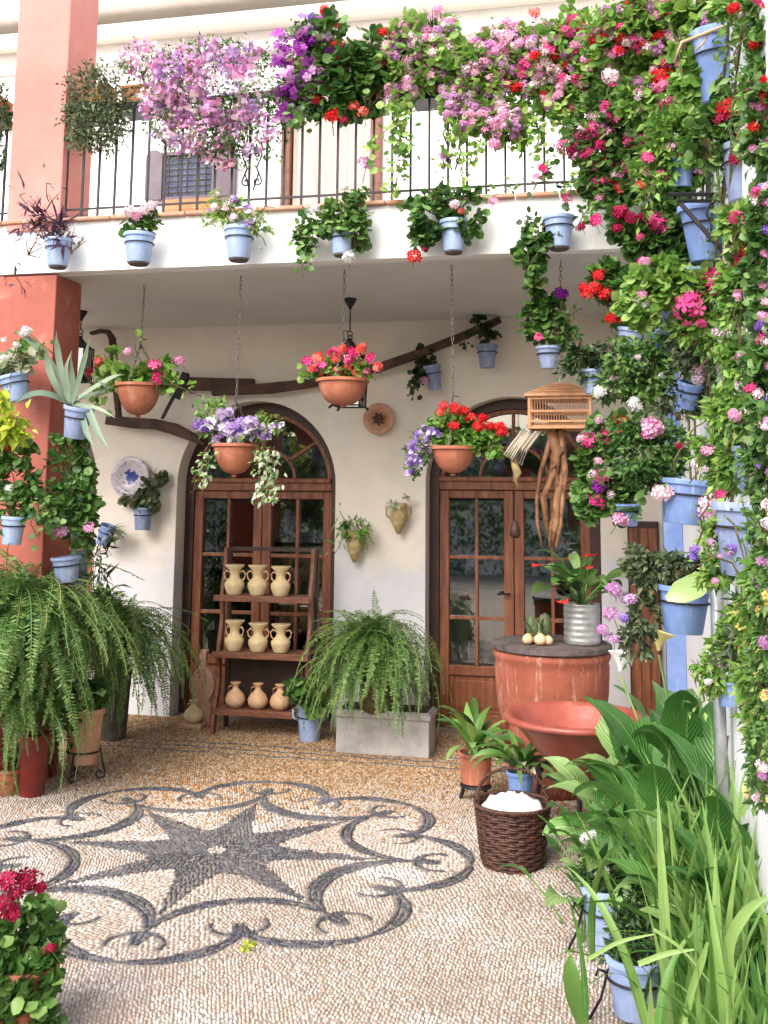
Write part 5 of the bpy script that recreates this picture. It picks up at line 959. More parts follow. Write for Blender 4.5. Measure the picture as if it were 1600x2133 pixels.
# ---- broken basin on its black stand
Y = 5.55; c = np.array([at(1200, 1490, Y)[0], Y, 0.]); k = mpp(c+np.array([0, 0, .55])); zr = at(1200, 1494, Y)[2]; Rb = 150*k; zb = zr-.25
ba = thing('broken_basin', 'wide red clay basin with a broken notched rim, in front of the big jar', 'basin', (c[0], c[1], zb)); kk = 64; pf_ = [(.001, 0), (Rb*.30, 0), (Rb*.36, .015), (Rb*.58, .10), (Rb*.80, .195), (Rb*.90, .225), (Rb*.93, .232), (Rb*1.0, .236), (Rb*1.015, .248), (Rb*1.0, .262), (Rb*.93, .266), (Rb*.87, .245), (Rb*.78, .19), (Rb*.55, .11), (Rb*.30, .065), (.001, .06)]
g = G().lathe(pf_, (c[0], c[1], zb), kk)
vv = []
for (x, y, z) in g.v:
    an = math.atan2(y-c[1], x-c[0]); lim = .27; d_ = abs(an-(-.92))
    if d_ < .30: lim = .27-.10*(1-d_/.30)**.6-.012*math.sin(an*40)
    vv.append((x, y, min(z, zb+max(lim, .10)) if z-zb > .08 else z))
g.v = vv; part('bowl', g, 'basin_clay', ba, smooth=True)
g = G()
for j in range(3): an = j*2.1+.6; g.tube([(c[0]+.20*math.cos(an), c[1]+.20*math.sin(an), zb-.012), (c[0]+.26*math.cos(an), c[1]+.26*math.sin(an), .01)], .014, 6)
g.tube([(c[0]+.2*math.cos(u), c[1]+.2*math.sin(u), zb-.014) for u in np.linspace(0, 2*pi, 25)], .012, 6); single('basin_stand', 'black iron tripod stand under the broken clay basin', 'stand', g, 'iron', (c[0], c[1], 0))
# ---- terracotta pot with strap leaves on a little stand
def strapleaf(root, P, n, L_, w_, m, el=(.6, 1.4), dr=(1.2, 2.2), azs=None, shape='blade', fold=.2, spread=.03):
    L0 = root.location
    for i in range(n):
        az = rnd.uniform(-pi, pi) if azs is None else rnd.choice(azs)+rnd.uniform(-.4, .4)
        link('leaf', blade_mesh(rnd.uniform(*L_), rnd.uniform(*w_), rnd.uniform(*el), rnd.uniform(*dr), m, 8, fold, rnd.randrange(9999), shape=shape), root, (P[0]-L0[0]+rnd.uniform(-spread, spread), P[1]-L0[1]+rnd.uniform(-spread, spread), P[2]-L0[2]), (0, 0, az))
c = atz(990, 1668, 0); Y = c[1]; pc, rt_, rb_, h_ = pot_px(991, 1568, 1630, 72, 60, Y); t_ = thing('potted_aspidistra', 'glossy terracotta pot of broad strap leaves on a dark little stand, left of the basin', 'plant', pc)
add_pot(t_, pc, rt_, rb_, h_, 'terracotta'); strapleaf(t_, (pc[0], pc[1], pc[2]+h_*.9), 24, (.26, .46), (.035, .06), 'leaf', shape='oval'); strapleaf(t_, (pc[0], pc[1], pc[2]+h_*.9), 10, (.2, .34), (.05, .07), 'leaf_bright', (.9, 1.4), (.5, 1.5), shape='oval')
for j, x_ in enumerate((968, 990, 1010)):
    pass
g = G().lathe([(rb_*.3, pc[2]-.004), (rb_*1.05, pc[2]-.004), (rb_*1.1, pc[2]-.022), (rb_*.3, pc[2]-.022)], (pc[0], pc[1], 0), 20)
for j in range(3): an = j*2.094-1.2; g.tube([(pc[0]+rb_*.8*math.cos(an), pc[1]+rb_*.8*math.sin(an), pc[2]-.02), (pc[0]+rb_*1.1*math.cos(an), pc[1]+rb_*1.1*math.sin(an), .002)], .011, 6)
single('plant_stand', 'low dark stand under the terracotta pot of strap leaves', 'stand', g, 'iron', (pc[0], pc[1], 0))
pc, rt_, rb_, h_ = pot_px(1085, 1625, 1672, 60, 46, 5.75); pc[2] = .12; t_ = thing('potted_aspidistra', 'dark blue pot of hanging strap leaves directly behind the wicker basket', 'plant', pc); add_pot(t_, pc, rt_, rb_, h_*1.3, 'blue_paint')
strapleaf(t_, (pc[0], pc[1], pc[2]+h_*1.2), 30, (.25, .40), (.03, .05), 'leaf', (.5, 1.3), (1.4, 2.4), shape='oval'); strapleaf(t_, (pc[0], pc[1], pc[2]+h_*1.2), 8, (.2, .34), (.04, .05), 'leaf_varieg', (.3, .9), (.9, 1.8), shape='oval')
single('block', 'dark block raising the blue pot behind the wicker basket', 'block', G().box((pc[0], pc[1], .06), (.2, .2, .115)), 'stone_slab', (pc[0], pc[1], 0), bevel=.006)
# ---- wicker basket
c = atz(1068, 1800, 0); k = mpp(c); rb_ = 60*k; rt_ = 76*k; h = 118*k; bk = thing('wicker_basket', 'dark brown wicker basket with an arched twisted handle, standing on the pebbles', 'basket', c); NS = 22; NR = 15
g = G()
for j in range(NS): an = 2*pi*j/NS; g.tube([(c[0]+(rb_+(rt_-rb_)*(z/h)**.7)*math.cos(an), c[1]+(rb_+(rt_-rb_)*(z/h)**.7)*math.sin(an), z+.004) for z in (0, h*.35, h*.7, h)], .004, 5)
part('stakes', g, 'wicker', bk)
for i in range(NR):
    z = .006+(h-.012)*i/(NR-1); r = rb_+(rt_-rb_)*(z/h)**.7; st_ = thing
    g = G()
    for ph in (0, pi): g.tube([(c[0]+(r+.0055*math.cos(NS*u/2+ph+pi*(i % 2)))*math.cos(u), c[1]+(r+.0055*math.cos(NS*u/2+ph+pi*(i % 2)))*math.sin(u), z+(.0035 if ph else -.0035)+.0015*math.sin(u*5+i)) for u in np.linspace(0, 2*pi, 89)], .0056, 5)
    o_ = part('woven_strand', g, 'wicker', bk, smooth=True)
g = G()
for ph in (0, 2.1, 4.2): g.tube([(c[0]+(rt_+.006)*math.cos(u)+0, c[1]+(rt_+.006)*math.sin(u)+.006*math.cos(24*u+ph), h+.008+.007*math.sin(24*u+ph)) for u in np.linspace(0, 2*pi, 140)], .006, 5)
part('rim', g, 'wicker', bk, smooth=True); g = G(); hh = 60*k
for ph in (0, 2.1, 4.2): g.tube([(c[0]+rt_*.98*math.cos(u)*.98+.006*math.cos(20*u+ph), c[1]+.008*math.sin(20*u+ph)+.02*math.cos(u), h+(hh+.03)*math.sin(u)**.8) for u in np.linspace(.01, pi-.01, 70)], .0055, 5)
part('handle', g, 'wicker', bk, smooth=True); part('base', G().disc(rb_, (c[0], c[1], .008)), 'wicker', bk)
V = []; n = 26
for i in range(n+1):
    for j in range(n): pass
g = G(); m_ = 30; vv = [(c[0], c[1], h+.035)]; fc = []
for i in range(1, 9):
    for j in range(m_): an = 2*pi*j/m_; r = rt_*.86*i/8; z = h+.036-.055*(i/8)**3+.009*math.sin(an*3+i*1.9)+.007*math.sin(an*7-i)+.006*rnd.random(); vv.append((c[0]+r*math.cos(an), c[1]+r*math.sin(an), z))
fc = [(0, 1+j, 1+(j+1) % m_) for j in range(m_)]+[(1+(i-1)*m_+j, 1+i*m_+j, 1+i*m_+(j+1) % m_, 1+(i-1)*m_+(j+1) % m_) for i in range(1, 8) for j in range(m_)]
single('cloth', 'bright white crumpled cloth heaped inside the wicker basket', 'cloth', G().add(vv, fc), 'cloth', (c[0], c[1], h-.02), smooth=True)
# ================================================================== FERNS
FR = [frond_mesh(L_, el, dr, 54, wd, 'frond', i) for i, (L_, el, dr, wd) in enumerate([(.55, 1.25, .75, .052), (.75, 1.15, 1.15, .058), (.50, .8, .9, .048), (.86, 1.3, 1.30, .060), (.46, 1.5, -.3, .046), (.66, .6, 1.3, .054), (.52, 1.45, .25, .048), (.95, 1.15, 1.45, .060), (.84, .9, 1.50, .058), (.66, .3, 1.45, .054), (.70, 1.4, .5, .054), (.90, 1.25, 1.52, .060), (1.05, 1.0, 1.54, .058)])]
def fern(label, c, n, s_, potf=None, low=0, cat='fern', loc=None, name='boston_fern', up=0):
    t_ = thing(name, label, cat, loc if loc is not None else c)
    if potf: potf(t_)
    L0 = t_.location
    for i in range(n):
        az = 2*pi*i/n*3.7+rnd.uniform(-.4, .4); me = FR[rnd.choice([0, 1, 3, 5, 7, 8, 10, 3, 9, 8, 11, 12, 2, 0, 6, 10]) if i > n*.17+up else rnd.choice([4, 6, 4, 10])]
        link('frond', me, t_, (c[0]-L0[0]+rnd.uniform(-.07, .07), c[1]-L0[1]+rnd.uniform(-.07, .07), c[2]-L0[2]+rnd.uniform(-.24, .05)), (rnd.uniform(-.14, .14), rnd.uniform(-.25, .25), az), s_*rnd.uniform(.6, 1.1))
    return t_
b0 = atz(845, 1560, 0)
c = np.array(at(772, 1345, 7.0)); k = mpp(c); bx = at(860, 1500, 7.05); 
def pf3(t_):
    z1 = at(860, 1482, 7.05)[2]; g = G(); w2 = .12
    for (xa, ya, xb_, yb_) in ((-w2, -w2, w2, -w2), (w2, -w2, w2, w2), (w2, w2, -w2, w2), (-w2, w2, -w2, -w2)): pass
    xl_ = at(700, 1500, 7.0)[0]; xr_ = bx[0]+.12; part('planter', prism(G(), xl_, xr_, 7.0, 7.26, .001, z1), 'white_box', t_, bevel=.01); part('soil', prism(G(), xl_+.02, xr_-.02, 7.02, 7.24, z1-.01, z1+.006), 'soil', t_)
    part('rim', prism(G(), xl_-.012, xr_+.012, 6.988, 7.272, z1-.05, z1-.012), 'white_box', t_, bevel=.008)
    part('stem_mass', G().lathe([(.10, z1-.02), (.13, z1+.05), (.09, c[2]), (.001, c[2]+.02)], (c[0]+.03, 7.08, 0), 14), 'stem', t_)
fern('wide light green fern spilling to the floor between the two glazed doors', c, 420, .86, pf3, loc=(c[0], 7.05, 0.0))
c = np.array(at(235, 1315, 6.85)); 
fern('dark drooping fern against the wall left of the clay bottle board', c, 380, 1.02, lambda t_: add_pot(t_, (c[0]-.05, 7.0, .002), .13, .10, .50, 'stone_slab'), loc=(c[0], 6.85, .0))
c = np.array(at(45, 1270, 5.6)); 
fern('huge fern with long hanging fronds at the left edge, in front of the pillar', c, 430, 1.12, lambda t_: add_pot(t_, (c[0]-.12, 5.62, .002), .15, .11, .72, 'red_glaze'), loc=(c[0], 5.5, 0.0))
c = np.array(at(20, 1570, 5.6)); fern('small fern low on the floor at the very left edge', c, 60, .36, lambda t_: add_pot(t_, (c[0], c[1], .002), .09, .07, .14, 'terracotta'), loc=(c[0], c[1], 0.0))
c = np.array(at(52, 1425, 5.5)); fern('lower fern spilling in front of the huge one, over the red pots', c, 200, .70, lambda t_: add_pot(t_, (c[0]+.02, 5.60, .002), .095, .07, .34, 'red_glaze'), loc=(c[0], 5.56, .0))
# sprays standing above the ferns at the third arch
t_ = thing('oleander', 'thin sparse dark leaved shrub rising behind the ferns beside the third arch', 'shrub', at(205, 1290, 6.9)*np.array([1, 1, 0])); foliage(t_, [blob(205, 1200, 24, 70, 6.9), blob(212, 1255, 26, 40, 6.9)], 150, NARROW, .11, 'leaf_dark', strands=[strand(200, 1300, 208, 1120, 6.9, 20), strand(210, 1300, 230, 1180, 6.9, 20), strand(195, 1290, 192, 1140, 6.9, 14)])
part('stem', G().tube([(t_.location.x, 6.9, 0), at(205, 1290, 6.9)], .012, 6), 'stem', t_)
# ---- potted things on the floor at the left
gs = 'iron pot stands with curled feet'
def ironstand(label, c, r, z, hfoot, grp=gs, legs=3, ph=0, m='iron'):
    t_ = thing('pot_stand', label, 'stand', (c[0], c[1], 0), grp); part('ring', G().tube([(c[0]+r*math.cos(u), c[1]+r*math.sin(u), z) for u in np.linspace(0, 2*pi, 25)], .006, 6), m, t_, smooth=True)
    for j in range(legs):
        an = ph+j*2*pi/legs; d = np.array([math.cos(an), math.sin(an)]); pts = [(c[0]+d[0]*r, c[1]+d[1]*r, z), (c[0]+d[0]*(r+.012), c[1]+d[1]*(r+.012), z*.6), (c[0]+d[0]*(r+.03), c[1]+d[1]*(r+.03), z*.25)]
        q0 = r+.03-.03; pts += [(c[0]+d[0]*(q0+.032*(1-u/9)*math.cos(u)), c[1]+d[1]*(q0+.032*(1-u/9)*math.cos(u)), .036-.032*(1-u/9)*math.sin(u)) for u in np.linspace(0, 6.2, 16)]
        part('leg', G().tube(pts, .0055, 6), m, t_, smooth=True)
    return t_
c = atz(172, 1625, 0); Y = c[1]; pc, rt_, rb_, h_ = pot_px(172, 1478, 1588, 82, 62, Y)
t_ = thing('potted_plant', 'tall pale terracotta pot with green blotches held in an iron stand at left', 'plant', pc); add_pot(t_, pc, rt_, rb_, h_, 'terracotta_pale'); foliage(t_, [blob(165, 1455, 45, 30, Y)], 160, ROUND, .06, 'leaf', strands=[strand(160, 1480, 150, 1545, Y-.1, 26), strand(140, 1470, 135, 1540, Y-.1, 26)])
link('leaf', blade_mesh(.22, .12, .5, 1.2, 'leaf_calla', 7, .2, 3, shape='heart'), t_, (.05, -.1, h_+.08), (0, 0, -1.9)); link('leaf', blade_mesh(.2, .11, .7, 1.5, 'leaf_calla', 7, .2, 5, shape='heart'), t_, (-.05, -.1, h_+.02), (0, 0, 2.6))
ironstand('black iron stand with curled feet under the tall pale terracotta pot', (c[0], Y), rb_*1.1, pc[2]+h_*.22, .05, ph=.4)
c = atz(86, 1618, 0); pc, rt_, rb_, h_ = pot_px(86, 1545, 1618, 68, 52, c[1]); pc[2] = .004; t_ = thing('potted_plant', 'small dark red glazed pot on the floor under the huge fern', 'plant', pc); add_pot(t_, pc, rt_, rb_, h_, 'red_glaze'); strapleaf(t_, (pc[0], pc[1], h_*.9), 9, (.1, .2), (.012, .02), 'leaf')
c = atz(35, 1600, 0); pc, rt_, rb_, h_ = pot_px(30, 1540, 1600, 50, 40, c[1]+.1); pc[2] = .004; t_ = thing('potted_plant', 'second dark red pot half hidden at the left edge beside the red glazed one', 'plant', pc); add_pot(t_, pc, rt_, rb_, h_, 'red_glaze'); strapleaf(t_, (pc[0], pc[1], h_*.9), 6, (.1, .2), (.012, .02), 'leaf')
c = atz(645, 1543, 0); pc, rt_, rb_, h_ = pot_px(645, 1468, 1541, 58, 42, c[1]); pc[2] = .004; t_ = thing('potted_geranium', 'blue two handled pot on the floor between the tiered shelf and the wide fern', 'plant', pc); add_pot(t_, pc, rt_, rb_, h_, 'blue_pale', ring=True)
for s_ in (-1, 1): part('handle', G().tube([(pc[0]+s_*rt_*.92, pc[1]-.01, pc[2]+h_*.9), (pc[0]+s_*rt_*1.25, pc[1]-.02, pc[2]+h_*.84), (pc[0]+s_*rt_*1.2, pc[1]-.02, pc[2]+h_*.62), (pc[0]+s_*rt_*.86, pc[1]-.01, pc[2]+h_*.55)], .009, 7), 'blue_pale', t_, smooth=True)
foliage(t_, [blob(635, 1425, 32, 34, 7.2), blob(650, 1460, 26, 18, 7.2)], 150, ROUND, .07, 'leaf'); put_flower(t_, at(645, 1428, 7.05), .012, 'white')
# ================================================================== POTS ON AND BESIDE THE PILLAR
YL = 5.55; gp = 'blue pots fixed to the salmon pillar'
potted('potted_plectranthus', 'blue pot of cream edged leaves hooked on the pillar at the left edge', 'plant', (38, 780, 836, 62, 44), YL, [(25, 755, 42, 22), (10, 775, 24, 16)], 220, ROUND, .055, 'leaf_varieg', 'blue_pale', rot=tilt(.08, -.22), group=gp)
t_ = potted('potted_agave', 'blue pot on the pillar holding a grey green agave with long arching leaves', 'plant', (155, 846, 912, 62, 44), YL-.05, [(150, 842, 20, 8)], 12, NARROW, .05, 'leaf_olive', 'blue_grey', rot=tilt(.10, .18), group=gp)
A0 = at(148, 838, YL-.05); L0 = t_.location
def taper(pts, ws, m, root, dirn=(0, 0, 1), fold=.3, name='leaf'):
    pts = [np.array(p) for p in pts]; n = len(pts); t_i = np.linspace(0, n-1, 14); P = np.stack([np.interp(t_i, range(n), [p[i] for p in pts]) for i in range(3)], 1)
    P = np.stack([np.convolve(np.pad(P[:, i], 2, 'edge'), np.ones(5)/5, 'valid') for i in range(3)], 1); P[0] = pts[0]; P[-1] = pts[-1]; W = np.interp(t_i, range(n), ws); V = []; Fc = []
    for i in range(14):
        d = unit(P[min(i+1, 13)]-P[max(i-1, 0)]); vw = unit(P[i]-CAM); sx = unit(np.cross(d, [.25, -.85, .45])+1e-6); u = np.cross(sx, d); w_ = W[i]/2; V += [P[i]-sx*w_+u*w_*fold, P[i], P[i]+sx*w_+u*w_*fold]
    for i in range(13): a = i*3; Fc += [(a, a+1, a+4, a+3), (a+1, a+2, a+5, a+4)]
    L0 = np.array(root.location); return link(name, G().add(V, Fc, rnd.uniform(.2, .95)).mesh(name, m, L0, True), root)
for pp, w_ in (([(148, 838), (110, 760), (62, 705), (30, 690)], 15), ([(140, 838), (112, 800), (96, 750), (100, 715)], 14), ([(150, 838), (130, 790), (118, 720), (118, 690)], 13), ([(150, 838), (165, 790), (178, 745), (186, 705)], 12), ([(155, 838), (150, 780), (148, 740)], 12), ([(145, 840), (100, 818), (60, 820), (25, 845)], 14), ([(152, 838), (190, 810), (235, 785), (255, 780)], 11), ([(158, 840), (185, 850), (196, 890), (232, 945)], 15), ([(152, 838), (172, 862), (180, 905), (196, 930)], 12), ([(150, 836), (200, 820), (230, 812), (200, 790)], 10), ([(148, 838), (135, 770), (150, 730)], 10), ([(150, 838), (205, 850), (240, 870)], 9)):
    k = mpp(A0); ps = [at(x, y, YL-.05-.05*i+rnd.uniform(-.04, .03)) for i, (x, y) in enumerate(pp)]; n = len(ps); taper(ps, [w_*k*.8]+[w_*k]*(n-2)+[.002], 'leaf_agave', t_)
t_ = thing('potted_geranium', 'long stalked white geranium in front of the pillar, above the cream edged pot', 'plant', at(20, 790, YL-.1), None); B = [blob(45, 735, 24, 18, YL-.15), blob(85, 730, 14, 10, YL-.15)]; foliage(t_, B, 46, ROUND, .035, 'leaf_bright', strands=[strand(20, 790, 55, 700, YL-.1, 3), strand(60, 705, 110, 745, YL-.12, 6)]); flowers(t_, [(55, 690, 26, 'white'), (34, 718, 18, 'white'), (8, 745, 18, 'white'), (8, 708, 14, 'white')], B, None, False, YL-.1)
mass('coleus', 'lime yellow leaves glowing at the left edge before the pillar', 'plant', (10, 870, 0), [(15, 815, 22, 30), (22, 865, 34, 34), (10, 900, 30, 26)], 150, OVAL, .085, 'leaf_lime', Y=YL-.3, group=None, strands=[strand(30, 870, 55, 915, YL-.3, 8)])
potted('potted_geranium', 'leafy pot at the left edge below the lime leaves, one small white bloom', 'plant', (24, 1076, 1134, 50, 38), YL-.15, [(30, 940, 42, 40), (35, 1000, 44, 40), (25, 1045, 46, 28), (85, 1055, 30, 20)], 520, ROUND, .052, 'leaf', 'blue_pale', [(20, 1020, 20, 'white'), (15, 935, 16, 'red'), (20, 905, 18, 'coral')], rot=tilt(0, .05), group=gp, strands=[strand(70, 1050, 80, 1130, YL-.2, 24), strand(90, 1040, 105, 1100, YL-.2, 20), strand(25, 1100, 30, 1250, YL-.15, 10)])
potted('potted_geranium', 'blue pillar pot overgrown with tall dark leaves and two pink blooms', 'plant', (140, 1160, 1212, 60, 44), YL+.05, [(150, 980, 40, 40), (160, 1040, 38, 42), (135, 1075, 40, 34), (175, 1100, 24, 40), (145, 930, 30, 24)], 760, ROUND, .05, 'leaf', 'blue_grey', [(122, 1108, 32, 'pink'), (182, 1102, 24, 'pink')], rot=tilt(.06, -.08), group=gp)
# ================================================================== BOTTOM LEFT CORNER
c = atz(25, 2180, 0); pc = np.array([c[0]-.02, c[1]+.1, .004]); t_ = thing('potted_geranium', 'dark crimson geranium in a terracotta pot in the near left corner', 'plant', pc); add_pot(t_, pc, .10, .075, .20, 'terracotta'); YQ2 = pc[1]
B = [blob(40, 1965, 62, 75, YQ2), blob(15, 2050, 80, 70, YQ2-.05), blob(70, 2080, 60, 60, YQ2-.05), blob(80, 2000, 45, 50, YQ2)]; foliage(t_, B, 900, tpl_round(9, .26), .046, 'leaf', edge=.5)
flowers(t_, [(18, 1838, 46, 'crimson'), (60, 1838, 50, 'crimson'), (8, 1885, 50, 'crimson'), (105, 1977, 26, 'crimson'), (38, 1860, 34, 'crimson'), (85, 1850, 30, 'crimson'), (25, 1905, 30, 'crimson')], B, None, False, YQ2-.06)
t_ = thing('weed', 'tiny green weed growing between the pebbles beside the ornament', 'weed', atz(514, 1975, 0.004)); foliage(t_, [((t_.location.x, t_.location.y, .012), (.045, .03, .012))], 40, OVAL, .024, 'leaf_lime', stems=False)
# ================================================================== THE RIGHT HAND WALL OF FLOWERS
gr = 'blue pots and plants hung on the right wall'
def rp(name, label, px, Y, bl, n, tp, sz, lm, potm='blue_paint', fl=(), rot=None, st_=(), rand=None, sprig=False, bY=None, ring=True, **kw):
    return potted(name, label, 'plant', px, Y, bl, n, tp, sz, lm, potm, fl, rot, ring, gr, st_, rand=rand, sprig=sprig, bY=bY, **kw)
rp('potted_geranium', 'tall blue pot hung highest on the right wall under yellow green leaves', (1497, 62, 212, 96, 66), 3.5, [(1480, 20, 70, 40), (1545, 40, 50, 40), (1425, 60, 30, 50), (1430, 150, 26, 60)], 620, ROUND, .045, 'leaf_bright', 'blue_pot', [(1478, 40, 50, 'lilac')], tilt(.1, -.05), [strand(1580, 60, 1560, 260, 3.4, 60), strand(1500, 70, 1530, 90, 3.35, 6)])
g = G(); g.tube([at(x, y, 3.36) for x, y in ((1600, 20), (1540, 42), (1480, 65), (1420, 88), (1405, 130))], .006, 6); g.tube([at(x, y, 3.37) for x, y in ((1478, 66), (1465, 90), (1448, 105))], .004, 6)
single('vine', 'bare tan vine stem crossing in front of the highest blue pot', 'vine', g, 'vine', at(1480, 65, 3.4), smooth=True)
rp('potted_geranium', 'large pale blue pot at the right edge with scarlet sprays over it', (1560, 300, 420, 110, 80), 3.3, [(1560, 250, 50, 40), (1500, 240, 40, 40), (1590, 360, 26, 60), (1480, 300, 40, 40)], 600, ROUND, .042, 'leaf', 'blue_grey', [(1520, 228, 46, 'red'), (1505, 245, 34, 'crimson'), (1555, 262, 32, 'red'), (1538, 290, 28, 'red'), (1530, 330, 28, 'crimson'), (1575, 240, 20, 'red'), (1550, 310, 22, 'red')])
rp('potted_vine', 'glossy green bush on the wall between the scarlet sprays and the railing', (1420, 330, 392, 56, 40), 4.1, [(1410, 290, 66, 52), (1455, 330, 50, 40), (1380, 350, 50, 50), (1440, 250, 50, 36)], 1300, OVAL, .05, 'leaf_bright', 'blue_paint', [(1350, 330, 24, 'hot'), (1335, 385, 24, 'coral')], None, [strand(1360, 380, 1350, 470, 4.0, 40)], rand=[(10, 24, ['hot', 'coral', 'pink'])])
rp('potted_geranium', 'blue pot cradled by the iron scroll bracket, crimson blooms at its left', (1468, 428, 545, 104, 58), 3.9, [(1400, 430, 34, 40), (1380, 480, 40, 40), (1420, 545, 36, 30), (1340, 500, 40, 30), (1290, 460, 34, 24)], 760, ROUND, .045, 'leaf', 'blue_pot', [(1365, 465, 46, 'hot'), (1290, 445, 34, 'crimson'), (1310, 455, 30, 'crimson'), (1240, 458, 28, 'hot'), (1288, 475, 26, 'crimson'), (1340, 545, 26, 'hot'), (1338, 452, 26, 'crimson'), (1212, 473, 18, 'crimson'), (1335, 492, 18, 'hot')], tilt(.05, .0), bY=4.1)
YBk = 3.75; bk = thing('iron_bracket', 'black wrought iron wall bracket with a spiral, in front of a blue pot', 'bracket', at(1470, 420, YBk))
g = G(); P = lambda x, y: at(x, y, YBk)
g.tube([P(1392, 405), P(1530, 405)], .008, 5); g.tube([P(1410, 419), P(1530, 419)], .007, 5)
for x in (1420, 1450, 1480, 1510): g.tube([P(x, 405), P(x, 419)], .005, 5)
part('shelf_bar', g, 'iron', bk); part('strut', G().bar(P(1418, 424), P(1503, 520), .014, .014, (0, 1, 0)), 'iron', bk)
part('spiral', G().tube([P(1494+(4+5.2*u)*math.cos(u*1.0-.5)*.92, 447+(4+5.2*u)*math.sin(u*1.0-.5)*.92) for u in np.linspace(0, 4.9, 30)]+[P(1482, 478), P(1500, 492), P(1514, 491)], .0045, 6), 'iron', bk, smooth=True)
part('upright', G().bar(P(1476, 405), P(1480, 335), .012, .012, (0, 1, 0)), 'iron', bk)
rp('potted_geranium', 'round bush of small leaves beneath the iron bracket with one big magenta bloom', (1440, 560, 610, 54, 40), 3.9, [(1430, 600, 60, 44), (1370, 590, 50, 40), (1480, 640, 50, 50), (1340, 640, 44, 40)], 1250, ROUND, .04, 'leaf_bright', 'blue_paint', [(1437, 632, 62, 'hot'), (1440, 622, 40, 'hot'), (1500, 570, 54, 'hot'), (1495, 595, 54, 'hot'), (1345, 545, 26, 'pink')], None, rand=[(10, 22, ['pink', 'white', 'palepink'])])
rp('potted_geranium', 'plant at the right edge with three scarlet blooms under the large pale blue pot', (1590, 610, 680, 70, 50), 3.2, [(1560, 560, 50, 50), (1580, 480, 40, 50), (1590, 430, 30, 40)], 520, ROUND, .042, 'leaf_bright', 'blue_pale', [(1550, 510, 44, 'red'), (1562, 530, 44, 'red'), (1580, 520, 30, 'red'), (1545, 540, 30, 'crimson'), (1598, 475, 26, 'red'), (1575, 455, 22, 'coral')])
rp('potted_geranium', 'grey blue pot jutting left from the flower wall, scarlet blooms above it', (1308, 684, 745, 64, 46), 5.2, [(1280, 600, 44, 34), (1310, 640, 44, 34), (1260, 570, 30, 24), (1330, 560, 30, 26)], 560, ROUND, .045, 'leaf', 'blue_grey', [(1247, 575, 24, 'red'), (1225, 610, 36, 'red'), (1258, 612, 34, 'red'), (1240, 600, 30, 'red'), (1283, 650, 24, 'red'), (1270, 664, 28, 'red'), (1296, 664, 22, 'coral'), (1285, 622, 20, 'coral'), (1213, 600, 20, 'red')], tilt(.1, .2))
rp('potted_vine', 'dark sparse leaved plant directly over the birdcage roof at its right', (1235, 770, 820, 44, 32), 5.6, [(1230, 760, 50, 36), (1210, 740, 26, 20), (1265, 745, 36, 30)], 420, OVAL, .05, 'leaf_dark', 'blue_grey', (), None, [strand(1190, 690, 1215, 760, 5.6, 14), strand(1170, 780, 1240, 740, 5.6, 20)])
rp('potted_ivy', 'mid wall tangle of trailing ivy with two small blue pots showing through', (1385, 690, 744, 52, 38), 4.5, [(1330, 760, 60, 50), (1400, 720, 56, 50), (1370, 800, 60, 44), (1290, 800, 50, 34)], 1500, OVAL, .042, 'leaf', 'blue_paint', [(1250, 817, 26, 'white'), (1320, 840, 26, 'white'), (1328, 848, 22, 'white')], None, [strand(1300, 720, 1260, 860, 4.5, 30)], rand=[(10, 14, ['palepink', 'white'])])
rp('potted_ivy', 'small blue wall pot below the magenta bloom, wrapped in silvery leaves', (1430, 795, 850, 56, 40), 4.3, [(1460, 740, 50, 50), (1480, 820, 50, 30), (1410, 850, 40, 20), (1540, 760, 46, 40)], 900, OVAL, .045, 'leaf_olive', 'blue_paint', [(1462, 775, 36, 'pink'), (1458, 790, 30, 'palepink')], tilt(.3, .2), rand=[(6, 14, ['white', 'mauve'])])
rp('potted_ivy', 'broad mid green creeper at the right edge in the middle of the wall', (1570, 730, 790, 60, 44), 3.5, [(1570, 830, 50, 60), (1530, 880, 36, 50), (1590, 900, 30, 60), (1560, 690, 44, 34), (1525, 960, 22, 50), (1500, 850, 30, 40)], 1200, OVAL, .048, 'leaf_bright', 'blue_pot', (), None, [strand(1520, 940, 1530, 1060, 3.5, 30), strand(1470, 880, 1400, 1000, 3.6, 10), strand(1500, 1000, 1440, 1150, 3.5, 8)], rand=[(4, 14, ['violet', 'white'])])
rp('potted_geranium', 'round clipped looking bush of tiny leaves over a square blue pot', (1425, 1000, 1092, 108, 84), 4.2, [(1345, 950, 62, 52), (1395, 935, 40, 46), (1320, 905, 44, 34), (1375, 985, 44, 26)], 1700, OVAL, .034, 'leaf', 'blue_pot', [(1358, 890, 50, 'pink'), (1350, 905, 36, 'pink'), (1465, 968, 46, 'palepink'), (1382, 1028, 46, 'palepink'), (1480, 1050, 50, 'palepink'), (1470, 1068, 36, 'pink'), (1413, 929, 16, 'crimson')], tilt(.0, .1))
rp('potted_ivy_geranium', 'trailing geranium right of the cage root, magenta blooms down its left side', (1305, 1050, 1096, 60, 44), 5.0, [(1270, 910, 44, 40), (1240, 950, 36, 40), (1260, 1010, 50, 44), (1225, 1040, 28, 40), (1300, 1040, 40, 40)], 1050, ROUND, .045, 'leaf', 'blue_paint', [(1298, 878, 34, 'red'), (1225, 922, 34, 'hot'), (1262, 908, 34, 'hot'), (1260, 988, 36, 'hot'), (1240, 1015, 32, 'purple'), (1242, 1040, 36, 'hot'), (1292, 1082, 36, 'pink'), (1210, 915, 22, 'palepink'), (1290, 900, 18, 'coral')], None, rand=[(6, 20, ['palepink', 'pink'])])
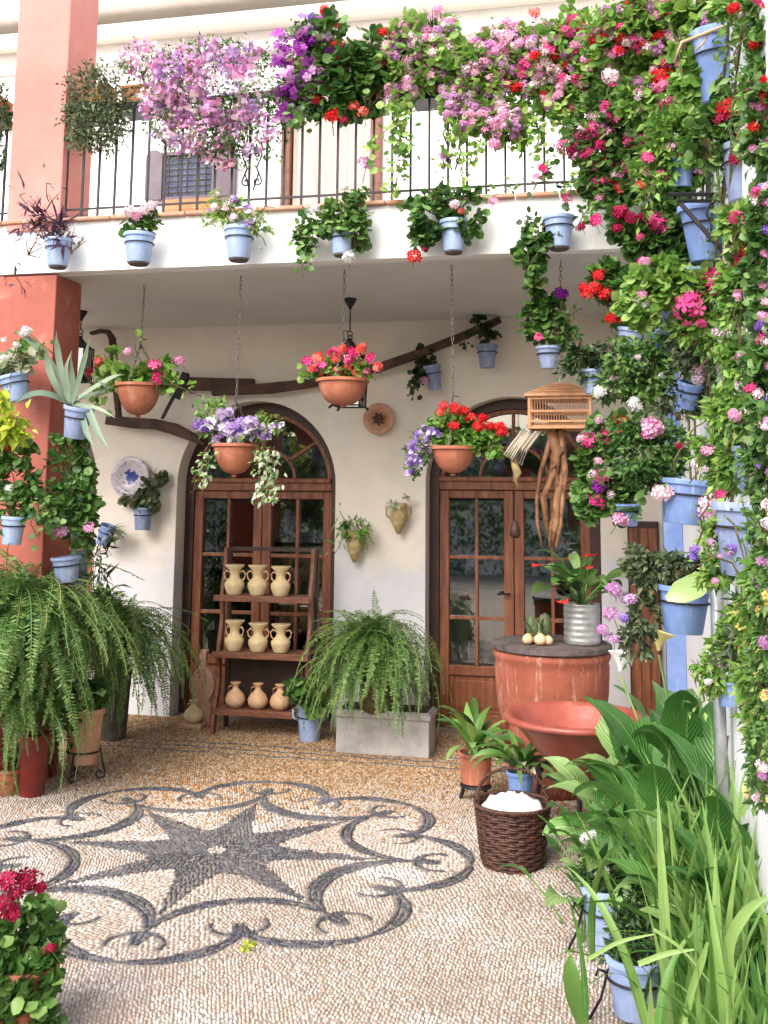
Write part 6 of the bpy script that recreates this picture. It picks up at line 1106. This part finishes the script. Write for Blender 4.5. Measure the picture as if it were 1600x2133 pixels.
rp('potted_succulent', 'wide blue pot low on the white wall full of stubby green succulent rosettes', (1424, 1222, 1318, 110, 78), 4.2, [(1390, 1190, 70, 34), (1440, 1180, 50, 26), (1340, 1195, 34, 40), (1325, 1160, 26, 22), (1345, 1290, 34, 36), (1325, 1340, 26, 34)], 1150, OVAL, .040, 'leaf_olive', 'blue_pot', [(1283, 1230, 32, 'lilac'), (1315, 1250, 30, 'lilac'), (1275, 1280, 32, 'lilac'), (1300, 1286, 22, 'violet'), (1255, 1310, 26, 'lilac'), (1280, 1333, 26, 'lilac'), (1448, 1145, 24, 'violet'), (1444, 1160, 22, 'violet')], tilt(.0, .06))
q = [o for o in bpy.data.objects if o.name == 'potted_succulent'][0]; taper([at(1478, 1200, 4.0), at(1450, 1222, 3.95), at(1415, 1236, 3.93), at(1388, 1248, 3.93)], [.012, .09, .085, .02], 'leaf_calla', q)
rp('potted_plumbago', 'straggly violet flowered plant before the pale grey pot at the right edge', (1560, 1050, 1200, 150, 110), 3.3, [(1560, 1150, 40, 20), (1585, 1190, 30, 30), (1520, 1180, 26, 16)], 120, OVAL, .045, 'leaf', 'blue_grey', [(1525, 1140, 24, 'violet'), (1520, 1150, 22, 'lilac'), (1555, 1058, 24, 'purple'), (1500, 1160, 14, 'lilac'), (1560, 1075, 14, 'mauve')], tilt(0, .05), [strand(1590, 1240, 1500, 1090, 3.1, 14), strand(1600, 1200, 1550, 1060, 3.1, 10), strand(1570, 1250, 1480, 1170, 3.15, 10), strand(1600, 1280, 1540, 1150, 3.1, 12)])
rp('potted_geranium', 'pale blue grey pot cut by the right edge above the violet flowers', (1575, 930, 1020, 90, 66), 3.4, [(1590, 900, 24, 30)], 120, OVAL, .045, 'leaf_bright', 'blue_grey', [(1595, 1018, 22, 'yellow')])
YO = 3.4; t_ = thing('oleander', 'oleander twig with whorled narrow dark leaves against the bright wall', 'shrub', at(1560, 1400, YO))
for cx_, cy_, n_ in ((1538, 1255, 22), (1555, 1300, 14), (1530, 1330, 14)):
    for i in range(n_):
        an = rnd.uniform(0, 2*pi); L_ = rnd.uniform(26, 42); taper([at(cx_, cy_, YO), at(cx_+L_*.5*math.cos(an), cy_-L_*.5*math.sin(an)*.8-4, YO+rnd.uniform(-.05, .05)), at(cx_+L_*math.cos(an), cy_-L_*math.sin(an)*.8, YO+rnd.uniform(-.08, .08))], [.004, .011, .002], 'leaf_dark', t_)
part('stem', G().tube([at(1538, 1250, YO), at(1550, 1320, YO), at(1570, 1420, YO)], [.004, .006, .008], 6), 'stem', t_); foliage(t_, [blob(1550, 1360, 40, 50, YO)], 200, OVAL, .05, 'leaf_olive'); flowers(t_, [(1548, 1352, 24, 'red')], [], None, False, YO)
mass('yellow_petunia', 'pale yellow flowering plant at the right edge below the oleander twig', 'plant', (1580, 1400, 0), [(1575, 1320, 36, 44), (1580, 1400, 40, 60), (1590, 1480, 30, 50), (1560, 1280, 30, 30)], 700, OVAL, .038, 'leaf_bright', Y=3.15, group=None, fl=[(1590, 1300, 36, 'yellow'), (1575, 1345, 34, 'yellow'), (1585, 1480, 40, 'yellow'), (1560, 1280, 24, 'yellow')], rand=[(24, 24, ['yellow', 'yellow', 'palepink'])], sprig=True)
for lb_, ys_, cols_ in (('upper stretch of the pink flowering climber filling the right edge of the view', (40, 300), ['pink', 'hot', 'palepink', 'red']), ('middle stretch of the climber filling the right edge, pale pink and violet heads', (360, 900), ['palepink', 'pink', 'violet', 'hot']), ('lower stretch of the climber filling the right edge, yellow and cream heads', (1000, 1660), ['yellow', 'yellow', 'palepink', 'lilac'])):
    a0, a1 = ys_; t_ = thing('flowering_climber', lb_, 'climber', at(1600, a1, 2.78)); n_b = int((a1-a0)/75); B = [blob(1604+rnd.uniform(-10, 8), a0+(a1-a0)*i/max(1, n_b), 38, 54, 2.72+rnd.uniform(0, .15), .09) for i in range(n_b+1)]
    foliage(t_, B, 300*(n_b+1), ROUND if cols_[0] != 'yellow' else OVAL, .027, 'leaf', clump=.24, edge=.3); flowers(t_, [], B, [(6*(n_b+1), 26, cols_)], False, 2.75)
# filler: a creeper that really does climb the wall behind the pots
t_ = thing('creeper', 'thin creeper climbing the right wall behind all the blue pots', 'creeper', (XR-.05, 4.2, 1.9)); n_ = 3000
n_ = 7000; P = np.stack([XR-.008-R.rand(n_)**1.5*.05, R.uniform(2.9, 5.9, n_), R.uniform(1.75, 4.6, n_)], 1); P = P[(P[:, 2] > 2.15) | (P[:, 1] < 3.55)]; P = P[(np.sin(P[:, 1]*5+P[:, 2]*3)+np.sin(P[:, 2]*7-P[:, 1]*2) > -.5)]
V, T_, A = scatter(OVAL, P, R.randn(len(P), 3)*.6+np.array([-.3, 0, -.5]), R.randn(len(P), 3)*.4+np.array([-1, -.2, .4]), .032*(.6+R.rand(len(P))*.7)); q = link('foliage', fast_mesh('foliage', V-np.array(t_.location), T_, A, 'leaf'), t_); q['kind'] = 'stuff'
g = G()
for i in range(14):
    y0 = rnd.uniform(3.1, 5.6); z0 = rnd.uniform(1.6, 2.2); pts = [(XR-.02-.02*rnd.random(), y0+rnd.uniform(-.15, .15)*j, z0+j*.35) for j in range(8)]; g.tube(pts, .005, 4)
q = part('stems', g, 'stem', t_); q['kind'] = 'stuff'
for nm_, lb_, Y_, bl_, fl_ in (('potted_geranium', 'pink and red geranium between the bracket pot and the bush of small leaves', 4.3, [(1440, 500, 40, 34), (1400, 560, 40, 30)], [(1410, 515, 26, 'hot'), (1385, 545, 22, 'pink'), (1460, 500, 20, 'red')]),
    ('potted_geranium', 'blue potted geranium with pale pink heads right above the silvery leaved pot', 3.9, [(1500, 700, 44, 36), (1450, 690, 40, 30)], [(1500, 690, 26, 'palepink'), (1462, 672, 20, 'hot'), (1530, 715, 20, 'white')]),
    ('potted_geranium', 'plant with pink heads hanging in front of the white strip of wall', 3.8, [(1480, 930, 26, 30), (1510, 1000, 26, 34)], [(1470, 940, 30, 'pink'), (1520, 985, 24, 'palepink'), (1500, 1030, 26, 'hot')]),
    ('potted_geranium', 'pink flowering plant at the far right below the three scarlet blooms', 3.2, [(1555, 640, 36, 40), (1535, 600, 30, 30)], [(1540, 620, 30, 'pink'), (1580, 650, 26, 'hot'), (1560, 690, 20, 'palepink')]),
    ('potted_verbena', 'violet flowered plant just left of the oleander twig', 3.7, [(1500, 1120, 26, 30), (1490, 1190, 26, 30)], [(1500, 1110, 24, 'violet'), (1482, 1130, 18, 'lilac'), (1510, 1170, 20, 'violet'), (1490, 1210, 18, 'pink')]),
    ('potted_geranium', 'low bushy plant against the right wall above the calla leaves', 3.9, [(1490, 1400, 34, 40), (1520, 1340, 30, 40)], [(1500, 1380, 20, 'pink'), (1475, 1420, 18, 'white')]),
    ('potted_geranium', 'leafy plant with lilac heads filling the upper right corner of the view', 3.0, [(1575, 70, 40, 50), (1560, 15, 60, 26)], [(1560, 40, 40, 'lilac'), (1590, 90, 34, 'pink'), (1530, 18, 30, 'red')]),
    ('potted_geranium', 'plant with pink heads against the right edge below the upper corner plant', 3.0, [(1585, 200, 30, 46), (1575, 150, 24, 24)], [(1570, 180, 36, 'hot'), (1592, 220, 30, 'pink'), (1580, 140, 28, 'palepink')]),
    ('potted_geranium', 'magenta and pink plant low on the upper right wall under the large pale pot', 3.1, [(1570, 455, 34, 30), (1530, 470, 26, 26)], [(1530, 455, 30, 'hot'), (1560, 480, 28, 'pink')]),
    ('potted_geranium', 'pink headed plant halfway down the right edge beside the silvery leaved pot', 3.2, [(1560, 770, 34, 40), (1530, 740, 24, 24)], [(1545, 745, 34, 'pink'), (1580, 780, 32, 'hot'), (1550, 805, 26, 'palepink')]),
    ('potted_geranium', 'plant with big pink heads just above the pale blue grey pot', 3.15, [(1560, 870, 36, 30), (1520, 860, 26, 24)], [(1530, 865, 34, 'pink'), (1570, 850, 30, 'palepink'), (1590, 885, 30, 'hot')]),
    ('potted_ivy', 'leafy plant at the right edge under the three scarlet blooms', 2.9, [(1590, 560, 26, 30)], [(1588, 550, 30, 'red')]),
    ('potted_ivy', 'loose green plant at the right edge between the grey blue pots', 2.85, [(1592, 960, 22, 24)], [(1585, 970, 20, 'violet')]),
    ('potted_plumbago', 'airy plant at the right edge above the yellow flowers', 2.95, [(1585, 1190, 30, 44), (1590, 1270, 30, 40)], [(1592, 1160, 20, 'violet'), (1580, 1220, 20, 'lilac')]),
    ('potted_lantana', 'yellow and cream flowering plant touching the right edge over the blades', 3.0, [(1585, 1420, 34, 50), (1590, 1520, 34, 50)], [(1580, 1400, 30, 'yellow'), (1595, 1450, 30, 'yellow'), (1578, 1490, 32, 'yellow'), (1590, 1540, 26, 'palepink')])):
    c_, a_1, b_1, h_1 = pot_px(bl_[0][0]+30, bl_[0][1]+20, bl_[0][1]+70, 50, 40, Y_); t_ = thing(nm_, lb_, 'plant', c_, gr); add_pot(t_, c_, a_1, b_1, h_1, 'blue_paint'); B = [blob(*b_, Y_) for b_ in bl_]
    foliage(t_, B, 520, OVAL, .042, 'leaf_bright' if Y_ > 2.9 else 'leaf', strands=[strand(bl_[0][0], bl_[0][1], bl_[0][0]-40, bl_[0][1]+90, Y_, 16)]); flowers(t_, fl_, B, None, False, Y_)
# ================================================================== NEAR RIGHT: CALLAS, BLADES AND POTS IN IRON RINGS
CALLA = [blade_mesh(L_, w_, el, dr, 'leaf_calla', 9, .16, i, shape='heart', petiole=pe) for i, (L_, w_, el, dr, pe) in enumerate([(.22, .095, 1.35, 1.7, .42), (.26, .11, 1.25, 1.5, .50), (.20, .085, 1.4, 1.2, .36), (.28, .12, 1.15, 1.9, .46), (.24, .095, 1.45, .9, .58), (.18, .09, 1.1, 1.6, .30), (.26, .10, 1.3, 2.1, .62), (.22, .10, .9, 1.5, .34), (.17, .07, 1.3, .6, .50)])]
def calla(label, c, n, s_, spread, ztop=None, grp='calla lilies crowding the near right'):
    t_ = thing('calla_lily', label, 'plant', c, grp)
    for i in range(n):
        az = rnd.uniform(-pi, pi); link('leaf', rnd.choice(CALLA), t_, (rnd.gauss(0, spread), rnd.gauss(0, spread), 0), (rnd.uniform(-.12, .12), rnd.uniform(-.12, .12), az), s_*rnd.uniform(.7, 1.2))
    return t_
def callapot(label, x, y, Y, n, s_, spread, z=0, potr=.13):
    c = at(x, y, Y); c[2] = z; t_ = calla(label, c, n, s_, spread); add_pot(t_, (c[0], c[1], c[2]+.002), potr, potr*.72, .20, 'terracotta_pale'); return t_
c1_ = callapot('tall calla lily clump reaching in front of the broken basin, one white bloom', 1395, 1600, 5.0, 80, .95, .09)
c2_ = callapot('calla lily clump under the low blue wall pot, its leaves nearest the white wall', 1430, 1600, 4.6, 100, 1.18, .13)
c3_ = callapot('calla lily clump at the right edge with broad leaves over the blades', 1540, 1600, 4.1, 100, 1.12, .12)
c4_ = callapot('low calla lily clump leaning over the pebbles beside the wicker basket', 1305, 1700, 4.4, 84, .66, .10)
c5_ = callapot('calla lily clump cut by the right edge below the yellow flowers', 1620, 1700, 3.5, 60, 1.0, .09)
for t_, x, y, Y, c_n in ((c1_, 1292, 1375, 4.95, 'petal_white'), (c2_, 1372, 1332, 4.5, 'petal_yellow')):
    P = at(x, y, Y); k = mpp(P); g = G(); pr = []
    for i in range(9):
        u = i/8; 
        for j in range(16):
            an = 2*pi*j/16; r = (4+ 21*u**1.7)*k; tipx = 1+.45*max(0, math.cos(an))*u; g.v.append((P[0]+r*math.cos(an)*tipx, P[1]+r*math.sin(an)*.8, P[2]+(-22+40*u)*k-(.4*r*max(0, math.cos(an))*u))); g.a.append(.6)
    g.f = [(i*16+j, i*16+(j+1) % 16, (i+1)*16+(j+1) % 16, (i+1)*16+j) for i in range(8) for j in range(16)]
    part('spathe', g, c_n, t_, smooth=True); part('spadix', G().tube([P+np.array([0, 0, -20*k]), P+np.array([0, 0, 18*k])], .005, 6), 'petal_yellow', t_, smooth=True)
    L0 = t_.location; part('flower_stalk', G().tube([(L0[0], L0[1], .2), ((L0[0]+P[0])/2+.02, (L0[1]+P[1])/2, P[2]*.6), P+np.array([0, 0, -32*k])], .006, 6), 'stem_green', t_, smooth=True)
BL = [blade_mesh(L_, w_, el, dr, 'blade', 10, .3, i) for i, (L_, w_, el, dr) in enumerate([(.60, .042, 1.5, .5), (.68, .046, 1.45, .9), (.55, .036, 1.4, 1.2), (.74, .048, 1.52, .7), (.50, .030, 1.3, 1.6), (.66, .040, 1.5, 1.5), (.72, .032, 1.35, 1.9), (.60, .050, 1.5, .3), (.6, .014, 1.2, 2.2), (.72, .040, 1.54, .2), (.64, .036, 1.45, 1.0), (.58, .030, 1.5, .8)])]
def blades(label, x, y, Y, n, s_, sp, grp='clumps of long blade leaved plants in the near right'):
    c = at(x, y, Y); c[2] = .0; t_ = thing('agapanthus', label, 'plant', c, grp); add_pot(t_, (c[0], c[1], .002), .14, .10, .22, 'terracotta_pale')
    for i in range(n): link('leaf', rnd.choice(BL), t_, (rnd.gauss(0, sp), rnd.gauss(0, sp), .12), (rnd.uniform(-.16, .16), rnd.uniform(-.16, .16), rnd.uniform(-pi, pi)), s_*rnd.uniform(.75, 1.15))
    return t_
b1 = blades('clump of long blades farthest from the camera, behind the ringed blue pots', 1440, 2000, 3.95, 150, .92, .09)
b2 = blades('densest clump of long blades at the right edge', 1540, 2100, 3.45, 230, .92, .12)
b3 = blades('nearest clump of long blades in the bottom right corner', 1590, 2133, 2.95, 140, .76, .10)
for pp, w_ in (([(1570, 2133), (1500, 2000), (1545, 1900), (1598, 1868)][::1], 24), ([(1425, 2133), (1440, 2060), (1462, 2000), (1474, 1962)], 16), ([(1225, 1998), (1290, 1960), (1362, 1946)], 8), ([(1330, 2008), (1390, 1985), (1446, 1978)], 11), ([(1362, 1936), (1420, 1975), (1478, 2045)], 7), ([(1545, 1700), (1562, 1640), (1572, 1655)], 12)):
    ps = [at(x, y, 2.95) for x, y in pp]; k = mpp(ps[0]); taper(ps, [w_*k]*(len(ps)-1)+[w_*k*.35], 'blade', b3)
P = at(1555, 1650, 2.95); part('bud', G().lathe([(.001, -.02), (.012, 0), (.010, .018), (.001, .03)], P, 10), 'petal_yellow', b3, smooth=True)
gk = 'blue pots held in iron ring stands'
def ringpot(label, x, yt, yb, wt, wb, Y, bl, n, fl, legx, rot=None):
    c, rt_, rb_, h = pot_px(x, yt, yb, wt, wb, Y); t_ = thing('potted_geranium', label, 'plant', c, gk); add_pot(t_, c, rt_, rb_, h, 'blue_pale', rot, band=1)
    B = [blob(*b_, Y) for b_ in bl]; foliage(t_, B, n, OVAL, .034, 'leaf_dark', edge=.4); flowers(t_, fl, B, None, False, Y)
    s_ = thing('pot_stand', 'thin black ring stand with a hooked top holding the '+label.split(',')[0], 'stand', (c[0], c[1], 0), 'thin black ring stands'); zr = c[2]+h*.62; rr = rb_+(rt_-rb_)*.62+.006
    part('ring', G().tube([(c[0]+rr*math.cos(u), c[1]+rr*math.sin(u), zr) for u in np.linspace(0, 2*pi, 25)], .005, 6), 'iron', s_, smooth=True)
    for j, an in enumerate((pi+.15, -.6, 1.6)):
        d = np.array([math.cos(an), math.sin(an)]); part('leg', G().tube([(c[0]+d[0]*(rr+.035), c[1]+d[1]*(rr+.035), zr-.002), (c[0]+d[0]*(rr+.028), c[1]+d[1]*(rr+.028), zr+.018), (c[0]+d[0]*(rr+.008), c[1]+d[1]*(rr+.008), zr+.014), (c[0]+d[0]*rr, c[1]+d[1]*rr, zr), (c[0]+d[0]*(rr+.02), c[1]+d[1]*(rr+.02), zr*.5), (c[0]+d[0]*(rr+.06), c[1]+d[1]*(rr+.06), .002)], .005, 6), 'iron', s_, smooth=True)
    return t_
ringpot('farther blue ringed pot, white and red specks among its dark leaves', 1262, 1852, 1975, 96, 74, 4.25, [(1265, 1835, 50, 36), (1300, 1870, 40, 34), (1235, 1815, 26, 26)], 620, [(1258, 1812, 26, 'white'), (1220, 1748, 24, 'white'), (1232, 1740, 18, 'white'), (1278, 1868, 10, 'crimson'), (1245, 1822, 16, 'white')], 1215)
ringpot('nearer blue ringed pot, moss green leaves heaped over its rim', 1325, 1996, 2112, 122, 92, 3.75, [(1320, 1950, 50, 50), (1340, 1900, 44, 40), (1300, 1985, 40, 20)], 800, [], 1240)
t_ = thing('canna_leaf_plant', 'single long hanging olive leaf drooping at the lower edge beside the ringed pots', 'plant', at(1195, 2000, 3.6)); taper([at(1190, 1992, 3.6), at(1186, 2020, 3.58), at(1195, 2075, 3.58), at(1212, 2125, 3.6), at(1224, 2160, 3.6)], [.012, .055, .062, .045, .01], 'leaf', t_)
part('stem', G().tube([at(1190, 1992, 3.6), at(1180, 1978, 3.62), at(1230, 1990, 3.7), at(1300, 2010, 3.75)], .003, 5), 'stem_green', t_)
c = at(1428, 2060, 3.35); c[2] = .002; single('clay_pot', 'empty pinkish clay pot half hidden by the blades at the bottom', 'pot', G().lathe(pot_prof(.10, .075, .20), c, 28), 'terracotta_pale', c, smooth=True)
